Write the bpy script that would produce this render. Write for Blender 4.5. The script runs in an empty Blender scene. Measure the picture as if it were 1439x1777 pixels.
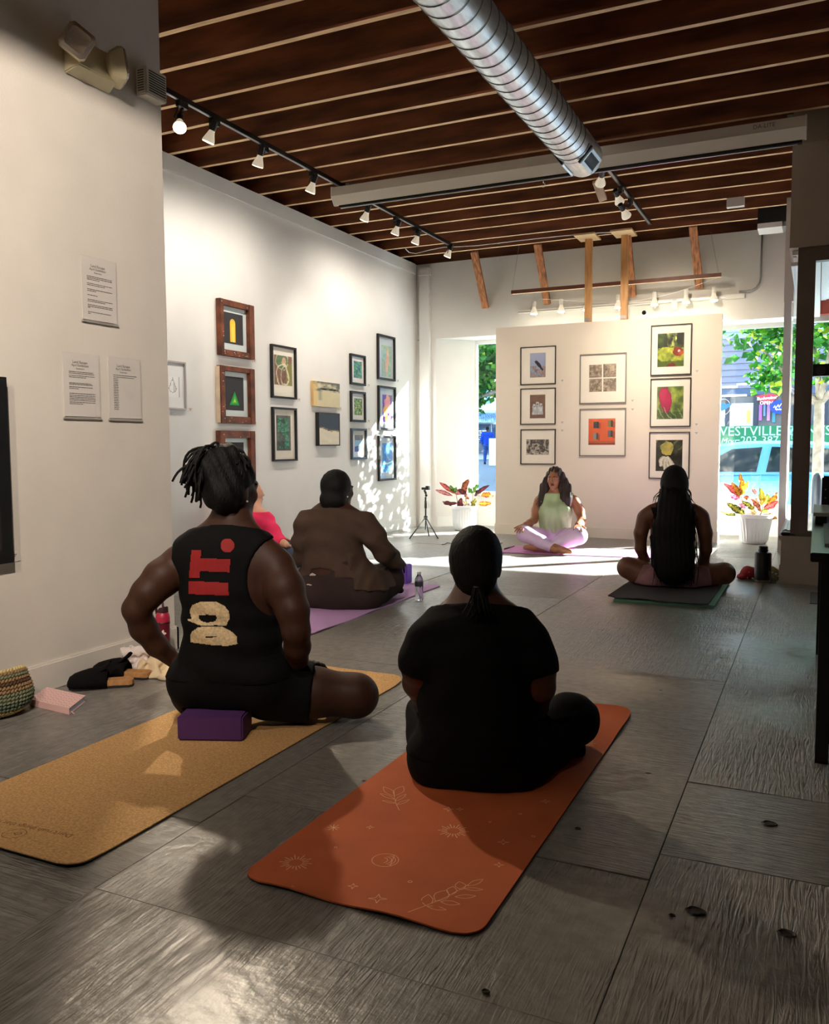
import bpy, bmesh, math, random
import numpy as np
from mathutils import Vector, Matrix
random.seed(7); np.random.seed(7)
SC = bpy.context.scene
COL = SC.collection
PI = math.pi

# ------------------------------------------------------------------ camera
CAM_YAW, CAM_PITCH, CAM_ROLL, FPX, CAM_H = -0.439852, -0.0776172, -0.0044928, 1484.05, 1.15
_f = np.array([math.sin(CAM_YAW)*math.cos(CAM_PITCH), math.cos(CAM_YAW)*math.cos(CAM_PITCH), math.sin(CAM_PITCH)])
_r0 = np.array([math.cos(CAM_YAW), -math.sin(CAM_YAW), 0.0]); _u0 = np.cross(_r0, _f)
CR = math.cos(CAM_ROLL)*_r0 + math.sin(CAM_ROLL)*_u0
CU = -math.sin(CAM_ROLL)*_r0 + math.cos(CAM_ROLL)*_u0
CC = np.array([0.0, 0.0, CAM_H])
cam_d = bpy.data.cameras.new('camera'); cam = bpy.data.objects.new('camera', cam_d); COL.objects.link(cam)
cam_d.sensor_fit = 'VERTICAL'; cam_d.sensor_height = 24.0; cam_d.lens = FPX/1777.0*24.0
cam_d.clip_start = 0.05; cam_d.clip_end = 300
cam.matrix_world = Matrix(((CR[0], CU[0], -_f[0], 0), (CR[1], CU[1], -_f[1], 0), (CR[2], CU[2], -_f[2], CAM_H), (0, 0, 0, 1)))
SC.camera = cam

# ------------------------------------------------------------------ sky, sun, exposure
SC.view_settings.view_transform = 'Standard'; SC.view_settings.look = 'None'
SC.view_settings.gamma = 1.0; SC.view_settings.use_curve_mapping = False
SC.view_settings.exposure = 0.6
W = bpy.data.worlds.new('sky'); SC.world = W; W.use_nodes = True
wn = W.node_tree.nodes; wl = W.node_tree.links; wn.clear()
wo = wn.new('ShaderNodeOutputWorld'); wb = wn.new('ShaderNodeBackground'); wb.inputs[1].default_value = 3.1
wt = wn.new('ShaderNodeTexCoord'); ws = wn.new('ShaderNodeSeparateXYZ'); wr = wn.new('ShaderNodeValToRGB')
wl.new(wt.outputs['Generated'], ws.inputs[0]); wl.new(ws.outputs['Z'], wr.inputs[0])
wr.color_ramp.elements[0].position = 0.0; wr.color_ramp.elements[0].color = (0.86, 0.95, 1.0, 1)
wr.color_ramp.elements[1].position = 0.7; wr.color_ramp.elements[1].color = (0.42, 0.70, 1.0, 1)
wl.new(wr.outputs[0], wb.inputs[0]); wl.new(wb.outputs[0], wo.inputs[0])

sun_d = bpy.data.lights.new('sun', 'SUN'); sun = bpy.data.objects.new('sun', sun_d); COL.objects.link(sun)
sun_d.energy = 46.0; sun_d.angle = 0.009; sun_d.color = (1.0, 0.97, 0.91)
SUN_DIR = Vector((-1.04, -1.0, -0.61)).normalized()
sun.rotation_euler = SUN_DIR.to_track_quat('-Z', 'Y').to_euler(); sun.location = (6, 18, 9)

# ------------------------------------------------------------------ geometry of the view: a point on a real plane seen at a pixel
def _ray(px, py): return CR*(px-719.5)/FPX - CU*(py-888.5)/FPX + _f
def onZ(px, py, z=0.0): d = _ray(px, py); return Vector(CC + d*((z-CAM_H)/d[2]))
def onX(px, py, x): d = _ray(px, py); return Vector(CC + d*(x/d[0]))
def onY(px, py, y): d = _ray(px, py); return Vector(CC + d*(y/d[1]))
def onD(px, py, D): d = _ray(px, py); return Vector(CC + d*D)

# ------------------------------------------------------------------ materials
def srgb(c):
    if isinstance(c, str): c = tuple(int(c[i:i+2], 16)/255 for i in (0, 2, 4))
    elif max(c) > 1.0: c = tuple(v/255 for v in c)
    return tuple(v/12.92 if v <= 0.04045 else ((v+0.055)/1.055)**2.4 for v in c)
MATS = {}
def nd(m, t, **kw):
    n = m.node_tree.nodes.new(t)
    for k, v in kw.items(): setattr(n, k, v)
    return n
def mat(name, col, rough=0.6, metal=0.0, var=0.0, vscale=8.0, bump=0.0, bscale=60.0, spec=0.5, emit=None, es=0.0, trans=0.0, sheen=0.0, stretch=None, col2=None, dist=0.01):
    if name in MATS: return MATS[name]
    m = bpy.data.materials.new(name); m.use_nodes = True; MATS[name] = m
    L = m.node_tree.links; b = m.node_tree.nodes['Principled BSDF']
    c = srgb(col); b.inputs['Base Color'].default_value = (*c, 1); b.inputs['Roughness'].default_value = rough
    b.inputs['Metallic'].default_value = metal; b.inputs['Specular IOR Level'].default_value = spec
    if trans: b.inputs['Transmission Weight'].default_value = trans
    if sheen: b.inputs['Sheen Weight'].default_value = sheen
    tc = nd(m, 'ShaderNodeTexCoord'); src = tc.outputs['Object']
    if stretch:
        mp = nd(m, 'ShaderNodeMapping'); mp.inputs['Scale'].default_value = stretch; L.new(src, mp.inputs[0]); src = mp.outputs[0]
    if var or col2:
        n = nd(m, 'ShaderNodeTexNoise'); n.inputs['Scale'].default_value = vscale; n.inputs['Detail'].default_value = 5
        L.new(src, n.inputs['Vector']); r = nd(m, 'ShaderNodeValToRGB')
        d = tuple(v*(1-var) for v in c) if col2 is None else srgb(col2)
        e = tuple(min(1, v*(1+var*0.6)) for v in c)
        r.color_ramp.elements[0].position = 0.32; r.color_ramp.elements[0].color = (*d, 1)
        r.color_ramp.elements[1].position = 0.68; r.color_ramp.elements[1].color = (*e, 1)
        L.new(n.outputs[0], r.inputs[0]); L.new(r.outputs[0], b.inputs['Base Color'])
    if bump:
        n2 = nd(m, 'ShaderNodeTexNoise'); n2.inputs['Scale'].default_value = bscale; n2.inputs['Detail'].default_value = 4
        L.new(src, n2.inputs['Vector']); bp = nd(m, 'ShaderNodeBump'); bp.inputs['Strength'].default_value = bump; bp.inputs['Distance'].default_value = dist
        L.new(n2.outputs[0], bp.inputs['Height']); L.new(bp.outputs[0], b.inputs['Normal'])
    if emit is not None:
        b.inputs['Emission Color'].default_value = (*srgb(emit), 1); b.inputs['Emission Strength'].default_value = es
    return m
def mat_attr(name='painted print', rough=0.5, attr='Col', spec=0.4, sub=0.0):
    if name in MATS: return MATS[name]
    m = bpy.data.materials.new(name); m.use_nodes = True; MATS[name] = m
    b = m.node_tree.nodes['Principled BSDF']; a = nd(m, 'ShaderNodeAttribute'); a.attribute_name = attr
    m.node_tree.links.new(a.outputs['Color'], b.inputs['Base Color'])
    b.inputs['Roughness'].default_value = rough; b.inputs['Specular IOR Level'].default_value = spec
    return m
def mat_leaf(name, col=None, attr=None, tr=0.45):
    if name in MATS: return MATS[name]
    m = bpy.data.materials.new(name); m.use_nodes = True; MATS[name] = m
    N = m.node_tree.nodes; L = m.node_tree.links; b = N['Principled BSDF']; o = N['Material Output']
    b.inputs['Roughness'].default_value = 0.4
    t = nd(m, 'ShaderNodeBsdfTranslucent'); mx = nd(m, 'ShaderNodeMixShader'); mx.inputs[0].default_value = tr
    if attr:
        a = nd(m, 'ShaderNodeAttribute'); a.attribute_name = attr
        L.new(a.outputs['Color'], b.inputs['Base Color']); L.new(a.outputs['Color'], t.inputs[0])
    else:
        b.inputs['Base Color'].default_value = (*srgb(col), 1); t.inputs[0].default_value = (*srgb(col), 1)
    L.new(b.outputs[0], mx.inputs[1]); L.new(t.outputs[0], mx.inputs[2]); L.new(mx.outputs[0], o.inputs[0])
    return m
def mat_glass(name, tint=(1, 1, 1), refl=0.5):
    # thin pane: clear with a Fresnel reflection
    if name in MATS: return MATS[name]
    m = bpy.data.materials.new(name); m.use_nodes = True; MATS[name] = m
    N = m.node_tree.nodes; L = m.node_tree.links; N.remove(N['Principled BSDF']); o = N['Material Output']
    t = nd(m, 'ShaderNodeBsdfTransparent'); t.inputs[0].default_value = (*tint, 1)
    g = nd(m, 'ShaderNodeBsdfGlossy'); g.inputs['Roughness'].default_value = 0.02
    lw = nd(m, 'ShaderNodeLayerWeight'); lw.inputs[0].default_value = 0.5; pw = nd(m, 'ShaderNodeMath', operation='POWER'); pw.inputs[1].default_value = 5.0
    mu = nd(m, 'ShaderNodeMath', operation='MULTIPLY_ADD'); mu.inputs[1].default_value = .9*refl; mu.inputs[2].default_value = .05*refl
    mx = nd(m, 'ShaderNodeMixShader'); L.new(lw.outputs['Facing'], pw.inputs[0]); L.new(pw.outputs[0], mu.inputs[0]); L.new(mu.outputs[0], mx.inputs[0])
    L.new(t.outputs[0], mx.inputs[1]); L.new(g.outputs[0], mx.inputs[2]); L.new(mx.outputs[0], o.inputs[0])
    return m

# ------------------------------------------------------------------ mesh helpers
class B:
    """collects simple shapes in world space; obj() links them as one mesh"""
    def __init__(s): s.v = []; s.f = []; s.mi = []; s.m = 0
    def add(s, vs, fs, m=None):
        k = len(s.v); s.v += [tuple(p) for p in vs]; s.f += [tuple(i+k for i in f) for f in fs]; s.mi += [s.m if m is None else m]*len(fs); return s
    def box(s, a, b, m=None, bev=0.0):
        x0, x1 = sorted((a[0], b[0])); y0, y1 = sorted((a[1], b[1])); z0, z1 = sorted((a[2], b[2]))
        return s.add([(x0,y0,z0),(x1,y0,z0),(x1,y1,z0),(x0,y1,z0),(x0,y0,z1),(x1,y0,z1),(x1,y1,z1),(x0,y1,z1)],
                     [(0,3,2,1),(4,5,6,7),(0,1,5,4),(1,2,6,5),(2,3,7,6),(3,0,4,7)], m)
    def hexa(s, p, m=None):   # 8 points, bottom ring then top ring
        return s.add(p, [(0,3,2,1),(4,5,6,7),(0,1,5,4),(1,2,6,5),(2,3,7,6),(3,0,4,7)], m)
    def bar(s, a, b, w, h, up=(0,0,1), m=None):   # box beam from a to b
        a, b = Vector(a), Vector(b); d = (b-a).normalized(); up = Vector(up); x = d.cross(up)
        if x.length < 1e-4: x = d.cross(Vector((1,0,0)))
        x.normalize(); y = x.cross(d).normalized(); x *= w/2; y *= h/2
        return s.add([a-x-y, a+x-y, a+x+y, a-x+y, b-x-y, b+x-y, b+x+y, b-x+y], [(0,3,2,1),(4,5,6,7),(0,1,5,4),(1,2,6,5),(2,3,7,6),(3,0,4,7)], m)
    def ring(s, c, ax, r, n, ph=0.0, sx=None):
        ax = Vector(ax).normalized(); t = Vector((0,0,1)) if abs(ax.z) < 0.95 else Vector((1,0,0))
        u = ax.cross(t).normalized(); w = ax.cross(u).normalized()
        return [Vector(c) + u*(math.cos(ph+2*PI*i/n)*r) + w*(math.sin(ph+2*PI*i/n)*r) for i in range(n)]
    def loft(s, rings, cap=True, m=None, close=True):
        n = len(rings[0]); vs = [p for r in rings for p in r]; fs = []
        for k in range(len(rings)-1):
            for i in range(n if close else n-1):
                j = (i+1) % n; fs.append((k*n+i, k*n+j, (k+1)*n+j, (k+1)*n+i))
        if cap: fs.append(tuple(range(n-1, -1, -1))); fs.append(tuple((len(rings)-1)*n+i for i in range(n)))
        return s.add(vs, fs, m)
    def cyl(s, a, b, r, r2=None, n=16, m=None, cap=True):
        a, b = Vector(a), Vector(b); ax = b-a
        return s.loft([s.ring(a, ax, r, n), s.ring(b, ax, r if r2 is None else r2, n)], cap, m)
    def lathe(s, c, ax, prof, n=24, m=None, cap=True):   # prof: (distance along axis, radius)
        c = Vector(c); ax = Vector(ax).normalized()
        return s.loft([s.ring(c+ax*d, ax, max(r, 1e-4), n) for d, r in prof], cap, m)
    def tube(s, pts, r, n=8, m=None, taper=None):
        pts = [Vector(p) for p in pts]; rings = []; prev = None
        for i, p in enumerate(pts):
            d = (pts[min(i+1, len(pts)-1)] - pts[max(i-1, 0)]).normalized()
            if prev is None: u = d.orthogonal().normalized()
            else:
                u = prev - d*prev.dot(d)
                u = u.normalized() if u.length > 1e-5 else d.orthogonal().normalized()
            prev = u; w = d.cross(u); rr = r if taper is None else r*taper(i/(len(pts)-1))
            rings.append([p + u*(math.cos(2*PI*k/n)*rr) + w*(math.sin(2*PI*k/n)*rr) for k in range(n)])
        return s.loft(rings, True, m)
    def prism(s, poly, off, m=None):   # planar polygon pushed along off
        n = len(poly); off = Vector(off); p = [Vector(q) for q in poly]
        return s.add(p + [q+off for q in p], [tuple(range(n-1, -1, -1)), tuple(range(n, 2*n))] + [(i, (i+1) % n, n+(i+1) % n, n+i) for i in range(n)], m)
    def ball(s, c, r, n=12, k=8, sc=(1,1,1), m=None):
        c = Vector(c); rings = []
        for j in range(1, k):
            t = PI*j/k; rings.append([c + Vector((math.cos(2*PI*i/n)*math.sin(t)*r*sc[0], math.sin(2*PI*i/n)*math.sin(t)*r*sc[1], -math.cos(t)*r*sc[2])) for i in range(n)])
        return s.loft(rings, True, m)
    def obj(s, name, m, parent=None, smooth=False, bevel=0.0, auto=None, fix=True):
        me = bpy.data.meshes.new(name); me.from_pydata(s.v, [], s.f)
        for q in (m if isinstance(m, (list, tuple)) else [m]): me.materials.append(q)
        if len(me.materials) > 1: me.polygons.foreach_set('material_index', s.mi)
        if fix:
            bm = bmesh.new(); bm.from_mesh(me); bmesh.ops.recalc_face_normals(bm, faces=bm.faces)
            if bevel: bmesh.ops.bevel(bm, geom=[e for e in bm.edges if len(e.link_faces) == 2 and e.calc_face_angle(0) > 0.6], offset=bevel, segments=2, affect='EDGES', clamp_overlap=True)
            bm.to_mesh(me); bm.free()
        if smooth or auto:
            me.polygons.foreach_set('use_smooth', [True]*len(me.polygons))
            if auto is not None: me.set_sharp_from_angle(angle=auto)
        me.update()
        return link(name, me, parent)
def link(name, me, parent=None):
    o = bpy.data.objects.new(name, me); COL.objects.link(o)
    if parent is not None:
        o.parent = parent
        o.matrix_parent_inverse = base_matrix(parent).inverted()
    return o
def base_matrix(o):
    m = Matrix.LocRotScale(o.location, o.rotation_euler, o.scale)
    return base_matrix(o.parent) @ o.matrix_parent_inverse @ m if o.parent else m
def tag(o, label, cat, group=None, kind=None):
    o['label'] = label; o['category'] = cat
    if group: o['group'] = group
    if kind: o['kind'] = kind
    return o
def root(name, label, cat, loc=(0,0,0), group=None):
    o = bpy.data.objects.new(name, None); COL.objects.link(o); o.location = loc; o.empty_display_size = 0.1
    return tag(o, label, cat, group)
def struct(o, label=None):
    o['kind'] = 'structure'
    if label: o['label'] = label
    return o
def dup(r, loc=None, rotz=0.0, label=None):   # the thing, its parts and their sub-parts
    kids = list(r.children)
    n = r.copy(); COL.objects.link(n)
    if loc is not None: n.location = loc
    n.rotation_euler = (0, 0, r.rotation_euler[2]+rotz)
    for k in kids:
        c = k.copy(); COL.objects.link(c); c.parent = n
        for g in list(k.children):
            d = g.copy(); COL.objects.link(d); d.parent = c
    if label: n['label'] = label
    return n
def grid_print(name, o, u, v, nx, ny, fn, m, parent=None, lift=0.0):
    """flat print: o = lower left corner, u / v = edge vectors; fn(s, t) gives the ink colour (sRGB 0..1)"""
    o, u, v = Vector(o), Vector(u), Vector(v); vs = []; fs = []
    for j in range(ny+1):
        for i in range(nx+1): vs.append(tuple(o+u*(i/nx)+v*(j/ny)))
    for j in range(ny):
        for i in range(nx): a = j*(nx+1)+i; fs.append((a, a+1, a+nx+2, a+nx+1))
    me = bpy.data.meshes.new(name); me.from_pydata(vs, [], fs); me.materials.append(m)
    ca = me.color_attributes.new('Col', 'FLOAT_COLOR', 'CORNER'); buf = np.zeros((len(fs)*4, 4), np.float32); k = 0
    for j in range(ny):
        for i in range(nx):
            c = srgb(tuple(min(1, max(0, q)) for q in fn((i+0.5)/nx, (j+0.5)/ny))); buf[k:k+4, :3] = c; buf[k:k+4, 3] = 1; k += 4
    ca.data.foreach_set('color', buf.ravel()); me.update()
    return link(name, me, parent)
def text(name, body, size, m, o, u, v, parent=None, align='CENTER', depth=0.0, font_shear=0.0, spacing=1.0):
    """lettering lying in the plane of u (reading direction) and v (up)"""
    cu = bpy.data.curves.new(name, 'FONT'); cu.body = body; cu.size = size; cu.align_x = align; cu.align_y = 'CENTER'
    cu.extrude = depth; cu.resolution_u = 2; cu.shear = font_shear; cu.space_character = spacing; cu.materials.append(m)
    tmp = bpy.data.objects.new(name, cu); me = bpy.data.meshes.new_from_object(tmp); bpy.data.objects.remove(tmp)
    bpy.data.curves.remove(cu); me.name = name; ob = bpy.data.objects.new(name, me); COL.objects.link(ob)
    u = Vector(u).normalized(); v = Vector(v); v = (v-u*v.dot(u)).normalized(); w = u.cross(v)
    M = Matrix(((u.x, v.x, w.x, o[0]), (u.y, v.y, w.y, o[1]), (u.z, v.z, w.z, o[2]), (0, 0, 0, 1)))
    if parent is not None:
        ob.parent = parent; ob.matrix_parent_inverse = base_matrix(parent).inverted()
    ob.matrix_basis = M
    return ob
def vnoise(x, y, s=0):
    """cheap value noise for painted prints"""
    xi, yi = math.floor(x), math.floor(y); fx, fy = x-xi, y-yi; fx = fx*fx*(3-2*fx); fy = fy*fy*(3-2*fy)
    def h(a, b): t = math.sin(a*127.1+b*311.7+s*74.7)*43758.5453; return t-math.floor(t)
    return (h(xi, yi)*(1-fx)+h(xi+1, yi)*fx)*(1-fy)+(h(xi, yi+1)*(1-fx)+h(xi+1, yi+1)*fx)*fy
def fbm(x, y, s=0, o=4):
    t = 0; a = 0.5
    for k in range(o): t += a*vnoise(x, y, s+k); x *= 2.03; y *= 2.03; a *= 0.5
    return t/(1-0.5**o)
def mixc(a, b, t): t = min(1, max(0, t)); return tuple(p*(1-t)+q*t for p, q in zip(a, b))
# ------------------------------------------------------------------ the room
XL, YB, ZC, XN, YN = -5.15, 11.05, 3.67, -3.28, 3.76
YW = 11.5            # plane of the storefront glass
YF, XE = 7.63, -0.25 # recessed entry: front glass plane and its left corner
XR, YR = 3.2, -6.0   # right wall, rear wall (behind the camera)
WALL = mat('white wall paint', (226, 224, 219), 0.55, var=0.03, vscale=3, bump=0.06, bscale=90)
WALLN = mat('warm white wall paint', (222, 216, 206), 0.6, var=0.04, vscale=4, bump=0.10, bscale=110)
TRIM = mat('white trim paint', (228, 228, 224), 0.35)
REAR = mat('grey painted wall', (150, 142, 134), 0.7)
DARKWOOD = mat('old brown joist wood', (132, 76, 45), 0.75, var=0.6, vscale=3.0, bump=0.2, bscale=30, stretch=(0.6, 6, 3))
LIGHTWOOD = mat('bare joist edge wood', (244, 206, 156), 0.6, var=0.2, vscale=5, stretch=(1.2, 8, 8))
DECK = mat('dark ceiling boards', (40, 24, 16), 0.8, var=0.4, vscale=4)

def floor_mat(name, ax):
    m = bpy.data.materials.new(name); m.use_nodes = True; L = m.node_tree.links; b = m.node_tree.nodes['Principled BSDF']
    tc = nd(m, 'ShaderNodeTexCoord'); mp = nd(m, 'ShaderNodeMapping')
    mp.inputs['Scale'].default_value = (34, 3.2, 1) if ax == 'y' else (3.2, 34, 1)
    L.new(tc.outputs['Object'], mp.inputs[0])
    n1 = nd(m, 'ShaderNodeTexNoise'); n1.inputs['Scale'].default_value = 2.2; n1.inputs['Detail'].default_value = 6; n1.inputs['Distortion'].default_value = 1.3; L.new(mp.outputs[0], n1.inputs['Vector'])
    n2 = nd(m, 'ShaderNodeTexNoise'); n2.inputs['Scale'].default_value = 1.1; n2.inputs['Detail'].default_value = 3; L.new(tc.outputs['Object'], n2.inputs['Vector'])
    n3 = nd(m, 'ShaderNodeTexNoise'); n3.inputs['Scale'].default_value = 22; n3.inputs['Detail'].default_value = 4; L.new(tc.outputs['Object'], n3.inputs['Vector'])
    # rough-sawn grain is only raised in patches
    pr = nd(m, 'ShaderNodeMapRange'); pr.interpolation_type = 'SMOOTHERSTEP'; pr.inputs[1].default_value = 0.28; pr.inputs[2].default_value = 0.78; L.new(n2.outputs[0], pr.inputs[0])
    st = nd(m, 'ShaderNodeMapRange'); st.interpolation_type = 'SMOOTHSTEP'; st.inputs[1].default_value = 0.32; st.inputs[2].default_value = 0.66; L.new(n1.outputs[0], st.inputs[0])
    gm = nd(m, 'ShaderNodeMath', operation='MULTIPLY'); L.new(pr.outputs[0], gm.inputs[0]); L.new(st.outputs[0], gm.inputs[1])
    # small dents and nail holes
    vo = nd(m, 'ShaderNodeTexVoronoi'); vo.inputs['Scale'].default_value = 3.1; L.new(tc.outputs['Object'], vo.inputs['Vector'])
    vr = nd(m, 'ShaderNodeMapRange'); vr.inputs[1].default_value = 0.020; vr.inputs[2].default_value = 0.035; L.new(vo.outputs[0], vr.inputs[0])
    hs = nd(m, 'ShaderNodeMath', operation='MULTIPLY_ADD'); hs.inputs[1].default_value = 0.5; L.new(n3.outputs[0], hs.inputs[0]); L.new(gm.outputs[0], hs.inputs[2])
    h2 = nd(m, 'ShaderNodeMath', operation='MULTIPLY_ADD'); h2.inputs[1].default_value = 1.6; L.new(vr.outputs[0], h2.inputs[0]); L.new(hs.outputs[0], h2.inputs[2])
    bp = nd(m, 'ShaderNodeBump'); bp.inputs['Strength'].default_value = 1.0; bp.inputs['Distance'].default_value = 0.006
    L.new(h2.outputs[0], bp.inputs['Height']); L.new(bp.outputs[0], b.inputs['Normal'])
    r = nd(m, 'ShaderNodeValToRGB'); r.color_ramp.elements[0].position = 0.3; r.color_ramp.elements[1].position = 0.7
    r.color_ramp.elements[0].color = (*srgb((116, 113, 107)), 1); r.color_ramp.elements[1].color = (*srgb((144, 140, 133)), 1)
    L.new(n3.outputs[0], r.inputs[0]); mixd = nd(m, 'ShaderNodeMix', data_type='RGBA'); mixd.inputs['A'].default_value = (*srgb((38, 34, 30)), 1)
    L.new(vr.outputs[0], mixd.inputs['Factor']); L.new(r.outputs[0], mixd.inputs['B']); L.new(mixd.outputs['Result'], b.inputs['Base Color'])
    rr = nd(m, 'ShaderNodeMapRange'); rr.interpolation_type = 'SMOOTHSTEP'; rr.inputs[3].default_value = 0.285; rr.inputs[4].default_value = 0.37; L.new(n2.outputs[0], rr.inputs[0]); L.new(rr.outputs[0], b.inputs['Roughness'])
    b.inputs['Specular IOR Level'].default_value = 0.75
    return m
FLY, FLX = floor_mat('grey floor paint on plywood', 'y'), floor_mat('grey floor paint on crossed plywood', 'x')
FLG = mat('dark floor joint', (62, 59, 55), 0.8)
floor = struct(B().box((XL-0.15, YR, -0.14), (XR, 11.6, -0.008)).obj('floor', FLG))
cols = [(-5.3, -4.25, [YR, 5.1, 6.9, 8.6, 10.3, 11.6]), (-4.25, -2.99, [YR, 0.4, 2.76, 5.2, 7.64, 9.1, 11.6]),
        (-2.99, -1.68, [YR, -0.3, 2.02, 3.95, 6.2, 8.62, 11.6]), (-1.68, -0.37, [YR, -0.6, 1.59, 2.24, 4.33, 6.77, 9.21, 11.6]),
        (-0.37, 0.93, [YR, 0.3, 2.40, 2.97, 5.0, 7.44, 9.7, 11.6]), (0.93, 2.2, [YR, 1.0, 3.2, 5.6, 7.63]), (2.2, XR, [YR, 1.6, 4.1, 7.63])]
rf = random.Random(3)
for ci, (x0, x1, ys) in enumerate(cols):
    for k in range(len(ys)-1):
        g = 0.0012; dz = rf.uniform(-0.0016, 0.0004); t0 = rf.uniform(-.0012, .0012)
        b = B(); b.box((x0+g, ys[k]+g, -0.010), (x1-g, ys[k+1]-g, 0.0))
        b.v = [(x, y, z if z < -0.005 else z+dz+t0*(1 if x > (x0+x1)/2 else -1)) for x, y, z in b.v]
        o = b.obj('panel', FLX if (k+ci) % 3 == 0 else FLY, floor, bevel=0.0012)
# knots that broke out of the plywood face
for (px, py, r) in [(1336, 1430, 0.020), (1208, 1582, 0.022), (1366, 1621, 0.019), (1003, 1439, .008), (1167, 1590, .007), (843, 1722, .008)]:
    p = onZ(px, py); b = B(); n = 14
    rim = [(p.x+math.cos(2*PI*i/n)*r*(1.15+0.12*math.sin(3*i)), p.y+math.sin(2*PI*i/n)*r*(0.9+0.1*math.cos(5*i)), 0.0012) for i in range(n)]
    top = [(p.x+(q[0]-p.x)*0.86, p.y+(q[1]-p.y)*0.86, 0.0042) for q in rim]; low = [(p.x+(q[0]-p.x)*0.6, p.y+(q[1]-p.y)*0.6, 0.0014) for q in rim]
    b.loft([rim, top, low], cap=True); b.obj('knot', mat('dark plywood knot', (44, 36, 30), 0.5, var=0.4, vscale=60), floor, smooth=False)

# ceiling: deck and joists
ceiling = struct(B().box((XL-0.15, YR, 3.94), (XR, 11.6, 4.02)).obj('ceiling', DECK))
JY = [-5.2, -4.6, -4.0, -3.4, -2.8, -2.2, -1.7, -1.2, -0.75, -0.3, 0.15, 0.6, 1.02, 1.43, 1.84, 2.25, 2.65, 3.05, 3.46, 3.87, 4.27, 4.67, 5.16, 5.57, 5.97, 6.37, 6.83, 7.29, 7.75, 8.27, 8.69, 9.11, 9.53, 10.03, 10.51]
for y in JY:
    x0 = XN+0.005 if y < YN+0.05 else XL-0.14
    b = B(); w = rf.uniform(0.040, 0.047); n = 9; X = [x0+(XR-0.01-x0)*i/n for i in range(n+1)]; rings = []
    for i, x in enumerate(X):
        dy = rf.uniform(-.004, .004); dz = rf.uniform(-.004, .004) if 0 < i < n else 0
        rings.append([(x, y+dy, ZC+dz), (x, y+dy+w, ZC+dz), (x, y+dy+w, 3.938), (x, y+dy, 3.938)])
    b.loft(rings, True); mi = []
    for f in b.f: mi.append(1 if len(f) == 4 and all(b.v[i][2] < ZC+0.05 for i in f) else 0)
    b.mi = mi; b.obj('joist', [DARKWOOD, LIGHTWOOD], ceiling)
# rim boards over the walls
b = B(); b.box((XL-0.149, 11.10, ZC+0.004), (XR, 11.16, 3.938)); b.obj('rim_board', DARKWOOD, ceiling)
b = B(); b.box((XL-0.15, YN+.01, ZC-.002), (XL-0.142, 11.10, 3.938)); b.obj('rim_board', DARKWOOD, ceiling)
b = B(); b.box((XE+.002, YF+.105, ZC-.002), (XE+.02, 11.10, 3.938)); b.obj('rim_board', DARKWOOD, ceiling)

# walls
wall_left = struct(B().box((XL-0.15, YN, -0.14), (XL, 11.6, ZC-0.004)).obj('wall_left', WALL))
b = B(); b.box((XL+0.002, YN+0.01, 3.525), (XL+0.020, 10.97, ZC-0.006)); struct(b.obj('trim_1', TRIM))
wall_near = struct(B().box((XL-0.15, YR, -0.14), (XN, YN, 3.93)).obj('wall_near', WALLN))
b = B(); b.box((XL+0.002, YN+0.005, 0.001), (XL+0.016, 10.97, 0.14)); b.box((XL+0.002, YN+.005, 0.14), (XL+0.010, 10.97, 0.150)); struct(b.obj('baseboard_left', TRIM))
b = B(); b.box((XN+0.001, YR+.02, 0.001), (XN+0.015, YN+0.015, 0.125)); b.box((XN-1.5, YN+0.001, 0.001), (XN+0.015, YN+0.015, 0.125)); b.box((XN+0.001, YR+.02, 0.125), (XN+0.008, YN+0.008, 0.134)); struct(b.obj('baseboard_near', WALLN))
struct(B().box((XL-0.15, YR-0.15, -0.14), (XR+0.15, YR-0.001, 4.02)).obj('wall_rear', REAR))
struct(B().box((XR+0.001, YR, -0.14), (XR+0.15, 11.6, 4.02)).obj('wall_right', REAR))
# header over the storefront glass: inner face at YB, flat soffit out to the facade
b = B(); b.box((XL+0.001, YB, 2.63), (XE-0.001, YB+0.10, ZC-0.004)); b.box((XL+.001, YB+.10, 2.63), (XE-.001, 11.60, 2.76)); struct(b.obj('wall_back', WALL))
# corner pilaster and splayed return
b = B(); b.box((-5.085, 10.985, 0.0), (-4.935, YB-.001, ZC-0.07)); b.box((-5.095, 10.975, 3.50), (-4.925, YB-.001, 3.515)); b.box((-5.09, 10.972, 0), (-4.93, 10.985, .15)); struct(b.obj('trim_2', TRIM))
b = B(); b.prism([(-4.94, YB+.002, 0), (-4.86, YB+.002, 0), (-4.44, YW-.03, 0), (-4.52, YW-.03, 0)], (0, 0, 2.628)); struct(b.obj('wall_splay', WALL))
b = B(); b.prism([(-4.855, YB+.003, 0), (-4.845, YB+.003, 0), (-4.43, YW-.03, 0), (-4.44, YW-.03, 0)], (0, 0, 0.14)); struct(b.obj('baseboard_splay', TRIM))
b = B(); b.box((XL-.15, YB, -0.14), (-4.95, 11.6, 2.62)); struct(b.obj('wall_back_pier', WALL))
# low bulkhead under the window glass
b = B(); b.box((-4.50, YW-0.03, 0.0), (XE-0.08, 11.58, 0.43)); b.box((-4.50, YW-0.06, 0.43), (XE-.08, 11.60, 0.455)); b.box((-4.50, YW-.045, 0), (XE-.08, YW-.03, .13)); struct(b.obj('wall_sill', TRIM))

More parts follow.
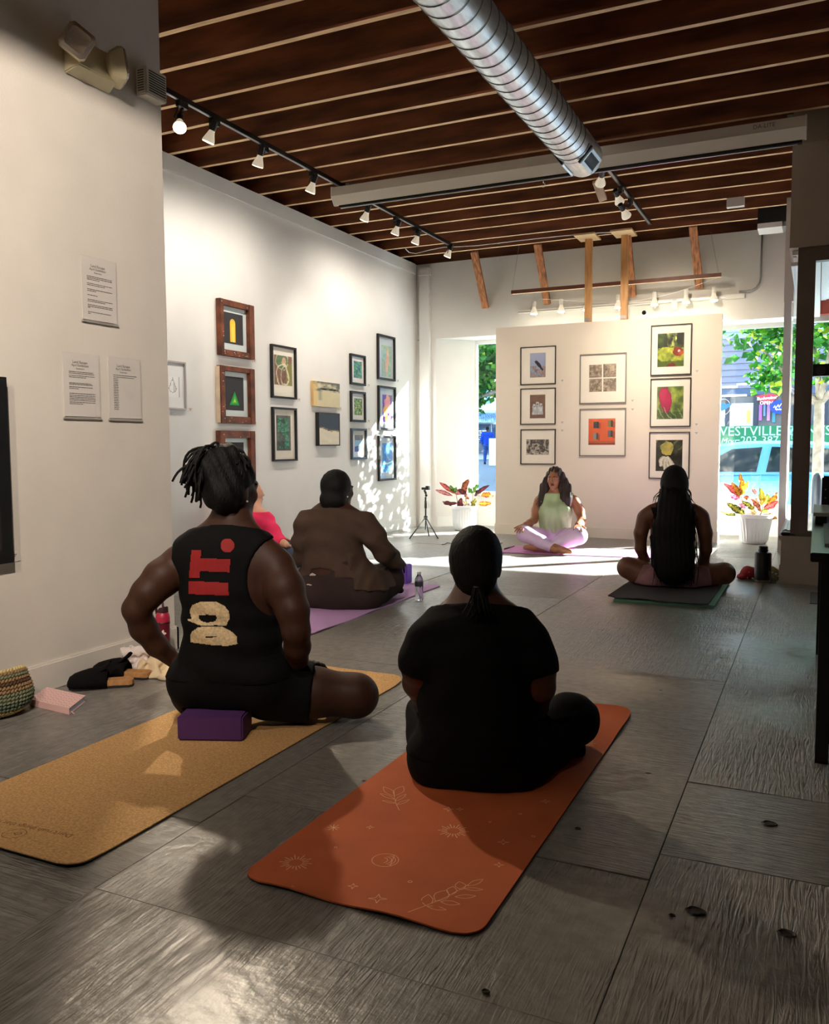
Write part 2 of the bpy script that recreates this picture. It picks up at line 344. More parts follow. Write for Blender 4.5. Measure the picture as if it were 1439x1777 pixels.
GL = mat_glass('window glass', (0.95, 0.99, 1.0), 0.5)
def window(n, lab):
    o = bpy.data.objects.new('window_%d' % n, None); COL.objects.link(o); return struct(o)
w1 = window(1, '')
xs = [-4.46, -2.40, -0.36]
b = B()
for x in (-4.46, -0.36): b.box((x-0.045, YW-0.03, 0.455), (x+0.045, YW+0.05, 2.63))
b.box((-4.42, YW-0.02, 2.575), (-0.40, YW+0.04, 2.63)); b.box((-4.42, YW-0.02, 0.455), (-0.40, YW+0.04, 0.49))
b.obj('window_frame', TRIM, w1)
b = B(); b.box((-2.43, YW-.02, .49), (-2.37, YW+.04, 2.575)); b.obj('mullion', TRIM, w1)
B().box((-4.42, YW+0.005, 0.49), (-2.43, YW+0.011, 2.575)).obj('pane', GL, w1)
B().box((-2.37, YW+0.005, 0.49), (-0.40, YW+0.011, 2.575)).obj('pane', GL, w1)
# side return of the recessed entry: knee wall, corner posts, glass
b = B(); b.box((XE, YF, 0.0), (XE+0.12, 11.58, 0.36)); b.box((XE+.1201, YF, 0.0), (XR, YF+0.14, 0.36)); b.box((XE-0.02, YF-0.02, 0.36), (XE+0.14, 11.58, 0.395)); b.box((XE+.1401, YF-0.02, 0.36), (XR, YF+0.16, 0.395))
struct(b.obj('wall_knee', mat('greige paint', (190, 180, 168), 0.6, var=.05)))
b = B(); b.box((XE-.008, YF-0.010, 0.0), (XR, YF-0.0005, 0.155)); b.box((XE-0.010, YF-.008, 0), (XE-.0005, 11.5, .155)); struct(b.obj('baseboard_knee', mat('greige paint', (190, 180, 168), 0.6)))
b = B(); b.box((-0.355, 9.78, 0.0), (-0.285, 9.90, 2.62)); b.box((-.36, 9.775, 2.62), (-.27, 9.91, ZC-.004)); struct(b.obj('trim_3', mat('grey white column paint', (205, 200, 196), 0.5)))
w2 = window(2, '')
POST = mat('dark bronze window frame', (112, 100, 90), 0.45, var=.1)
b = B(); b.box((-0.185, YF-0.005, 0.397), (-0.055, YF+0.12, 2.71)); b.box((-.055, YF, .397), (2.6, YF+.08, .44)); b.box((-.055, YF, 2.60), (2.6, YF+.08, 2.71)); b.obj('window_frame', POST, w2)
B().box((-0.054, YF+0.002, 1.69), (1.2, YF+0.085, 1.785)).obj('rail', mat('black door rail', (14, 13, 13), 0.4), w2)
B().cyl((0.005, YF-.02, 1.735), (0.005, YF+.001, 1.735), .035, n=20).obj('bolt_cover', mat('dark grey metal', (70, 68, 66), 0.4, metal=.6), w2, auto=.6)
for x0, x1 in ((-0.055, 1.2), (1.28, 2.6)):
    B().box((x0, YF+0.035, 0.44), (x1, YF+0.041, 2.60)).obj('pane', GL, w2)
B().box((1.2, YF, 0.44), (1.28, YF+.08, 2.60)).obj('mullion', POST, w2)
w3 = window(3, '')
b = B(); b.box((XE+.01, YF+.15, .397), (XE+.07, 11.48, .43)); b.box((XE+.01, YF+.15, 2.60), (XE+.07, 11.48, 2.63)); b.obj('window_frame', TRIM, w3)
B().box((XE+0.035, YF+0.15, 0.43), (XE+0.041, 9.77, 2.60)).obj('pane', GL, w3)
B().box((XE+0.035, 9.92, 0.43), (XE+0.041, 11.48, 2.60)).obj('pane', GL, w3)
# upper walls round the entry and its soffit
TAN = mat('taupe wall paint', (176, 162, 146), 0.65, var=.04, vscale=4, bump=.1, bscale=100)
b = B(); b.box((XE, YF, 2.715), (XR, YF+0.10, 3.935)); b.box((XE+.001, YF+.10, 2.715), (XE+0.09, 11.6, ZC-.004)); struct(b.obj('wall_bulkhead', TAN))
b = B(); b.box((XE+.002, YF-0.016, 3.52), (XR, YF-.001, 3.935)); struct(b.obj('trim_4', TAN))
SOF = mat('corrugated soffit white', (222, 228, 232), 0.5)
b = B(); b.box((XE+.02, YF+.11, 2.68), (-0.02, 11.6, 2.712)); soffit = struct(b.obj('trim_5', TRIM))
b = B(); x = -0.015; k = 0
while x < 3.2:
    z0 = 2.69+(0.012 if k % 2 else 0); b.hexa([(x, YF+.11, z0), (x+.06, YF+.11, z0), (x+.06, 11.51, z0+.17), (x, 11.51, z0+.17), (x, YF+.11, z0+.02), (x+.06, YF+.11, z0+.02), (x+.06, 11.51, z0+.19), (x, 11.51, z0+.19)]); x += 0.06; k += 1
b.obj('ribs', SOF, soffit)
RED = mat('brick red painted beam', (176, 72, 54), 0.6, var=.15)
b = B(); b.box((-0.02, 11.512, 2.70), (3.2, 11.60, 2.87)); struct(b.obj('trim_6', RED))
b = B(); b.box((XL-.3, 11.601, 2.63), (XR+9, 11.75, 6.0)); struct(b.obj('wall_facade', mat('facade cladding', (180, 176, 170), .7)))
b = B(); b.box((2.601, YF+.0005, -.14), (XR, 11.6, 2.712)); b.box((2.601, YF-.0, .397), (XR, YF+.0004, 2.712)); struct(b.obj('wall_sun_block', TAN))  # unseen wall added to keep sun off the near floor
# staple marks on the white soffit strip
b = B()
for px, py in [(1380, 446), (1384, 484), (1386, 504), (1387, 516), (1388, 529), (1388, 541)]:
    p = onZ(px, py, 2.678)
    if p.y < 11.5: b.bar((p.x-.012, p.y-.03, 2.6785), (p.x+.012, p.y+.03, 2.6785), .006, .002); b.bar((p.x+.01, p.y-.03, 2.6785), (p.x-.012, p.y+.02, 2.6785), .005, .002)
b.obj('staples', mat('rusty staple', (90, 80, 74), .6), soffit)
# ------------------------------------------------------------------ outside the storefront
SIDE = mat('pale concrete sidewalk', (196, 200, 204), 0.8, var=.12, vscale=6)
ROAD = mat('asphalt', (104, 112, 122), 0.8, var=.2, vscale=20)
b = B(); b.box((-16, 11.751, -0.4), (14, 14.0, -0.125)); side = struct(b.obj('sidewalk', FLG))
for i in range(20):
    B().box((-16+1.5*i+.008, 11.76, -.13), (-16+1.5*(i+1)-.008, 13.985, -.12)).obj('slab', SIDE, side)
b = B(); b.box((-16, 14.0, -.4), (14, 14.14, -.12)); struct(b.obj('kerb', SIDE))
b = B(); b.hexa([(-40, 14.14, -.6), (14, 14.14, -.6), (14, 23, -.6), (-40, 23, -.6), (-40, 14.14, -.27), (14, 14.14, -.27), (14, 23, -.2), (-40, 23, -.2)])
b.hexa([(-40, 23, -.6), (-5.5, 23, -.6), (-5.5, 60, -.6), (-40, 60, -.6), (-40, 23, -.2), (-5.5, 23, -.2), (-5.5, 60, .95), (-40, 60, .95)]); struct(b.obj('road', ROAD))
b = B(); b.box((-5.5, 23, -.5), (16, 26, -.06)); struct(b.obj('pavement', SIDE))

# the shop across the street
shop = root('shop_building', 'shop across the street with purple-grey siding and a green banner under its window', 'building', (2, 26, 0))
YS = 26.0
B().box((-5.4, YS, -.2), (16, YS+34, 8.0)).obj('wall', mat('shop wall grey', (150, 156, 166), .8), shop)  # made deeper and taller out of view to shade the road
SID = mat('purple grey siding board', (120, 120, 140), .6, var=.06)
SID2 = mat('pale blue siding board', (152, 170, 190), .6, var=.06)
zb = 2.72; k = 0
while zb < 5.5:
    b = B(); b.hexa([(-5.4, YS-.05, zb), (16, YS-.05, zb), (16, YS-.001, zb), (-5.4, YS-.001, zb), (-5.4, YS-.02, zb+.172), (16, YS-.02, zb+.172), (16, YS-.001, zb+.172), (-5.4, YS-.001, zb+.172)])
    b.obj('siding_board', SID2 if zb > 4.0 else SID, shop); zb += .175; k += 1
B().box((-5.4, YS-.10, 2.52), (16, YS-.002, 2.70)).obj('trim_board', mat('dark blue trim', (66, 84, 112), .5), shop)
ti = B().box((-5.2, YS-.012, -.1), (12, YS-.004, 2.50)).obj('window', mat('shop window dark interior', (52, 60, 74), .25, var=.5, vscale=1.4, col2=(112, 110, 112)), shop)
for px in (1262, 1310.5, 1386, 1432):
    q = onY(px, 740, YS-.1); B().box((q.x-.06, YS-.07, -.1), (q.x+.06, YS-.02, 2.51)).obj('mullion', mat('dark window mullion', (38, 46, 66), .4), shop)
q = onY(1291, 700, YS); B().box((q.x-.62, YS-.06, 1.0), (q.x+.30, YS-.03, 2.3)).obj('blind', mat('cream slatted blind', (206, 204, 190), .6, var=.15, vscale=30, stretch=(1, 1, 12)), shop)
b = B()
for px0, px1, py in ((1279, 1297, 667), (1300, 1325, 667), (1254, 1280, 672), (1253, 1296, 687)):
    p0, p1 = onY(px0, py, YS-.11), onY(px1, py, YS-.11); b.box((p0.x, YS-.12, p0.z-.025), (p1.x, YS-.104, p0.z+.025))
b.obj('light_tubes', mat('fluorescent tube', (245, 252, 255), .5, emit=(240, 250, 255), es=2.5), shop)
# things hanging in the window: bottle display colours
for px0, px1, py0, py1, c in ((1317, 1323, 702, 730, (168, 96, 190)), (1325, 1329, 700, 722, (96, 140, 200)), (1331, 1337, 702, 730, (190, 130, 205)), (1340, 1346, 716, 733, (60, 140, 170)), (1296, 1303, 712, 733, (210, 170, 90)), (1378, 1384, 700, 725, (150, 130, 200)), (1412, 1418, 722, 730, (90, 190, 230)), (1258, 1262, 725, 733, (60, 66, 90))):
    p0, p1 = onY(px0, py1, YS-.08), onY(px1, py0, YS-.08); B().box((p0.x, YS-.09, p0.z), (p1.x, YS-.05, p1.z)).obj('display_card', mat('card %d' % px0, c, .6), shop)
# green banner
p0, p1 = onY(1238, 772, YS-.15), onY(1470, 737, YS-.15)
ban = tag(B().box((p0.x, YS-.16, p0.z), (p1.x, YS-.13, p1.z)).obj('banner', mat('green banner vinyl', (14, 116, 70), .5)), 'long green banner with pale lettering under the shop window across the street', 'banner')
LET = mat('pale banner lettering', (190, 236, 224), .5)
a, c = onY(1238, 749.5, YS-.165), onY(1455, 745, YS-.165)
text('lettering', 'WESTVILLE WINES', .37, LET, (a.x, YS-.166, a.z), (1, 0, 0), (0, 0, 1), ban, 'LEFT')
a = onY(1285, 764.5, YS-.165); text('lettering', '203-387-', .30, LET, (a.x, YS-.166, a.z), (1, 0, 0), (0, 0, 1), ban, 'LEFT')
a = onY(1371, 762.5, YS-.165); text('lettering', '5', .30, LET, (a.x, YS-.166, a.z), (1, 0, 0), (0, 0, 1), ban, 'LEFT')
a = onY(1251, 765.5, YS-.165); text('lettering', 'Mon', .22, LET, (a.x, YS-.166, a.z), (1, 0, 0), (0, 0, 1), ban, 'LEFT', font_shear=.25)
b = B(); a, c = onY(1272, 764, YS-.165), onY(1284, 763.5, YS-.165); b.box((a.x, YS-.166, a.z-.012), (c.x, YS-.1605, a.z+.012)); b.obj('dash', LET, ban)
# neon signs in the window
p = onY(1331, 693, YS-.2); neon = root('neon_sign', 'red and white OPEN neon beer sign in the shop window across the street', 'sign', p)
b = B(); b.prism([(p.x-.28, YS-.2, p.z+.10), (p.x+.08, YS-.2, p.z+.16), (p.x+.30, YS-.2, p.z+.10), (p.x+.16, YS-.2, p.z-.06), (p.x-.06, YS-.2, p.z-.14), (p.x-.2, YS-.2, p.z-.02)], (0, .02, 0)); b.obj('panel', mat('neon red', (224, 40, 60), .5, emit=(230, 30, 50), es=.5), neon)
BLK0 = mat('dark window mullion', (38, 46, 66), .4); B().box((p.x-.01, YS-.185, p.z-.05), (p.x+.01, YS-.05, p.z+.05)).obj('wall_bracket', BLK0, neon)
NW = mat('neon white', (250, 250, 250), .5, emit=(255, 255, 255), es=1.2)
text('lettering', 'Budweiser', .125, NW, (p.x, YS-.206, p.z+.035), (1, .0, .08), (0, 0, 1), neon, font_shear=.2)
text('lettering', 'OPEN', .13, NW, (p.x-.01, YS-.206, p.z-.10), (1, 0, 0), (0, 0, 1), neon)
p = onY(1352.5, 706, YS-.24); neon = root('neon_sign', 'blue oval neon sign beside the white column in the shop window', 'sign', p)
b = B(); b.loft([[(p.x+math.cos(t)*.24, YS-.24, p.z+math.sin(t)*.19) for t in [2*PI*i/24 for i in range(24)]], [(p.x+math.cos(t)*.24, YS-.22, p.z+math.sin(t)*.19) for t in [2*PI*i/24 for i in range(24)]]]); b.obj('panel', mat('neon blue', (14, 50, 170), .5, emit=(10, 60, 200), es=.4), neon)
b = B(); b.tube([(p.x-.14+.028*i, YS-.247, p.z+.05*math.sin(i*2.1)+.01*i-.02) for i in range(11)], .012, 6); b.tube([(p.x-.1+.02*i, YS-.247, p.z-.07+.025*math.sin(i*2.4)) for i in range(11)], .009, 6); b.obj('tube', NW, neon)
B().box((p.x-.01, YS-.22, p.z-.05), (p.x+.01, YS-.05, p.z+.05)).obj('wall_bracket', BLK0, neon)

# round decal on the glass of the right window
gx = onY(1256, 706, YW-.012); dec = tag(B().loft([[(gx.x+math.cos(t)*.082, YW-.002, gx.z+math.sin(t)*.1) for t in [2*PI*i/32 for i in range(32)]], [(gx.x+math.cos(t)*.077, YW-.002, gx.z+math.sin(t)*.094) for t in [2*PI*i/32 for i in range(32)]]], cap=False).obj('window_decal', mat('white vinyl', (236, 246, 250), .5), fix=False), 'round white and blue decal stuck on the right window glass', 'decal')
B().prism([(gx.x-.07, YW-.003, gx.z-.03), (gx.x-.03, YW-.003, gx.z-.055), (gx.x+.03, YW-.003, gx.z-.03), (gx.x+.09, YW-.003, gx.z+.02), (gx.x+.10, YW-.003, gx.z+.05), (gx.x+.03, YW-.003, gx.z+.035), (gx.x-.02, YW-.003, gx.z+.05), (gx.x-.06, YW-.003, gx.z+.02)], (0, .0008, 0)).obj('fish_shape', mat('blue vinyl', (70, 150, 226), .5), dec)

# cars ------------------------------------------------------------
def car(name, label, c0, paint, ln=4.5, ht=1.45, facing=1, wd=1.74):
    r = root(name, label, 'car', c0, 'cars parked on the street')
    X = lambda t: c0[0]+facing*(t-.5)*ln
    zg = c0[2]; yc = c0[1]
    PT = mat(name+' paint '+label[:9], paint, .22, metal=.25, spec=.7)
    # lower body: stations along the length
    st = [(0.0, .34, .60, .80), (.02, .26, .72, .9), (.10, .22, .80, .98), (.26, .20, .90, 1), (.5, .20, .95, 1), (.72, .20, .97, 1), (.92, .24, .98, .98), (.985, .28, .92, .92), (1.0, .36, .84, .85)]
    rings = []
    for t, z0, z1, wf in st:
        w = wd/2*wf; zz = [(z0, .86), (z0+.10, .97), ((z0+z1)/2, 1.0), (z1-.1, .985), (z1, .90)]
        rings.append([(X(t), yc-w*f, zg+z) for z, f in zz] + [(X(t), yc+w*f, zg+z) for z, f in reversed(zz)])
    b = B(); b.loft(rings, True); b.obj('body', PT, r, auto=.5)
    # cabin
    base = [(.20, .90), (.36, .93), (.55, .95), (.80, .96), (.94, .97)]; top = [(.37, ht-.05), (.46, ht-.005), (.58, ht), (.70, ht-.02), (.83, ht-.10)]
    rings = []
    for (tb, zb), (tt, zt) in zip(base, top):
        rings.append([(X(tb), yc-wd/2*.93, zg+zb), (X(tt), yc-wd/2*.74, zg+zt-.05), (X(tt), yc-wd/2*.62, zg+zt), (X(tt), yc+wd/2*.62, zg+zt), (X(tt), yc+wd/2*.74, zg+zt-.05), (X(tb), yc+wd/2*.93, zg+zb)])
    b = B(); b.loft(rings, True); b.obj('roof', PT, r, auto=.5)
    # side windows, both sides
    GLS = mat('dark car glass', (24, 34, 48), .08, spec=.9)
    def side(t, z, s):   # on the cabin side plane
        f = (z-.95)/(ht-.05-.95); return (X(t), yc+s*(wd/2*(.93+(.74-.93)*f)+.008), zg+z)
    for s in (-1, 1):
        for poly in ([(.285, .985), (.50, .99), (.515, ht-.10), (.42, ht-.13)], [(.53, .99), (.76, 1.0), (.76, ht-.13), (.545, ht-.095)], [(.785, 1.0), (.875, 1.01), (.80, ht-.17), (.785, ht-.155)]):
            B().prism([side(t, z, s) for t, z in poly], (0, -s*.02, 0)).obj('side_window', GLS, r)
        b = B(); b.box((X(.33), yc+s*wd/2*.97, zg+.98), (X(.37), yc+s*(wd/2+.16), zg+1.12)); b.obj('mirror', PT, r, bevel=.03)
        for t in (.19, .80):
            w = B(); w.lathe((X(t), yc+s*(wd/2-.19), zg+.32), (0, s, 0), [(0, .2), (.0, .32), (.17, .32), (.2, .29), (.2, .22), (.185, .20), (.185, .02)], 28)
            wo_ = w.obj('wheel', mat('tyre rubber', (28, 28, 30), .8), r, auto=.5)
            h = B(); h.lathe((X(t), yc+s*(wd/2+.0), zg+.32), (0, s, 0), [(0, .2), (.012, .2), (.016, .04)], 20); h.obj('hub_cap', mat('silver wheel', (190, 195, 200), .3, metal=.8), wo_, auto=.5)
        b = B()
        for t in (.515, .765): b.box((X(t)-.004, yc+s*(wd/2*.995), zg+.35), (X(t)+.004, yc+s*(wd/2*.995+.004), zg+.95))
        for t in (.47, .72): b.box((X(t)-.09, yc+s*(wd/2*.998), zg+.80), (X(t)+.07, yc+s*(wd/2+.02), zg+.83))
        o = b.obj('door_trim', PT, r); o['kind'] = 'stuff'
    b = B(); b.prism([(X(.30), yc-.60, zg+.99), (X(.30), yc+.60, zg+.99), (X(.39), yc+.50, zg+ht-.07), (X(.39), yc-.50, zg+ht-.07)], (-facing*.02, 0, .02)); b.obj('windscreen', GLS, r)
    return r
car('parked_car', 'pale blue car parked at the kerb outside the right window', (-0.85, 15.05, -.27), (100, 168, 216), ln=4.6, ht=1.47)
car('parked_car', 'deep blue car parked across the street behind the street tree', (2.3, 20.6, -.25), (36, 104, 196), ln=4.4, ht=1.60)

# trees -------------------------------------------------------------
LEAFG = [mat_leaf('leaf green %d' % i, c, tr=.5) for i, c in enumerate([(56, 132, 44), (36, 106, 40), (104, 166, 54), (190, 200, 62)])]
def tree(label, base, trunk_top, crown, limbs, seed, leaf=.09, tr=.07):
    rr = random.Random(seed); r = root('street_tree', label, 'tree', base)
    b = B(); BK = mat('pale grey bark', (172, 160, 146), .85, var=.35, vscale=10, bump=.3, bscale=25)
    bx, by, bz = base; tx, ty, tz = trunk_top
    b.tube([(bx, by, bz), (bx+(tx-bx)*.4+.02, by, bz+(tz-bz)*.45), trunk_top], tr, 10, taper=lambda t: 1.15-.3*t); b.obj('trunk', BK, r, smooth=True)
    for (x, y, z) in limbs:
        b = B(); m = ((tx+x)/2+rr.uniform(-.06, .06), (ty+y)/2, (tz+z)/2-.07); b.tube([(tx, ty, tz-.06), m, (x, y, z)], tr*.62, 8, taper=lambda t: 1-.6*t); b.obj('branch', BK, r, smooth=True)
    bs = [B(), B(), B(), B()]
    for (cx, cy, cz, rx, ry, rz, n) in crown:
        for i in range(n):
            t = rr.random()*2*PI; u = rr.uniform(-1, 1); q = rr.random()**.45; s = math.sqrt(1-u*u)
            p = Vector((cx+rx*q*s*math.cos(t), cy+ry*q*s*math.sin(t), cz+rz*q*u))
            d = Vector((rr.uniform(-1, 1), rr.uniform(-1, 1), rr.uniform(-.9, .3))).normalized(); w = d.orthogonal().normalized(); w.rotate(Matrix.Rotation(rr.random()*6.28, 3, d)); nn = d.cross(w)
            L = leaf*rr.uniform(.7, 1.35); k = rr.choices((0, 1, 2, 3), (5, 4, 3, .7))[0]
            bs[k].add([p, p+d*L*.5+w*L*.36+nn*L*.1, p+d*L, p+d*L*.5-w*L*.36+nn*L*.1], [(0, 1, 2), (0, 2, 3)])
    o = B(); mi = []
    for k in range(4): o.add(bs[k].v, bs[k].f, k)
    f = o.obj('foliage', LEAFG, r, fix=False); f['kind'] = 'stuff'
    return r
q = onZ(1416, 905, -.12); ty = 13.15; tx = onY(1416, 800, ty).x
tree('young street tree with a grey trunk by the kerb outside the right window', (tx, ty, -.12), (tx+.02, ty, 1.75),
     [(tx-.55, ty+.1, 2.72, .62, .6, .80, 700), (tx-.05, ty, 3.3, 1.1, .9, .9, 1500), (tx+.8, ty, 2.9, .9, .8, .9, 1200), (tx+.25, ty, 2.2, .4, .4, .28, 120), (tx-.66, ty, 2.06, .26, .25, .2, 70)],
     [(tx-.75, ty, 2.5), (tx+.6, ty, 2.55), (tx-.12, ty+.1, 2.8), (tx+.15, ty-.1, 3.2), (tx-.62, ty+.05, 2.1)], 5, leaf=.125, tr=.075)
tree('street tree outside behind the display wall, throwing dappled shade on the gallery wall', (-1.95, 13.3, -.12), (-1.98, 13.3, 1.5),
     [(-2.0, 13.3, 2.2, .52, .5, .75, 520), (-1.62, 13.3, 3.0, .42, .5, .7, 380)], [(-2.3, 13.3, 2.3), (-1.7, 13.3, 2.5), (-2.0, 13.4, 2.9)], 8, leaf=.13)
c = onD(838, 640, 30.0)
tree('leafy green tree across the road seen through the left window', (c.x+.9, c.y, .2), (c.x+.9, c.y, 3.2),
     [(c.x-.1, c.y, c.z+.3, 1.5, 1.4, 1.35, 2100), (c.x-.7, c.y, c.z-1.0, .8, .8, .75, 420), (c.x+1.2, c.y, c.z+.6, 1.3, 1.2, 1.2, 900)],
     [(c.x-.4, c.y, c.z-.2), (c.x+.6, c.y, c.z+.4), (c.x-.9, c.y, c.z-1.1)], 11, leaf=.24, tr=.14)

# pale building and passers-by area through the left window
bd = root('street_building', 'pale building with a blue shop sign across the road, through the left window', 'building', onD(835, 790, 46))
A = onD(700, 790, 44); Bp = onD(1000, 775, 48); ux = (Bp-A); ux.z = 0; ux.normalize(); nx_ = Vector((ux.y, -ux.x, 0))
O = onD(835, 790, 45); O.z = 0.5
def wall_pt(px, py, off=0.0):   # pixel to the facade plane through O
    d = Vector(_ray(px, py)); c = Vector(CC); t = ((O-c).dot(nx_)+off)/d.dot(nx_); return c+d*t
def quad(bb, px0, py0, px1, py1, off, th):
    p = wall_pt(px0, py1, off); q = wall_pt(px1, py0, off); L = (q-p).dot(ux); a = p; h = q.z-p.z
    bb.hexa([a, a+ux*L, a+ux*L-nx_*th, a-nx_*th, a+Vector((0, 0, h)), a+ux*L+Vector((0, 0, h)), a+ux*L-nx_*th+Vector((0, 0, h)), a-nx_*th+Vector((0, 0, h))])
    return bb
quad(B(), 730, 470, 900, 800, .0, 4).obj('wall', mat('cream stucco', (226, 224, 226), .8, var=.06), bd)
quad(B(), 790, 712, 900, 716, .35, .4).obj('ledge', mat('grey ledge', (140, 150, 160), .7), bd)
quad(B(), 800, 717, 862, 733, .3, .28).obj('sign_board', mat('light blue sign', (150, 206, 240), .6), bd)
for k, s in enumerate(('and the Prevention', 'and the Department', 'under the Law')):
    p = wall_pt(838, 720.5+3.8*k, .33); text('lettering', s, .34, mat('dark blue sign lettering', (50, 90, 140), .6), p, ux, (0, 0, 1), bd)
quad(B(), 806, 736, 815, 770, .06, .3).obj('window', mat('shop glass teal', (96, 150, 168), .2), bd)
quad(B(), 817, 736, 852, 770, .06, .3).obj('window', mat('shop glass dark', (70, 90, 110), .2, var=.4, vscale=.6), bd)
quad(B(), 855, 736, 862, 785, .06, .3).obj('door', mat('shop door dark', (60, 84, 104), .3), bd)
quad(B(), 803, 771, 852, 787, .1, .3).obj('stall_riser', mat('grey brown stall riser', (112, 116, 130), .8, var=.2), bd)
bb = B()
for k in range(5):
    for q in range(4):
        x = 826+5.6*q+(k % 2); quad(bb, x, 747+3.6*k, x+3.2+((q+k) % 3)*.7, 748.6+3.6*k, .08, .02)
o = bb.obj('window_lettering', mat('white window lettering', (230, 240, 245), .5), bd); o['kind'] = 'stuff'
for (x0, y0, x1, y1) in ((832, 668, 851, 700), (800, 690, 811, 700)):
    w = quad(B(), x0, y0, x1, y1, .07, .3).obj('window', mat('upper window teal', (88, 140, 140), .2), bd)
    bb = B(); quad(bb, x0, (y0+y1)/2-.6, x1, (y0+y1)/2+.6, .1, .05); quad(bb, (x0+x1)/2-.5, y0, (x0+x1)/2+.5, y1, .1, .05); bb.obj('glazing_bar', TRIM, w)
p = onD(858, 773, 38); sb = tag(B().box((p.x-.25, p.y, .25), (p.x+.6, p.y+.08, 1.45)).obj('sign_board', mat('white sign board', (240, 244, 248), .6)), 'white board standing next to the man in blue across the road', 'sign')
# parking pay post and black box just beyond the front glass
p = onY(1417.5, 880, 12.3); r = root('pay_post', 'rounded dark grey parking post in front of the street tree trunk', 'post', (p.x, 12.3, -.12))
b = B(); b.lathe((p.x, 12.3, .22), (0, 0, 1), [(0, .045), (.03, .062), (.46, .062), (.52, .05), (.55, .02)], 16); b.obj('head', mat('dark grey post', (44, 48, 56), .35), r, smooth=True)
b = B(); b.cyl((p.x, 12.3, -.12), (p.x, 12.3, .22), .05, n=16); b.obj('pole', mat('steel pole', (80, 84, 90), .4, metal=.5), r, auto=.6)
# ------------------------------------------------------------------ fixtures under the joists and on the walls
BLK = mat('black track metal', (20, 20, 20), 0.4, spec=.5)
SIL = mat('grey aluminium', (170, 172, 174), 0.35, metal=.7)
WHT = mat('white enamel', (236, 234, 228), 0.35)
BULB = mat('white bulb glass', (235, 232, 224), 0.3, emit=(255, 236, 205), es=.25)
def lens_mat(n, c, e): return mat(n, (255, 250, 240), .3, emit=c, es=e)
def track_lamp(at, bulb, aim, label, group, w, lens, body=BLK, col=(1, .84, .62), ang=70, blend=.6, cable=True):
    """at: point on the track; bulb: centre of the lens; aim: where it points"""
    at, bulb, aim = Vector(at), Vector(bulb), Vector(aim); d = (aim-bulb).normalized()
    r = root('track_lamp', label, 'lamp', at, group)
    b = B(); b.box((at.x-.018, at.y-.05, at.z-.045), (at.x+.018, at.y+.05, at.z)); b.cyl((at.x, at.y, at.z-.045), (at.x, at.y, at.z-.06), .014, n=10); b.obj('adapter', body, r, bevel=.003)
    top = bulb-d*.165
    b = B(); b.bar((at.x, at.y, at.z-.055), top+d*.03, .012, .022); b.ball(tuple(top+d*.025), .016); b.obj('arm', body, r)
    b = B(); b.lathe(top, d, [(0, .018), (.005, .026), (.055, .026), (.075, .024)], 16); b.obj('socket', body, r, auto=.6)
    b = B(); b.lathe(top, d, [(.068, .0225), (.085, .024), (.105, .030), (.13, .040), (.152, .047), (.160, .0475), (.163, .046)], 20, cap=False); bu = b.obj('bulb', BULB, r, auto=.7)
    b = B(); b.lathe(top, d, [(.1632, .046), (.1665, .040), (.168, .02)], 20); b.obj('lens', lens, bu, smooth=True)
    if cable:
        s = Vector((.03, -.03, 0)); b = B(); b.tube([at+Vector((.0, -.04, -.045)), at+Vector((-.012, -.055, -.10)), top+Vector((-.02, -.045, -.02)), top+d*.045+Vector((-.01, -.028, 0)), top+d*.03], .004, 6); b.obj('cable', body, r, smooth=True)
    if w:
        ld = bpy.data.lights.new('bulb_light', 'SPOT'); lo = bpy.data.objects.new('bulb_light', ld); COL.objects.link(lo)
        ld.energy = w; ld.color = col; ld.spot_size = math.radians(ang); ld.spot_blend = blend; ld.shadow_soft_size = .04
        p = bulb+d*.02; lo.parent = r; lo.matrix_parent_inverse = base_matrix(r).inverted(); lo.matrix_basis = Matrix.Translation(p) @ d.to_track_quat('-Z', 'Y').to_matrix().to_4x4()
    return r
def track(name, label, a, b_, z, w=.034, m=BLK):
    r = root(name, label, 'track', ((a[0]+b_[0])/2, (a[1]+b_[1])/2, z))
    b = B(); b.box((a[0]-w/2, a[1], z), (b_[0]+w/2, b_[1], z+.035)); b.obj('rail', m, r)
    b = B(); b.box((a[0]-.007, a[1], z-.0015), (a[0]+.002, b_[1], z)); b.box((a[0]+.007, a[1], z-.0015), (a[0]+.010, b_[1], z)); b.obj('conductor', SIL, r)
    for y in (a[1], b_[1]): B().box((a[0]-w/2-.004, y-.02, z-.003), (a[0]+w/2+.004, y+.02, z+.038)).obj('end_cap', m, r)
    return r
TX, TZ = -4.22, 3.628
track('lighting_track', 'long black lighting track under the joists beside the gallery wall', (TX, 3.9), (TX, 10.08), TZ)
LW = lens_mat('warm lit lens', (255, 226, 180), 9.0); LW0 = lens_mat('bright warm lit lens', (255, 214, 150), 26.0); LC = lens_mat('soft lit lens', (255, 240, 215), 5.0)
L1 = [(5.06, (312, 222), None, 210, LW0), (5.43, (361, 247), (XL, 5.3, 1.5), 36, LW), (6.07, (447, 289), (XL, 6.3, 1.5), 36, LW), (6.84, (538, 334), (XL, 6.9, 1.55), 36, LW),
      (7.89, (632, 383), (XL, 8.15, 1.75), 36, LW), (8.54, (685, 407), (XL, 8.7, 1.6), 34, LC), (9.04, (720, 423), (XL, 9.2, 1.6), 32, LC), (10.04, (776, 446), (XL, 10.1, 1.6), 26, LC)]
names = ['brightest track lamp nearest the near wall, its lit face towards the room', 'second track lamp from the near wall, pointing down at the gallery wall', 'third track lamp from the near wall, white bulb pointing down', 'fourth track lamp, just in front of the white screen housing',
         'first track lamp behind the white screen housing', 'second track lamp behind the white screen housing', 'third track lamp behind the white screen housing', 'last track lamp at the far end of the gallery wall track']
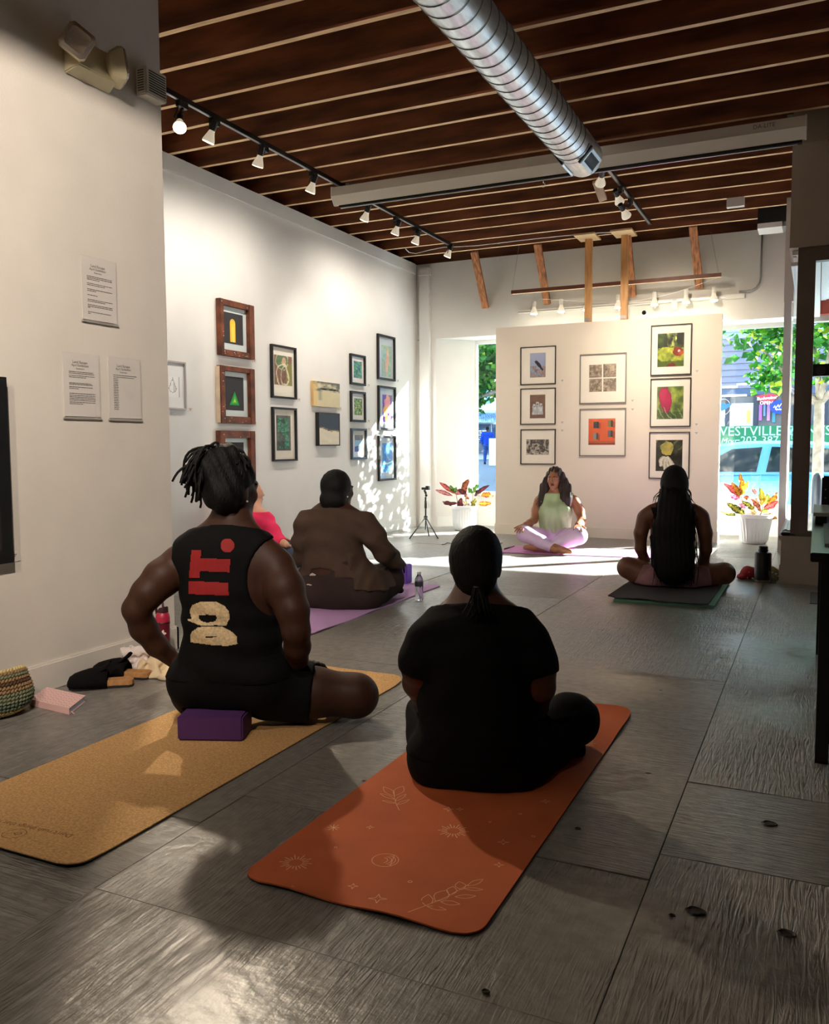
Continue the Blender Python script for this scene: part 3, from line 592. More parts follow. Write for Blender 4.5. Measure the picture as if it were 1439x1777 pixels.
for (y, px, aim, w, ln), nm in zip(L1, names):
    if aim is None:
        p = onX(px[0], px[1], TX+.07); track_lamp((TX, y, TZ), p, (-2.2, 2.5, 0.0), nm, 'black track lamps by the gallery wall', w, ln, col=(1, .84, .64), ang=66, blend=1.0)
    else:
        p = onX(px[0], px[1], TX-.035); track_lamp((TX, y, TZ), p, aim, nm, 'black track lamps by the gallery wall', w, ln, ang=150 if y != 7.89 else 64, blend=1, col=(1, .91, .80))
T2 = -1.79
track('lighting_track', 'shorter black lighting track under the joists in front of the display wall', (T2, 6.9), (T2, 10.07), TZ)
p = onX(1076, 352, T2-.03); track_lamp((T2, 8.52, TZ), p, (-1.55, 10.5, 2.2), 'track lamp with a black collar hanging in front of the display wall', 'lamps in front of the display wall', 190, LC, col=(1, .84, .66), ang=66, blend=1.0)
p = onX(1088, 376, T2+.05); track_lamp((T2, 8.98, TZ), p, (-1.15, 10.5, 2.0), 'track lamp just behind the one with the black collar', 'lamps in front of the display wall', 70, LC, col=(1, .82, .6), ang=60, blend=1.0)
track_lamp((T2, 7.70, TZ), (T2-.03, 7.78, 3.46), (-2.9, 10.5, 1.7), 'track lamp tucked behind the end of the metal duct', 'lamps in front of the display wall', 170, LC, col=(1, .87, .7), ang=60, blend=1.0)
# unseen track and lamps added behind the photographer to wash the near wall
track('lighting_track', 'unseen lighting track added over the near part of the room', (-0.9, -2.2), (-0.9, 0.9), TZ)
for y, aim, w in ((0.5, (XN, 2.7, 2.5), 380), (-1.2, (XN, 1.3, 2.2), 230)):
    track_lamp((-.9, y, TZ), (-.95, y+.02, 3.47), aim, 'added unseen lamp aimed at the near wall, nearer lamp' if y > 0 else 'added unseen lamp aimed at the near wall, rear lamp', 'added lamps over the near wall', w, LW, col=(1, .86, .73), ang=100, blend=1)

# white projection screen housing
r = root('screen_housing', 'long white projection screen housing hung below the joists', 'screen', (-2.2, 7.3, 3.5))
x0, x1 = -4.31, -0.145
prof = [(7.30, 3.545), (7.30, 3.625), (7.345, 3.635), (7.46, 3.635), (7.46, 3.50), (7.40, 3.475), (7.36, 3.468)]
b = B(); b.loft([[(x, y, z) for y, z in prof] for x in (x0+.012, x1-.012)]); b.obj('case', mat('cream white enamel', (226, 220, 206), .4), r)
for xx in ((x0, x0+.012), (x1-.012, x1)):
    b = B(); c = [(y, z) for y, z in prof]; b.loft([[(x, y+(0.004 if y > 7.4 else -.004), z+(.004 if z > 3.55 else -.004)) for y, z in c] for x in xx]); b.obj('end_cap', WHT, r)
B().box((x0+.05, 7.365, 3.452), (x1-.03, 7.43, 3.474)).obj('slot', BLK, r)
b = B(); b.cyl((x0+.06, 7.385, 3.446), (x1-.06, 7.385, 3.446), .007, n=8); b.obj('bottom_bar', SIL, r, auto=.6)
for x in (x0+.15, x1-.12): B().box((x-.02, 7.36, 3.635), (x+.02, 7.40, 3.668)).obj('bracket', SIL, r)
text('maker_mark', 'DA-LITE', .045, mat('grey print', (110, 104, 96), .6), (x1-.30, 7.2975, 3.590), (1, 0, 0), (0, 0, 1), r)
q = onY(943, 313, 7.45); b = B(); b.tube([(q.x, 7.45, 3.47), (q.x, 7.45, 3.44)] + [(q.x+.018*math.sin(t), 7.45, 3.422+.018*math.cos(t)) for t in [.0, .8, 1.6, 2.4, 3.2, 4.0]], .004, 6); b.obj('pull_hook', WHT, r, smooth=True)

# galvanised spiral duct
DX, DZ, DR = -1.748, 3.42, .1427
GALV = mat('galvanised steel', (226, 232, 236), .36, metal=.75, var=.16, vscale=7, bump=.08, bscale=40, stretch=(6, 1.2, 6))
r = root('spiral_duct', 'galvanised spiral duct hanging under the ceiling joists', 'duct', (DX, 2.5, DZ))
b = B(); b.lathe((DX, -3, DZ), (0, 1, 0), [(0, DR), (9.55, DR)], 48, cap=False); b.lathe((DX, 6.55, DZ), (0, 1, 0), [(0, DR), (.004, DR+.003), (.36, DR+.003), (.37, DR-.002), (.372, .0)], 48, cap=False); b.obj('pipe', GALV, r, auto=.5)
b = B(); pts = []
pitch = .125; n = int((6.50+1.0)/pitch*28)
for i in range(n):
    t = i/28*2*PI; y = -1.0+i/28*pitch; pts.append((DX+math.cos(t)*(DR+.0012), y, DZ+math.sin(t)*(DR+.0012)))
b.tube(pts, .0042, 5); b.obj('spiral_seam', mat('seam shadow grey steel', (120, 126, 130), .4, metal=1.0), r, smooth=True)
def on_duct(y, a, k=0.0): return Vector((DX+math.cos(a)*(DR+k), y, DZ+math.sin(a)*(DR+k)))
for a0, nm in ((math.radians(-42), 'grille'), (math.radians(-142), 'grille')):
    b = B(); ax = on_duct(0, a0)-Vector((DX, 0, DZ)); ax.normalize(); tg = Vector((-ax.z, 0, ax.x)); c = Vector((DX, 6.70, DZ))+ax*(DR-.004); hw, hl = .064, .155
    def pl(s, t, k): return c+tg*s+Vector((0, t, 0))+ax*k
    for s0, s1, t0, t1 in ((-hw, -hw+.022, -hl, hl), (hw-.022, hw, -hl, hl), (-hw, hw, -hl, -hl+.022), (-hw, hw, hl-.022, hl)):
        b.hexa([pl(s0, t0, 0), pl(s1, t0, 0), pl(s1, t1, 0), pl(s0, t1, 0), pl(s0, t0, .016), pl(s1, t0, .016), pl(s1, t1, .016), pl(s0, t1, .016)])
    g = b.obj('grille_frame', mat('galvanised frame', (214, 220, 224), .35, metal=.6), r)
    B().hexa([pl(-hw+.02, -hl+.02, .0005), pl(hw-.02, -hl+.02, .0005), pl(hw-.02, hl-.02, .0005), pl(-hw+.02, hl-.02, .0005), pl(-hw+.02, -hl+.02, .003), pl(hw-.02, -hl+.02, .003), pl(hw-.02, hl-.02, .003), pl(-hw+.02, hl-.02, .003)]).obj('opening', mat('black opening', (8, 8, 8), .9), g)
    for k in range(14):
        t = -hl+.028+k*(2*hl-.056)/13; bb = B(); bb.hexa([pl(-hw+.02, t-.002, .004), pl(hw-.02, t-.002, .004), pl(hw-.02, t+.002, .004), pl(-hw+.02, t+.002, .004), pl(-hw+.02, t-.005, .012), pl(hw-.02, t-.005, .012), pl(hw-.02, t-.002, .012), pl(-hw+.02, t-.002, .012)])
        bb.obj('slat', mat('galvanised slat', (150, 154, 158), .4, metal=.7), g)
    b = B(); b.hexa([pl(-hw-.01, -hl-.02, -.004), pl(hw+.01, -hl-.02, -.004), pl(hw+.01, -hl, -.004), pl(-hw-.01, -hl, -.004), pl(-hw-.01, -hl-.02, .013), pl(hw+.01, -hl-.02, .013), pl(hw+.01, -hl, .013), pl(-hw-.01, -hl, .013)]); b.obj('gasket', BLK, g)
for y in (2.2, 4.4, 6.2):
    b = B(); b.cyl((DX, y, DZ+DR), (DX, y, ZC+.27), .004, n=6); b.obj('hanger', SIL, r)

# emergency light on the near wall
BEI = mat('beige plastic', (206, 196, 160), .4)
def nw(px, py, k=0.0): return onX(px, py, XN+k)
e0, e1 = nw(106, 88), nw(196, 132); zt = (e0.z+e1.z)/2
r = root('emergency_light', 'beige emergency light with two square lamp heads high on the near wall', 'emergency light', (XN, (e0.y+e1.y)/2, zt))
yA, yB = e0.y+.01, e1.y-.03; h = .10
b = B(); b.hexa([(XN+.001, yA, zt-h), (XN+.001, yB, zt-h), (XN+.085, yB-.03, zt-h+.03), (XN+.085, yA+.015, zt-h+.03), (XN+.001, yA, zt+h*.8), (XN+.001, yB, zt+h*.8), (XN+.07, yB-.06, zt+h*.62), (XN+.07, yA+.02, zt+h*.62)]); b.obj('case', BEI, r, bevel=.006)
LENS = mat('faceted clear lens', (200, 190, 178), .15, metal=.8, bump=.5, bscale=300, dist=.004)
def head(c, ax, up, s, nm):
    ax = Vector(ax).normalized(); u = Vector(up); u = (u-ax*u.dot(ax)).normalized(); v = ax.cross(u)
    b = B(); R = []
    for k, q in ((-.075, .35), (-.055, .72), (-.02, .97), (.0, 1.0)):
        R.append([Vector(c)+ax*k+(u*a+v*c2)*s*q for a, c2 in ((1, .75), (.75, 1), (-.75, 1), (-1, .75), (-1, -.75), (-.75, -1), (.75, -1), (1, -.75))])
    b.loft(R); hd = b.obj('lamp_head', BEI, r, auto=.6)
    b = B(); b.loft([[Vector(c)+ax*k+(u*a+v*c2)*s*q for a, c2 in ((1, .75), (.75, 1), (-.75, 1), (-1, .75), (-1, -.75), (-.75, -1), (.75, -1), (1, -.75))] for k, q in ((.0, .98), (.012, .94), (.022, .7), (.014, .5), (.012, .1))]); b.obj('lens', LENS, hd, auto=.4)
    b = B(); b.bar(Vector(c)-ax*.07, (XN+.06, c[1], zt-.0), .03, .03); b.obj('swivel', BEI, r)
hc = nw(134, 71, .13); head(hc, (.80, -.62, -.16), (.25, .45, .86), .068, 'a')
hc = nw(209, 118, .10); head(hc, (.50, .86, .12), (-.1, .0, 1), .080, 'b')
# white alarm sounder beside it
p0, p1 = nw(234, 122, 0), nw(233, 160, 0)
yA = p0.y; yB = YN-.035; zc0 = nw(258, 146, .04).z; hh = .073
r = root('alarm_sounder', 'small louvred white alarm box at the end of the near wall', 'alarm', (XN, (yA+yB)/2, zc0))
b = B(); b.box((XN+.001, yA, zc0-hh), (XN+.075, yB, zc0+hh)); b.obj('case', mat('off white plastic', (214, 208, 194), .45), r, bevel=.006)
for k in range(9):
    z = zc0-hh+.022+k*.0125; B().box((XN+.0745, yA+.02, z), (XN+.0765, yB-.012, z+.006)).obj('slot', mat('slot dark', (60, 56, 50), .8), r)
    B().box((XN+.018, yA-.0015, z), (XN+.058, yA+.0005, z+.004)).obj('slot', mat('slot dark', (60, 56, 50), .8), r)

# notices in clear sleeves
PAPER = mat('white paper', (226, 220, 214), .7); INK = mat('black ink', (34, 32, 32), .7)
SLV = mat_glass('clear plastic sleeve', (.97, .97, .97), .9)
def notice(pxs, label, lines, title, qr=False, seed=0):
    rr = random.Random(seed); a = nw(*pxs[0]); c = nw(*pxs[1]); y0, y1, z1, z0 = a.y, c.y, a.z, c.z
    r = root('notice', label, 'notice', (XN, (y0+y1)/2, z0), 'paper notices on the near wall')
    B().box((XN+.004, y0+.006, z0+.008), (XN+.005, y1-.006, z1-.004)).obj('paper', PAPER, r)
    b = B(); n = 8; R = []
    for i in range(n+1):
        t = i/n; y = y0+(y1-y0)*t; k = .0075+.006*math.sin(t*9+seed)*(.2+t); R.append((y, k))
    vs = []; fs = []
    for j in range(7):
        z = z0-.004+(z1-z0+.006)*j/6
        for y, k in R: vs.append((XN+k*(.55+.45*math.cos(j*1.1+y*8)) if j < 6 else XN+.007, y, z))
    m = n+1
    for j in range(6):
        for i in range(n): fs.append((j*m+i, j*m+i+1, (j+1)*m+i+1, (j+1)*m+i))
    vs = [(max(x, XN+.0065), y, z) for x, y, z in vs]
    b.add(vs, fs); b.obj('sleeve', SLV, r, smooth=True, fix=False)
    B().box((XN+.001, y0, z0-.006), (XN+.010, y1, z0+.001)).obj('sleeve_edge', mat('sleeve edge', (150, 144, 138), .4), r)
    w = y1-y0; h = z1-z0
    for k, (s, sz) in enumerate(title): text('title', s, sz*.9, INK, (XN+.0056, (y0+y1)/2-.008, z1-h*(.135+.05*k)), (0, 1, 0), (0, 0, 1), r)
    b = B()
    for t, f in lines:
        x = y0+w*.17; z = z1-h*t; end = y0+w*(.17+.68*f)
        while x < end:
            q = rr.uniform(.006, .02); b.box((XN+.0050, x, z-.0016), (XN+.0056, min(x+q, end), z+.0013)); x += q+.0028
    b.obj('lettering', INK, r)
T = [('Land Escape', .021), ('April Exhibition', .019), ('Statement', .014)]
notice(((137, 441), (204, 566)), 'upper notice in a plastic sleeve, alone above the other two', [(.30, 1), (.325, 1), (.35, .5), (.41, 1), (.435, .7), (.50, 1), (.525, .35), (.59, .4), (.66, 1), (.685, .7), (.74, 1), (.765, 1), (.785, .1), (.85, .92), (.875, .1)], T, seed=1)
notice(((105, 610), (175, 727)), 'lower notice on the side nearer the emergency light, three blocks of text', [(.285, .95), (.31, .98), (.345, 1), (.37, .65), (.46, .85), (.48, .9), (.52, .9), (.545, .35), (.62, 1), (.65, 1), (.675, .98), (.70, 1), (.725, 1), (.755, 1), (.78, .5)], T, seed=2)
notice(((184, 618), (246, 730)), 'lower notice nearest the wall end, a price list in a shiny curled sleeve', [(.285, 1), (.315, .9)]+[(.345+.027*k, .2) for k in range(19)], T, seed=5)
# black frame at the edge of the near wall and its small label
a, c = nw(12, 975), nw(0, 716)
r = root('framed_picture', 'large black framed picture cut off at the edge of the near wall', 'picture', (XN, 2.4, .6))
B().box((XN+.002, 1.6, a.z), (XN+.045, a.y, a.z+.82)).obj('frame', mat('black picture frame', (12, 12, 12), .45), r)
B().box((XN+.0445, 1.66, a.z+.06), (XN+.047, a.y-.06, a.z+.76)).obj('canvas', mat('dark canvas', (40, 34, 34), .6, var=.4, vscale=5), r)
p = nw(24, 967); r = root('wall_label', 'small printed label beside the large black frame on the near wall', 'label', p, 'artwork labels')
B().box((XN+.001, p.y-.02, p.z-.02), (XN+.003, p.y+.032, p.z+.022)).obj('card', PAPER, r)
b = B()
for k, f in enumerate((1, .8, .6, .5)): b.box((XN+.003, p.y-.015, p.z+.010-.007*k), (XN+.0034, p.y-.015+.028*f, p.z+.013-.007*k))
b.obj('lettering', INK, r)

# white track with lamps over the display wall
za = onY(900, 542, YB-.05).z; xa, xb = onY(899, 541, YB-.05).x, onY(1262, 512, YB-.05).x
r = root('lighting_track', 'white lighting track on the header wall above the display wall', 'track', ((xa+xb)/2, YB, za))
B().box((xa, YB-.05, za-.012), (xb, YB-.002, za+.022)).obj('rail', WHT, r)
b = B(); b.box((xa, YB-.052, za-.004), (xb, YB-.049, za+.006)); b.obj('conductor', SIL, r)
B().box((xb-.02, YB-.055, za-.022), (xb+.20, YB-.002, za+.03)).obj('feed_box', WHT, r, bevel=.004)
lab = ['first', 'second', 'third', 'fourth', 'fifth', 'sixth', 'seventh']
for k, px in enumerate((927, 974, 1018, 1073, 1136, 1191, 1239)):
    py = 545-(px-927)*.073; l = onY(px, py, YB-.16); t = (l.x-.01, YB-.05, za-.012)
    track_lamp(t, l, (l.x+.04, YB-.30, 1.0), lab[k]+' white lamp counted from the corner pilaster on the white track', 'white lamps over the display wall', 30, lens_mat('cool white lens', (255, 246, 228), 6.0), body=WHT, col=(1, .86, .62), ang=120, blend=1, cable=False)
# conduit from the track up to the joists
r = root('conduit', 'grey steel conduit bending up the header wall from the white track', 'pipe', (xb+.3, YB, 3.0))
pts = [onY(*p, YB-.03) for p in ((1283, 506), (1297, 505.5), (1305, 504), (1313, 499), (1319, 490), (1321, 478), (1322, 440), (1323.5, 396))]
b = B(); b.tube(pts, .011, 10); b.obj('pipe', SIL, r, smooth=True)
for p in (onY(1299, 505, YB-.03), onY(1322.5, 400, YB-.03)): B().box((p.x-.016, YB-.045, p.z-.016), (p.x+.016, YB-.001, p.z+.016)).obj('clip', SIL, r)
# security camera and sensor box on the header wall
p = onY(1119, 545, YB-.09); r = root('security_camera', 'small white security camera with a black lens on the header wall', 'camera', p)
b = B(); b.lathe((p.x, YB-.002, p.z-.02), (0, -1, 0), [(0, .035), (.03, .035), (.045, .02)], 16); b.obj('mount', WHT, r, auto=.6)
b = B(); b.box((p.x-.035, YB-.13, p.z-.055), (p.x+.035, YB-.03, p.z+.05)); b.obj('body', WHT, r, bevel=.02)
b = B(); b.lathe((p.x, YB-.1295, p.z+.012), (0, -1, 0), [(0, .028), (.006, .026), (.008, .01)], 18); b.obj('lens', mat('black lens', (6, 6, 6), .1), r, auto=.6)
p = onY(1171, 529, YB-.03); tag(B().box((p.x-.035, YB-.06, p.z-.06), (p.x+.035, YB-.002, p.z+.06)).obj('motion_sensor', WHT, bevel=.01), 'white motion sensor box between two lamps on the header wall', 'sensor')

# display wall with its posts
r = root('display_wall', 'freestanding cream display wall hung with framed prints', 'partition', (-2.4, 10.5, 0))
PW = mat('cream display wall paint', (222, 212, 196), .6, var=.02, vscale=3, bump=.05, bscale=100)
B().box((-3.775, 10.50, 0.0), (-1.035, 10.62, 2.645)).obj('panel', PW, r)
b = B(); b.box((-3.783, 10.486, 0.0), (-1.027, 10.4995, 0.13)); b.box((-1.0345, 10.4995, 0), (-1.027, 10.63, .13)); b.obj('baseboard', mat('cream display wall paint', (222, 212, 196), .6), r)
OAK = mat('pale oak post', (214, 160, 100), .5, var=.25, vscale=5, stretch=(8, 8, .8)); 
for px0, pxp in ((1021, 1018), (1083.5, 1083)):
    x = onY(px0, 480, 10.56).x
    B().box((x-.035, 10.53, 2.646), (x+.045, 10.60, 3.648)).obj('post', OAK, r)
    B().box((x-.12, 10.30, 3.648), (x+.13, 10.66, 3.6685)).obj('post_plate', mat('pale plywood plate', (232, 200, 150), .55, var=.15, vscale=6), r)
    B().box((x-.03, 10.521, 2.66), (x+.03, 10.5295, 2.70)).obj('bracket', SIL, r)
# suspended wooden bar
pa, pb = onY(888, 506, 10.70), onY(1252, 479, 10.70); z = (pa.z+pb.z)/2
r = root('hanging_bar', 'long slim wooden bar hung on wires over the display wall', 'bar', ((pa.x+pb.x)/2, 10.70, z))
b = B(); b.box((pa.x, 10.68, z-.022), (pb.x, 10.722, z+.024)); mi = [1 if all(b.v[i][2] < z for i in f) else 0 for f in b.f]; b.mi = mi; b.obj('bar', [mat('red brown bar wood', (110, 62, 40), .5, var=.2), LIGHTWOOD], r)
for px, py, x in ((901, 425, pa.x+.01), (1234, 403, pb.x-.03)):
    q = onY(px, py, YB-.01); b = B(); b.tube([(x, 10.70, z+.02), (q.x, YB-.01, q.z)], .0022, 5); b.obj('wire', SIL, r)
b = B(); n = 20; a0, a1 = onY(935, 519, 10.69), onY(1244, 482, 10.69); b.tube([a0.lerp(a1, i/n)+Vector((0, 0, -.16*math.sin(PI*(i/n)**1.2)*1.0)) for i in range(n+1)], .003, 5); b.obj('slack_wire', WHT, r, smooth=True)
# diagonal braces between joists and header wall
BR = mat('weathered brace wood', (186, 124, 80), .7, var=.55, vscale=6, stretch=(7, 2, 1.4))
for k, (t, bt) in enumerate((((823, 437), (843, 534)), ((933, 424), (950, 527)), ((1088, 400), (1098, 514)), ((1203, 393), (1214, 500)))):
    a = onY(t[0], t[1], 10.56); c = onY(bt[0], bt[1], YB-.02); a.z = min(a.z, ZC+.10)
    d = (c-a).normalized(); s = Vector((.045, 0, 0)); nn = d.cross(s).normalized()*.022
    b = B(); e = c; b.hexa([e-s-nn, e+s-nn, e+s+nn, e-s+nn, a-s-nn, a+s-nn, a+s+nn, a-s+nn])
    tag(b.obj('wooden_brace', BR), ('first', 'second', 'third', 'fourth')[k]+' diagonal timber brace from the corner pilaster, between joist and header wall', 'brace', 'diagonal timber braces')
a, c = onY(1035, 314, 8.31), onY(1047, 347, 8.45); b = B(); b.bar(a, c, .075, .05, (0, 1, 0)); tag(b.obj('wood_block', mat('pale scrap wood', (226, 204, 176), .6, var=.3)), 'short pale wood block hanging from a joist near the duct end', 'block')
# black speaker box on a white ledge at the end of the header wall
p0, p1 = onY(1315, 388, 10.3), onY(1371, 340, 10.3)
B2 = root('wall_speaker', 'black box speaker high in the corner above the right window', 'speaker', (p0.x, 10.3, p0.z))
B().box((p0.x, 10.3, p0.z), (XE-.004, 10.62, p1.z)).obj('cabinet', mat('black speaker cloth', (26, 27, 25), .75, bump=.2, bscale=200), B2)
B().box((p0.x, 10.30, p0.z-.055), (p0.x+.25, 10.62, p0.z-.002)).obj('mount', WHT, B2); B().box((p0.x+.255, 10.32, p0.z-.05), (XE-.004, 10.62, p0.z-.002)).obj('bracket', SIL, B2)
p = onZ(1276, 349, ZC-.03); tag(B().box((p.x-.08, p.y-.03, ZC-.09), (p.x+.09, p.y+.04, ZC-.001)).obj('junction_box', WHT), 'small white junction box under a joist near the speaker', 'box')
p = onY(1369, 258, 7.6); r = root('smoke_detector', 'little white detector on a joist at the bulkhead edge', 'detector', (p.x, 7.52, p.z)); b = B(); b.lathe((p.x-.02, 7.50, ZC-.001), (0, 0, -1), [(0, .035), (.02, .035), (.03, .025)], 16); b.obj('housing', WHT, r, auto=.6)
# loose white cable along the far joists
b = B(); pts = [onZ(px, py, ZC-.012) for px, py in ((704, 432), (710, 438), (722, 440), (745, 434), (770, 429), (800, 428), (830, 426), (880, 420), (930, 414), (980, 409), (1040, 404), (1100, 401))]
b.tube(pts, .005, 6); tag(b.obj('ceiling_cable', WHT, smooth=True), 'loose white cable running along the joists above the header wall', 'cable')
# ------------------------------------------------------------------ pictures
PRN = mat_attr('painted print', .45)
BFR = mat('black picture frame', (12, 12, 12), 0.45)
GFR = mat('grey picture frame', (132, 128, 122), 0.4, metal=.2)
BRD = mat('white mat board', (236, 230, 216), 0.8)
GLZ = mat_glass('picture glass', (1, 1, 1), .8)
RUST = mat('weathered brown window frame', (112, 58, 30), .6, var=.6, vscale=9, bump=.4, bscale=40)
CHIP = mat('chipped pale paint', (206, 186, 160), .7, var=.2)
class Fr:
    def __init__(s, wall, tl, br):   # tl / br: pixels of the front face corners
        k = .022
        s.wall = wall
        if wall == 'x':
            a, c = onX(*tl, XL+k), onX(*br, XL+k); s.U = Vector((0, 1, 0)); s.N = Vector((1, 0, 0)); s.O = Vector((XL, a.y, c.z)); s.w = c.y-a.y
        else:
            a, c = onY(*tl, 10.5-k), onY(*br, 10.5-k); s.U = Vector((1, 0, 0)); s.N = Vector((0, -1, 0)); s.O = Vector((a.x, 10.5, c.z)); s.w = c.x-a.x
        s.h = a.z-c.z
    def P(s, u, v, k): return s.O+s.U*u+s.N*k+Vector((0, 0, v))
    def rel(s, px, py, k=.012):   # pixel to u, v on the picture
        p = onX(px, py, XL+k) if s.wall == 'x' else onY(px, py, 10.5-k); d = p-s.O; return d.dot(s.U), d.z
    def slab(s, b, u0, v0, u1, v1, k0, k1, m=None):
        return b.hexa([s.P(u0, v0, k0), s.P(u1, v0, k0), s.P(u1, v0, k1), s.P(u0, v0, k1), s.P(u0, v1, k0), s.P(u1, v1, k0), s.P(u1, v1, k1), s.P(u0, v1, k1)], m)
    def border(s, m, parent, t, k, k0=.002, name='frame', bevel=.0):
        w, h = s.w, s.h; b = B()
        for q in ([(0, 0), (w, 0), (w-t, t), (t, t)], [(w, 0), (w, h), (w-t, h-t), (w-t, t)], [(w, h), (0, h), (t, h-t), (w-t, h-t)], [(0, h), (0, 0), (t, t), (t, h-t)]):
            b.hexa([s.P(u, v, k0) for u, v in q]+[s.P(u, v, k) for u, v in q])
        return b.obj(name, m, parent, bevel=bevel)
def card(fr, parent_label, px, py, grp):
    w = fr.wall; p = onX(px, py, XL) if w == 'x' else onY(px, py, 10.5); r = root('wall_label', parent_label, 'label', p, grp)
    U, N = fr.U, fr.N; b = B(); q = p-U*.032; b.hexa([q+N*.0005+Vector((0, 0, -.018)), q+U*.064+N*.0005+Vector((0, 0, -.018)), q+U*.064+N*.0025+Vector((0, 0, -.018)), q+N*.0025+Vector((0, 0, -.018)), q+N*.0005+Vector((0, 0, .018)), q+U*.064+N*.0005+Vector((0, 0, .018)), q+U*.064+N*.0025+Vector((0, 0, .018)), q+N*.0025+Vector((0, 0, .018))]); b.obj('card', mat('white label card', (222, 214, 202), .7), r)
    b = B()
    for i, f in enumerate((.8, .5, .35)): z = .009-.008*i; e = .022*f; b.hexa([p-U*e+N*k+Vector((0, 0, z+dz)) for dz in (0, .003) for k in (.0026,)*2][:0] or [p-U*e+N*.0026+Vector((0, 0, z)), p+U*e+N*.0026+Vector((0, 0, z)), p+U*e+N*.003+Vector((0, 0, z)), p-U*e+N*.003+Vector((0, 0, z)), p-U*e+N*.0026+Vector((0, 0, z+.003)), p+U*e+N*.0026+Vector((0, 0, z+.003)), p+U*e+N*.003+Vector((0, 0, z+.003)), p-U*e+N*.003+Vector((0, 0, z+.003))])
    b.obj('lettering', INK, r)
def picture(wall, tl, br, label, group, fm, t, k, prints, board=BRD, glass=True, inset=.010, slips=None):
    f = Fr(wall, tl, br); r = root('framed_picture', label, 'picture', f.P(f.w/2, 0, 0), group)
    f.border(fm, r, t, k)
    b = B(); f.slab(b, t*.8, t*.8, f.w-t*.8, f.h-t*.8, .003, .008); b.obj('mat_board', board, r)
    for (p0, p1, fn, nx, ny) in prints:
        u0, v1 = f.rel(*p0); u1, v0 = f.rel(*p1); u0 = max(u0, t*1.05); u1 = min(u1, f.w-t*1.05)
        b = B(); e = .004
        for q in ((u0-e, v0-e, u1+e, v0), (u0-e, v1, u1+e, v1+e), (u0-e, v0, u0, v1), (u1, v0, u1+e, v1)): f.slab(b, *q, .008, .0088)
        b.obj('mat_bevel', mat('mat bevel edge', (196, 190, 178), .8), r)
        grid_print('print', f.P(u0, v0, .0085), f.U*(u1-u0), Vector((0, 0, v1-v0)), nx, ny, fn, PRN, r)
    if glass: b = B(); f.slab(b, t*.9, t*.9, f.w-t*.9, f.h-t*.9, .0115, .0130); b.obj('glazing', GLZ, r)
    return f, r
C = lambda *a: tuple(v/255 for v in a)
def warp(fn, a=.07, f=5, seed=3):
    return lambda s, t: fn(s+a*(fbm(s*f, t*f, seed, 3)-.5)*2, t+a*(fbm(s*f+7, t*f+3, seed+5, 3)-.5)*2)
def leafy(seed, cols, sc=7):
    def fn(s, t):
        q = fbm(s*sc, t*sc*1.3, seed, 4); e = fbm(s*sc*2+4, t*sc*2.5, seed+9, 3)
        c = mixc(cols[0], cols[1], (q-.3)*2.4); return mixc(c, cols[2], (e-.52)*5)
    return fn
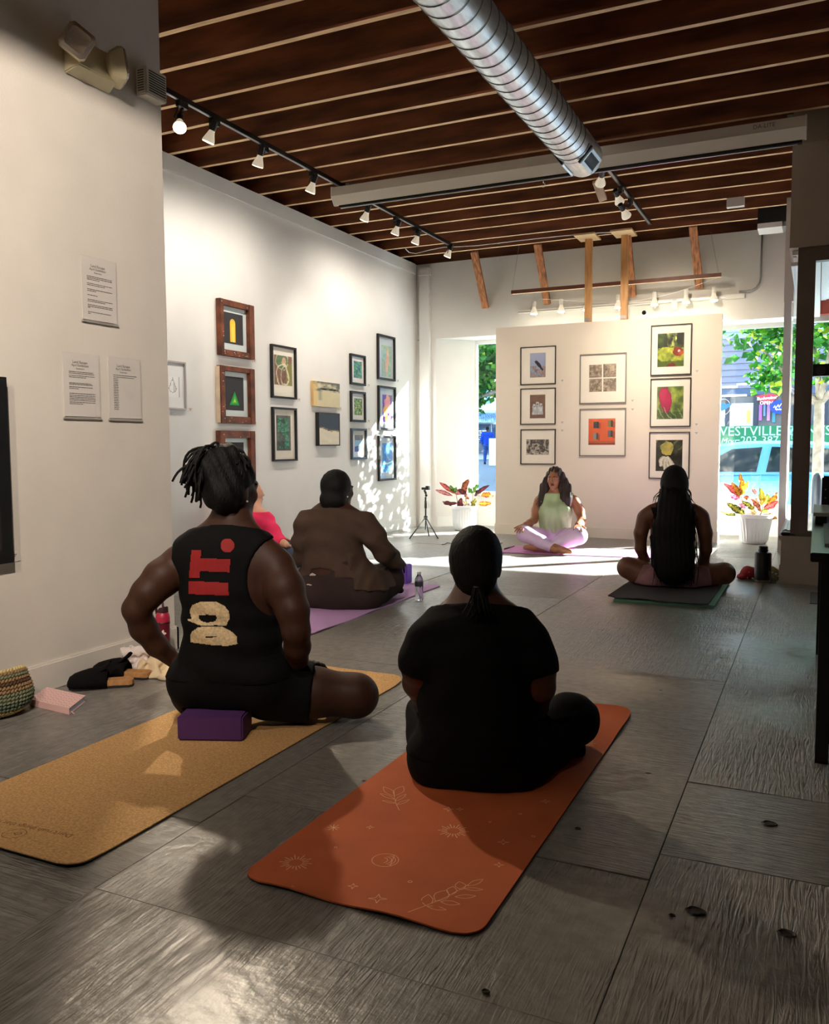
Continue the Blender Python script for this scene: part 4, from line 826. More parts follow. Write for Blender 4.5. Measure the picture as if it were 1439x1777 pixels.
# rustic old sash frames with paper cut-outs
RU = [((377, 517), (438.4, 624.5), ((382, 529), (428, 613)), ((386.5, 540), (421.8, 600)), 'top of the three old brown window sash frames, yellow arch on black'),
      ((378, 633.4), (439.5, 736.5), ((384.5, 643), (430, 724)), ((389, 652), (423, 713)), 'middle of the three old brown window sash frames, green triangle on black'),
      ((377, 747), (440.5, 849), ((385, 760), (431, 836)), ((389, 767.5), (423.5, 824)), 'bottom of the three old brown window sash frames, plain dark sheet, part hidden by hair')]
for i, (tl, br, op, pr, lab) in enumerate(RU):
    f = Fr('x', tl, br); r = root('framed_picture', lab, 'picture', f.P(f.w/2, 0, 0), 'old window sash frames')
    u0, v1 = f.rel(*op[0]); u1, v0 = f.rel(*op[1]); D = .055
    b = B(); f.slab(b, 0, 0, u0, f.h, .002, D); b.obj('stile', RUST, r, bevel=.003)
    b = B(); f.slab(b, u1, 0, f.w, f.h, .002, D); b.obj('stile', RUST, r, bevel=.003)
    b = B(); f.slab(b, u0+.0005, 0, u1-.0005, v0, .002, D-.004); b.obj('rail', RUST, r, bevel=.003)
    b = B(); f.slab(b, u0+.0005, v1, u1-.0005, f.h, .002, D-.004); b.obj('rail', RUST, r, bevel=.003)
    rr = random.Random(40+i); b = B()
    for q in range(16):
        if rr.random() < .6: uu, vv = rr.uniform(u0, u1), (rr.uniform(.012, v0-.012) if rr.random() < .7 else rr.uniform(v1+.01, f.h-.01)); kk = D-.0038
        else: uu, vv = rr.uniform(.008, u0-.01), rr.uniform(.02, f.h-.02); kk = D+.0002
        n = 6; a = rr.uniform(.003, .009); b.prism([f.P(uu+a*math.cos(2*PI*z/n)*rr.uniform(.6, 1.6), vv+a*.6*math.sin(2*PI*z/n)*rr.uniform(.6, 1.2), kk) for z in range(n)], f.N*.0006)
    b.obj('paint_chip', CHIP, r, fix=False)
    if i == 1: b = B(); f.slab(b, -.012, .004, -.0005, f.h-.01, .002, D-.012); b.obj('edge_strip', CHIP, r)
    b = B(); f.slab(b, u0-.004, v0-.004, u1+.004, v1+.004, .010, .013); b.obj('backing', mat('pale blue white backing', (206, 216, 214), .6), r)
    a0, b1 = f.rel(*pr[0]); a1, b0 = f.rel(*pr[1])
    b = B(); f.slab(b, a0, b0, a1, b1, .0135, .0150); sh = b.obj('sheet', mat('charcoal paper', (50, 48, 50), .75), r)
    if i == 0:
        cx, w, zb, zt = (f.rel(403.8, 594)[0], .042, f.rel(404, 594)[1], f.rel(404, 554)[1])
        for j, (q, cc) in enumerate(((1.0, (244, 178, 40)), (.80, (250, 204, 60)), (.42, (206, 214, 96)), (.2, (250, 220, 90)))):
            ww = w*q; zt2 = zt-(w-ww)*1.2-(.03 if j == 2 else 0); pts = [(cx-ww, zb), (cx+ww, zb)]+[(cx+ww*math.cos(t), zt2-w+ww*math.sin(t)) for t in [PI*k/12 for k in range(13)]]
            b = B(); b.prism([f.P(u, v, .0151+.0012*j) for u, v in pts], f.N*.0011); b.obj('cut_paper', mat('cut paper arch %d' % j, cc, .6), sh)
    if i == 1:
        (ax, az), (l, z0), (rr_, _) = f.rel(406.6, 676), f.rel(396.6, 703), f.rel(416, 703)
        for j, (q, cc) in enumerate(((1.0, (10, 10, 10)), (.9, (20, 140, 66)), (.66, (34, 164, 62)), (.44, (90, 190, 50)), (.2, (200, 220, 70)))):
            cz = z0+(az-z0)*.30; pt = [(l, z0), (rr_, z0), (ax, az)]; pts = [((l+rr_)/2+(u-(l+rr_)/2)*q, cz+(v-cz)*q-(.004 if j else 0)) for u, v in pt]
            b = B(); b.prism([f.P(u, v, .0151+.0012*j) for u, v in pts], f.N*.0011); b.obj('cut_paper', mat('cut paper triangle %d' % j, cc, .6), sh)
    card(f, 'small white label beside the '+('top', 'middle', 'bottom')[i]+' old sash frame', tl[0]+64.5, (br[1]+1.5, br[1]-1, tl[1]+9)[i], 'artwork labels')
# white frame with a pear drawing, half hidden by the near wall
f = Fr('x', (268, 622), (324.6, 711.5)); r = root('framed_picture', 'pale framed pear drawing half hidden by the end of the near wall', 'picture', f.P(f.w/2, 0, 0))
f.border(mat('pale silver frame', (176, 170, 168), .4), r, .014, .024)
b = B(); f.slab(b, .012, .012, f.w-.012, f.h-.012, .003, .008); b.obj('mat_board', mat('cool white board', (232, 232, 230), .8), r)
u1, v1 = f.rel(310.5, 654.5); _, v0 = f.rel(310.5, 689.5); u0 = u1-.16
def pear(s, t):
    x = (s-.5)*2; y = (t-.42)*2.4; bod = (x/.62)**2+(y/.5)**2 < 1 or (x/.34)**2+((y-.5)/.5)**2 < 1
    edge = bod and not ((x/.55)**2+(y/.44)**2 < 1 or (x/.27)**2+((y-.5)/.44)**2 < 1); stem = abs(x-.03) < .05 and .92 < y < 1.3
    return C(120, 118, 114) if edge or stem else (C(205, 203, 198) if bod and x > .1 else C(238, 237, 234))
grid_print('print', f.P(u0, v0, .0085), f.U*(u1-u0), Vector((0, 0, v1-v0)), 22, 30, pear, PRN, r)
b = B(); f.slab(b, u1, v0, u1+.006, v1, .008, .0095); b.obj('mat_bevel', GFR, r)
card(f, 'small white label beside the half hidden pear drawing', 330, 711, 'artwork labels')

# two tall black frames
def figure(s, t):
    x, y = (s-.5)*2, (t-.5)*2
    a = (x+.1)**2/.42+(y-.62)**2/.34 < 1; q = abs(((x+.05)**2/.5+(y+.35)**2/.62)-1) < .16; q2 = abs(((x-.15)**2/.16+(y+.35)**2/.45)-1) < .16
    base = C(134, 100, 76) if fbm(s*6, t*6, 3) < .6 else C(118, 84, 66)
    if x > .35 and y < .55: base = C(132, 130, 62)
    if a: base = C(92, 122, 84) if (x-.05)**2+(y-.6)**2 > .06 else C(206, 168, 140)
    if q or q2 or abs((x+.1)**2/.42+(y-.62)**2/.34-1) < .07: base = C(226, 214, 176)
    return base
def teal(s, t):
    q = fbm(s*13, t*26, 5, 3); e = fbm(s*4, t*5, 2, 3); inn = .12 < s < .9 and .06 < t < .93
    c = mixc(C(36, 92, 74), C(72, 166, 128), (q-.35)*3.2) if inn else C(92, 92, 88)
    return mixc(c, C(78, 74, 76), (e-.55)*6)
picture('x', (470.7, 596.5), (514.6, 693.5), 'upper tall black frame on the gallery wall, brown and green curvy figure print', 'tall black frames', BFR, .020, .034, [((476, 615), (507.5, 670), warp(figure, .08), 40, 56)])
picture('x', (473, 706), (515.5, 799.5), 'lower tall black frame on the gallery wall, teal textured print', 'tall black frames', BFR, .020, .034, [((479.8, 720.5), (505.3, 781.5), teal, 26, 52)])
fr = Fr('x', (470.7, 596.5), (514.6, 693.5)); card(fr, 'small white label at the lower corner of the curvy figure print', 519, 694, 'artwork labels')
# two canvases
def mist(s, t):
    q = fbm(s*4, t*4, 12, 4); c = mixc(C(214, 200, 160), C(196, 186, 150), q)
    if t > .62: c = mixc(c, C(96, 98, 92), min(1, (fbm(s*5, t*6, 14)-.38)*4)*(1 if t > .66 else .9))
    if .66 < t < .74 and .22 < s < .95: c = mixc(c, C(30, 30, 32), (fbm(s*9, t*3, 3)-.25)*2.6)
    if .25 < t < .66 and .14 < s < .34: c = mixc(c, C(120, 120, 110), .55*(1-abs(s-.24)/.1))
    if s < .12: c = mixc(c, C(224, 184, 110), .6)
    return c
def shore(s, t):
    h = .49-.12*(s-.4)+.02*math.sin(s*9); c = C(44, 54, 66)
    if t < h+.06: c = mixc(C(44, 54, 66), C(96, 104, 104), (h+.06-t)/.06)
    if t < h: c = mixc(C(222, 214, 192), C(206, 196, 170), fbm(s*6, t*9, 4))
    if abs(t-h) < .022: c = mixc(C(226, 190, 90), C(80, 60, 50), fbm(s*16, t*4, 9))
    return c
def canvas(tl, br, fn, lab, D, rim):
    f = Fr('x', tl, br); r = root('canvas', lab, 'painting', f.P(f.w/2, 0, 0), 'canvases')
    b = B(); f.slab(b, .001 if not rim else .012, .001 if not rim else .012, f.w-.001 if not rim else f.w-.012, f.h-.001 if not rim else f.h-.012, .002, D-.004); b.obj('stretcher', mat('canvas edge ochre', (206, 170, 112), .7, var=.2), r)
    k = .014 if rim else .0005
    grid_print('print', f.P(k, k, D-.0035), f.U*(f.w-2*k), Vector((0, 0, f.h-2*k)), 40, 36, fn, PRN, r)
    if rim: f.border(BFR, r, .010, D)
    return f
f = canvas((542, 660.5), (588.3, 708), mist, 'unframed ochre and grey abstract canvas under the warm pool of light', .04, False); card(f, 'small label under the corner of the ochre canvas', 590.5, 709.5, 'artwork labels')
canvas((549.8, 715.5), (586.8, 773.5), shore, 'dark blue over cream abstract canvas in a deep black frame', .05, True)
# three small black frames
picture('x', (608.5, 613), (634.8, 670), 'top of the three small black frames, green garden print', 'small black frames', BFR, .026, .03, [((614.3, 626), (628.6, 657), leafy(3, (C(24, 70, 50), C(90, 150, 60), C(70, 190, 190))), 18, 28)])
picture('x', (609.2, 678), (635, 733), 'middle of the three small black frames, yellow-green leaf print', 'small black frames', BFR, .026, .03, [((615, 691), (629.2, 720.5), leafy(8, (C(24, 66, 30), C(120, 170, 50), C(226, 226, 70))), 18, 28)])
def carprint(s, t):
    if t > .7: return mixc(C(60, 58, 54), C(150, 130, 110), fbm(s*8, t*8, 2))
    if t < .3: return mixc(C(50, 56, 62), C(100, 104, 110), fbm(s*12, t*9, 6))
    return C(150, 190, 214) if t > .3+.12*s else C(84, 110, 130)
picture('x', (610, 743), (636.8, 796.5), 'bottom of the three small black frames, pale blue car print', 'small black frames', mat('dark slate frame', (58, 66, 72), .3), .026, .03, [((616, 755), (630.2, 783.5), carprint, 18, 26)])
for y, nm in ((669, 'top'), (731, 'middle'), (745, 'bottom')): card(Fr('x', (608.5, 613), (634.8, 670)), 'small white label beside the %s small black frame' % nm, 640, y, 'artwork labels')
# three long black frames near the corner
def koi(s, t):
    x = (s-.55)*2; y = (t-.5)*2; c = mixc(C(112, 150, 128), C(176, 196, 164), fbm(s*8, t*12, 21))
    cx = .12*math.sin(y*4)
    if abs(x-cx) < .3*(1-y*y) and -.75 < y < .75: c = mixc(C(214, 116, 76), C(226, 190, 170), fbm(s*9, t*14, 30))
    return c
def bloom(s, t):
    c = mixc(C(76, 34, 130), C(120, 60, 170), fbm(s*7, t*9, 2))
    if (s-.55)**2/.11+(t-.66)**2/.09 < 1: c = mixc(C(226, 110, 180), C(240, 170, 90), fbm(s*7, t*8, 11)*1.2-.1)
    if (s-.3)**2/.06+(t-.4)**2/.03 < 1: c = C(238, 166, 66)
    if (s-.45)**2/.06+(t-.18)**2/.015 < 1: c = C(244, 196, 70)
    return c
def water(s, t):
    c = mixc(C(20, 96, 190), C(44, 150, 220), fbm(s*6, t*8, 7)); w = abs(math.sin(s*5+t*9+3*fbm(s*3, t*3, 2)))
    if w < .13: c = C(120, 205, 238)
    if abs(t-.28-.12*(s-.2)**2) < .028 and s > .1: c = C(170, 228, 240)
    return c
SLB = mat('silver grey mat board', (186, 194, 200), .5)
picture('x', (655.8, 578.5), (686, 662), 'top of the three long black frames beside the corner, orange and green print', 'long black frames', BFR, .026, .032, [((662.5, 598), (680.5, 655), warp(koi, .09), 26, 70)], SLB)
picture('x', (657, 668.5), (687, 746.5), 'middle of the three long black frames beside the corner, purple and orange bloom print', 'long black frames', BFR, .026, .032, [((664.2, 684.5), (681, 733), warp(bloom, .10), 28, 62)], SLB)
picture('x', (657.3, 756), (687.4, 832.5), 'bottom of the three long black frames beside the corner, bright blue water print', 'long black frames', BFR, .026, .032, [((664, 769), (681.6, 818), water, 24, 54)], SLB)
for y, nm in ((661, 'top'), (745, 'middle'), (758, 'bottom')): card(Fr('x', (655.8, 578.5), (686, 662)), 'small white label beside the %s long black frame' % nm, 690.5, y, 'artwork labels')

# prints on the display wall
def bird(s, t):
    c = mixc(C(132, 150, 186), C(166, 176, 204), t)
    if t < .46 and fbm(s*9, t*8, 4) > .42+.5*max(0, t-.2): c = mixc(C(112, 92, 88), C(190, 170, 164), fbm(s*16, t*16, 8))
    x, y = s-.55, t-.53; u, v = x*.8-y*.6, x*.6+y*.8
    if (u/.24)**2+(v/.085)**2 < 1 or (s-.38)**2+(t-.64)**2*1.6 < .006: c = C(34, 34, 44)
    if u > .1 and abs(v+.02) < .05 and u < .38: c = C(30, 30, 40)
    if .0 < .38-s < .03 and abs(t-.6) < .05: c = C(170, 84, 60)
    return c
def pups(s, t):
    c = mixc(C(104, 76, 62), C(138, 104, 84), fbm(s*3, t*22, 3))
    for cx, w, hh in ((.28, .13, .5), (.5, .15, .6), (.72, .13, .52)):
        if abs(s-cx) < w*(1.1-(t-.16)) and .16 < t < hh+.1: c = mixc(C(150, 156, 160), C(226, 230, 232), fbm(s*14, t*12, 5)*1.3-.15)
        if (s-cx)**2+(t-hh)**2*1.7 < .0014: c = C(46, 42, 42)
    return c
def ink(s, t): q = math.sin(18*fbm(s*3.2, t*2.4, 5)+6*fbm(s*9, t*7, 2)); return mixc(C(70, 66, 64), C(190, 182, 168), q*.5+.5)
def rocks(k):
    def fn(s, t): q = fbm(s*5, t*5, 30+k, 4); e = abs(math.sin(9*fbm(s*3+1, t*3, 50+k))); return mixc(mixc(C(112, 98, 84), C(186, 168, 144), (q-.25)*2), C(66, 60, 56), max(0, .35-e)*2.2)
    return fn
def wallwin(s, t):
    c = mixc(C(206, 82, 36), C(228, 108, 54), fbm(s*4, t*4, 1))
    if t < .13: c = C(150, 60, 34)
    if .085 < t < .125: c = C(206, 120, 80)
    for cx, cy, cc in ((.28, .77, (58, 60, 66)), (.82, .81, (120, 120, 72)), (.27, .33, (128, 134, 134)), (.82, .41, (96, 104, 104))):
        if abs(s-cx) < .095 and abs(t-cy) < .125: c = C(*cc) if (s-cx) < .03 else mixc(C(*cc), C(24, 24, 28), .7)
        elif .09 < s-cx < .17 and abs(t-cy+.04) < .12: c = mixc(c, C(120, 46, 24), .5)
    return c
def poppy(s, t):
    c = mixc(C(16, 22, 12), C(70, 96, 30), (fbm(s*6, t*5, 3)-.3)*2) if t > .58 else mixc(C(96, 120, 30), C(214, 214, 80), (fbm(s*5, t*9, 6)-.25)*1.8)
    if t > .6 and .35 < s < .72: c = mixc(c, C(196, 206, 110), (fbm(s*7, t*6, 16)-.38)*3.5)
    if t < .2: c = mixc(c, C(34, 60, 20), .6)
    if (s-.78)**2/.038+(t-.47)**2/.021 < 1: c = mixc(C(122, 34, 20), C(204, 96, 44), fbm(s*9, t*9, 8)*1.2-.2)
    if (s-.5)**2/.03+(t-.03)**2/.008 < 1: c = C(112, 36, 24)
    if (s-.84)**2+(t-.49)**2*1.5 < .002: c = C(232, 214, 220)
    return c
def pod(s, t):
    c = mixc(C(60, 84, 40), C(176, 190, 84), (fbm(s*5, t*5, 17)-.25)*1.7)
    if t < .25: c = mixc(c, C(42, 66, 38), .6)
    e = (s-.28-.10*(1-t))**2/.055+(t-.6)**2/.155
    if e < 1: c = mixc(C(140, 12, 62), C(206, 30, 92), fbm(s*10, t*4, 4)); c = mixc(c, C(90, 8, 40), max(0, e-.75)*2)
    if t < .34 and abs(math.sin(s*12+t*9)) < .16: c = C(150, 168, 130)
    return c
def lily(s, t):
    c = mixc(C(30, 26, 22), C(66, 78, 46), (fbm(s*5, t*6, 23)-.3)*1.9)
    if t > .5 and (s-.42)**2/.05+(t-.72)**2/.05 < 1: c = mixc(C(150, 140, 60), C(210, 196, 104), fbm(s*8, t*8, 12))
    if t > .7 and abs(math.sin(s*9-t*7)) < .3: c = mixc(c, C(126, 140, 96), .7)
    for a_ in (-.95, -.35, .25, .8):
        x, y = s-.42, t-.44; u, v = x*math.cos(a_)+y*math.sin(a_), -x*math.sin(a_)+y*math.cos(a_)
        if -.40 < v < 0 and abs(u) < .10*math.sin(PI*min(1, -v/.40))**.7: c = mixc(C(216, 214, 192), C(120, 124, 92), (abs(u)/.10)**2*.9)
    return c
def py(l, a, b_): return ((a[0], a[1]), (b_[0], b_[1]))
G = 'framed prints on the display wall'
picture('y', (903.4, 602.8), (964.2, 666), 'top print of the left column on the display wall, bird under blue sky', G, BFR, .010, .022, [((920.2, 613.5), (946.5, 654), bird, 40, 60)])
picture('y', (903.2, 674.5), (963.8, 736), 'middle print of the left column on the display wall, three pale animals on brown', G, BFR, .010, .022, [((920, 685.6), (946, 725.4), pups, 30, 46)])
picture('y', (903.4, 745.2), (963.6, 806), 'bottom print of the left column on the display wall, black and white wavy texture', G, BFR, .010, .022, [((913.8, 763), (952.5, 788.8), ink, 54, 36)])
q4 = []
for k, (x0, y0, x1, y1) in enumerate(((912, 300, 1058, 443), (1078, 288, 1227, 437), (912, 465, 1058, 612), (1078, 460, 1227, 607))):
    q4.append(((890+x0*.14593, 590+y0*.14593), (890+x1*.14593, 590+y1*.14593), rocks(k), 24, 24))
picture('y', (1006.5, 615.2), (1086.5, 699), 'upper large print in the middle of the display wall, four square stone photographs', G, GFR, .012, .026, q4)
picture('y', (1006, 709.5), (1085.5, 791.6), 'lower large print in the middle of the display wall, orange wall with four windows', G, GFR, .012, .026, [((1021.8, 727), (1067.3, 771.7), wallwin, 44, 44)])
picture('y', (1130.2, 565), (1199.3, 649.5), 'top print of the right column on the display wall, dark red flower in grass', G, BFR, .010, .024, [((1142, 579.5), (1186.5, 635), warp(poppy), 44, 56)])
picture('y', (1129.3, 657.5), (1198, 740.3), 'middle print of the right column on the display wall, crimson bud on green', G, BFR, .010, .024, [((1141, 671.6), (1185.4, 726.6), warp(pod), 44, 56)])
picture('y', (1127, 750), (1195.8, 831.5), 'bottom print of the right column on the display wall, white petals behind a head', G, BFR, .010, .024, [((1139, 763.8), (1183.7, 817.6), warp(lily), 44, 56)])
fp = Fr('y', (903.4, 602.8), (964.2, 666))
for px, pyy, nm in ((976, 661, 'bird'), (976, 733.5, 'three animals'), (976, 747.5, 'black and white'), (1098, 695.5, 'four stones'), (1098, 711, 'orange wall'), (1210, 644.5, 'dark red flower'), (1209, 737, 'crimson bud'), (1209, 752, 'white petals')): card(fp, 'small label on the display wall beside the %s print' % nm, px, pyy, 'display wall labels')
# ------------------------------------------------------------------ mats and things on the floor
def mat_sheet(b, pts_fn, nx, ny, th):
    """thin sheet with a wavy surface: pts_fn(s, t) gives (x, y, z)"""
    top = [[Vector(pts_fn(i/nx, j/ny)) for i in range(nx+1)] for j in range(ny+1)]; m = nx+1; vs = [p for row in top for p in row]; n = len(vs); vs += [p-Vector((0, 0, th)) for p in vs]; fs = []
    for j in range(ny):
        for i in range(nx): a = j*m+i; fs += [(a, a+1, a+m+1, a+m), (n+a, n+a+m, n+a+m+1, n+a+1)]
    for i in range(nx): fs += [(i, n+i, n+i+1, i+1), (ny*m+i, ny*m+i+1, n+ny*m+i+1, n+ny*m+i)]
    for j in range(ny): fs += [(j*m, (j+1)*m, n+(j+1)*m, n+j*m), (j*m+nx, n+j*m+nx, n+(j+1)*m+nx, (j+1)*m+nx)]
    return b.add(vs, fs)
def rect_fn(x0, y0, x1, y1, rc, zf):
    """rectangle with rounded corners at both ends"""
    def fn(s, t):
        y = y0+(y1-y0)*t; d = min(y-y0, y1-y); ins = 0.0 if d > rc else rc-math.sqrt(max(0, rc*rc-(rc-d)**2)); x = x0+ins+(x1-x0-2*ins)*s
        return (x, y, zf(s, t))
    return fn
ORG = mat('terracotta suede mat', (200, 102, 58), .75, var=.10, vscale=5, bump=.12, bscale=220, spec=.25)
DRK = mat('black rubber', (24, 22, 22), .8)
def ozf(s, t):
    z = .0062
    if t > .9: z += .022*((t-.9)/.1)**2*(.3+.7*abs(s-.35))
    if t > .78 and t < .93: z += .006*math.sin((t-.78)/.15*PI)*s
    if t < .05: z += .004*(1+math.sin(s*11))*(1-t/.05)
    return z
ts = lambda n, e: [0]+[e*k/8 for k in range(1, 9)]+[e+(1-2*e)*k/n for k in range(1, n)]+[1-e+e*k/8 for k in range(9)]
mo = root('yoga_mat', 'terracotta orange yoga mat with fine line drawings, nearest the camera', 'yoga mat', (-1.02, 2.7, 0), 'yoga mats')
fn0 = rect_fn(-1.365, 1.785, -.685, 3.66, .065, ozf); tt = ts(40, .035); b = B(); mat_sheet(b, lambda s, t: fn0(s, tt[int(round(t*(len(tt)-1)))]), 12, len(tt)-1, .004); b.obj('top_layer', ORG, mo, smooth=False, auto=.5)
b = B(); fn1 = rect_fn(-1.3655, 1.7845, -.6845, 3.6605, .065, lambda s, t: ozf(s, t)-.0042); mat_sheet(b, lambda s, t: fn1(s, tt[int(round(t*(len(tt)-1)))]), 12, len(tt)-1, .0018); b.obj('rubber_base', DRK, mo)
LINE = mat('cream line print', (240, 184, 134), .7)
def ribbons(name, strokes, w, m, parent, z=.0066, closed=False, zfun=None):
    b = B()
    for st in strokes:
        P = [Vector((p[0], p[1], (z if zfun is None else zfun(p)))) for p in st]
        if len(P) < 2: continue
        L_, R_ = [], []
        for i, p in enumerate(P):
            d = P[min(i+1, len(P)-1)]-P[max(i-1, 0)]; d.z = 0; n = Vector((-d.y, d.x, 0))
            n = n.normalized()*w/2 if n.length > 1e-7 else Vector((w/2, 0, 0)); L_.append(p+n); R_.append(p-n)
        k = len(P); b.add(L_+R_, [(i, k+i, k+i+1, i+1) for i in range(k-1)])
    return b.obj(name, m, parent, fix=False)
def zor(p): return ozf((p[0]+1.365)/.68, (p[1]-1.785)/1.875)+.0006
g = lambda x, y: tuple(onZ(x, y, .006))[:2]
c4 = lambda x, y: g(470+x*.278, 1340+y*.278); c5 = lambda x, y: g(640+x*.3336, 1280+y*.3336)
def circ(c, r, n=20): return [(c[0]+r*math.cos(2*PI*i/n), c[1]+r*math.sin(2*PI*i/n)) for i in range(n+1)]
def sunburst(c, r0, r1, n=20): return [[(c[0]+r0*math.cos(a), c[1]+r0*math.sin(a)), (c[0]+r*math.cos(a), c[1]+r*math.sin(a))] for i in range(n) for a, r in [(2*PI*i/n, r1 if i % 2 else r1*.78)]]
def star4(c, r):
    P = []
    for i in range(4):
        a = PI/2*i+.35; a2 = a+PI/2; t0 = (c[0]+r*math.cos(a), c[1]+r*math.sin(a)); t1 = (c[0]+r*math.cos(a2), c[1]+r*math.sin(a2)); m = (c[0]+.33*r*math.cos((a+a2)/2), c[1]+.33*r*math.sin((a+a2)/2)); P += [t0, ((t0[0]+m[0])/2*.96+c[0]*.04, (t0[1]+m[1])/2*.96+c[1]*.04), m, ((t1[0]+m[0])/2*.96+c[0]*.04, (t1[1]+m[1])/2*.96+c[1]*.04), t1]
    return [P]
def leafloop(a, t, w=.28):
    a, t = Vector((*a, 0)), Vector((*t, 0)); d = t-a; n = Vector((-d.y, d.x, 0)); P = [a+d*k/8+n*w*math.sin(PI*k/8) for k in range(9)]+[a+d*k/8-n*w*math.sin(PI*k/8) for k in range(8, -1, -1)]
    return [(p.x, p.y) for p in P]
for c in (c4(155, 567), c4(1140, 368), c5(1120, 30)): ribbons('line_drawing', sunburst(c, .019, .046), .0028, LINE, mo, zfun=zor)
c = c4(392, 347); ribbons('line_drawing', [[(c[0]-.018*math.cos(a), c[1]-.022*math.sin(a)), (c[0]+.018*math.cos(a), c[1]+.022*math.sin(a))] for a in (.3, 1.2, 2.1, 2.8)], .0024, LINE, mo, zfun=zor)
c = c4(715, 550); ribbons('line_drawing', [circ(c, .037, 28)]+[[(c[0]-.012+.005*k+(.009+.0055*k)*math.cos(a), c[1]-.006+.002*k+(.009+.006*k)*math.sin(a)) for a in [(-.9+2.6*q/12) for q in range(13)] if (-.012+.005*k+(.009+.0055*k)*math.cos(a))**2+(-.006+.002*k+(.009+.006*k)*math.sin(a))**2 < .0365**2] for k in range(1, 6)], .0019, LINE, mo, zfun=zor)
for (x, y), r in ((c4(513, 713), .014), (c4(668, 795), .024), (c4(1425, 580), .014), (c5(700, 545), .017), (c5(920, 333), .016), (c5(415, 373), .016), (c4(620, 345), .012), (c4(1180, 232), .012)): ribbons('line_drawing', star4((x, y), r), .0017, LINE, mo, zfun=zor)
for (x, y), r in ((c4(870, 685), .0052), (c5(857, 515), .005), (c4(135, 730), .004), (c4(405, 470), .004), (c5(630, 440), .004), (c5(790, 398), .004)): ribbons('line_drawing', [circ((x, y), r, 12)], .002, LINE, mo, zfun=zor)
st = [[c4(803, 240), c4(785, 205), c4(773, 165), c4(770, 120)]]+[leafloop(c4(*a), c4(*t_), w) for a, t_, w in (((771, 150), (704, 92), .16), ((773, 148), (825, 88), .2), ((770, 170), (683, 134), .12), ((776, 182), (845, 138), .12), ((780, 196), (695, 178), .10), ((786, 205), (865, 172), .12))]
ribbons('line_drawing', st, .0019, LINE, mo, zfun=zor)
st = [[c4(857, 890), c4(968, 838), c4(1100, 780), c4(1230, 705)]]+[leafloop(c4(*a), c4(*t_), w) for a, t_, w in (((968, 838), (985, 765), .26), ((1030, 808), (1100, 738), .3), ((1120, 768), (1140, 715), .3), ((1195, 735), (1175, 685), .34), ((1228, 712), (1325, 670), .16), ((1205, 728), (1325, 735), .14), ((1150, 780), (1280, 775), .16), ((1060, 810), (1180, 825), .2), ((975, 842), (1095, 862), .18))]
ribbons('line_drawing', st, .0019, LINE, mo, zfun=zor)
# cork mat ------------------------------------------------
CORK = mat('golden cork', (208, 164, 108), .8, var=.28, vscale=130, bump=.15, bscale=220, spec=.25)
cm = root('yoga_mat', 'golden brown cork yoga mat under the purple block and the person with dreadlocks', 'yoga mat', (-2.15, 2.65, 0), 'yoga mats')
def czf(s, t):
    z = .0062
    if t < .07: z += .012*(1-t/.07)**1.5
    if t > .93: z += .02*((t-.93)/.07)**2
    return z
fn2 = rect_fn(-2.50, 1.625, -1.795, 3.70, .06, czf); b = B(); mat_sheet(b, lambda s, t: fn2(s, tt[int(round(t*(len(tt)-1)))]), 10, len(tt)-1, .0036); b.obj('cork_layer', CORK, cm, auto=.5)
fn3 = rect_fn(-2.5005, 1.6245, -1.7945, 3.7005, .06, lambda s, t: czf(s, t)-.0038); b = B(); mat_sheet(b, lambda s, t: fn3(s, tt[int(round(t*(len(tt)-1)))]), 10, len(tt)-1, .002); b.obj('rubber_base', DRK, cm)
BRN = mat('burnt brown print', (112, 74, 38), .8)
zc = lambda p: czf(.5, (p[1]-1.625)/2.075)+.0005
k = lambda x, y: g(x*.1251, 1400+y*.1251); a_, b_ = Vector((*k(1000, 410), 0)), Vector((*k(0, 205), 0))
t = text('lettering', "Don't rush things that need time", .030, BRN, (0, 0, 0), (-1, 0.0, 0), (0, -1, 0), cm, 'LEFT')
mid = a_.lerp(b_, .0); t.matrix_basis = Matrix.Translation((mid.x, mid.y, .0072)) @ Matrix.Rotation(math.atan2(b_.y-a_.y, b_.x-a_.x), 4, 'Z'); t.location.z = .0070
c = k(200, 390); ribbons('emblem', [circ(c, .034, 28), [(c[0]-.022, c[1]-.010), (c[0]-.006, c[1]+.004), (c[0]+.004, c[1]+.0), (c[0]+.020, c[1]+.012)], circ((c[0]+.008, c[1]+.006), .010, 14)], .0022, BRN, cm, zfun=zc)
# purple block under the person
PUR = mat('deep purple foam', (78, 38, 98), .75, bump=.1, bscale=150); o = B()
b = B(); p0, p1 = Vector((-2.225, 2.548, 0)), Vector((-1.985, 2.645, 0)); d = (p1-p0).normalized(); n = Vector((-d.y, d.x, 0)); q = [p0, p1, p1+n*.15, p0+n*.15]
b.hexa([v+Vector((0, 0, .0068)) for v in q]+[v+Vector((0, 0, .104)) for v in q]); tag(b.obj('yoga_block', PUR, bevel=.007), 'dark purple foam yoga block under the person on the cork mat', 'yoga block', 'yoga blocks')
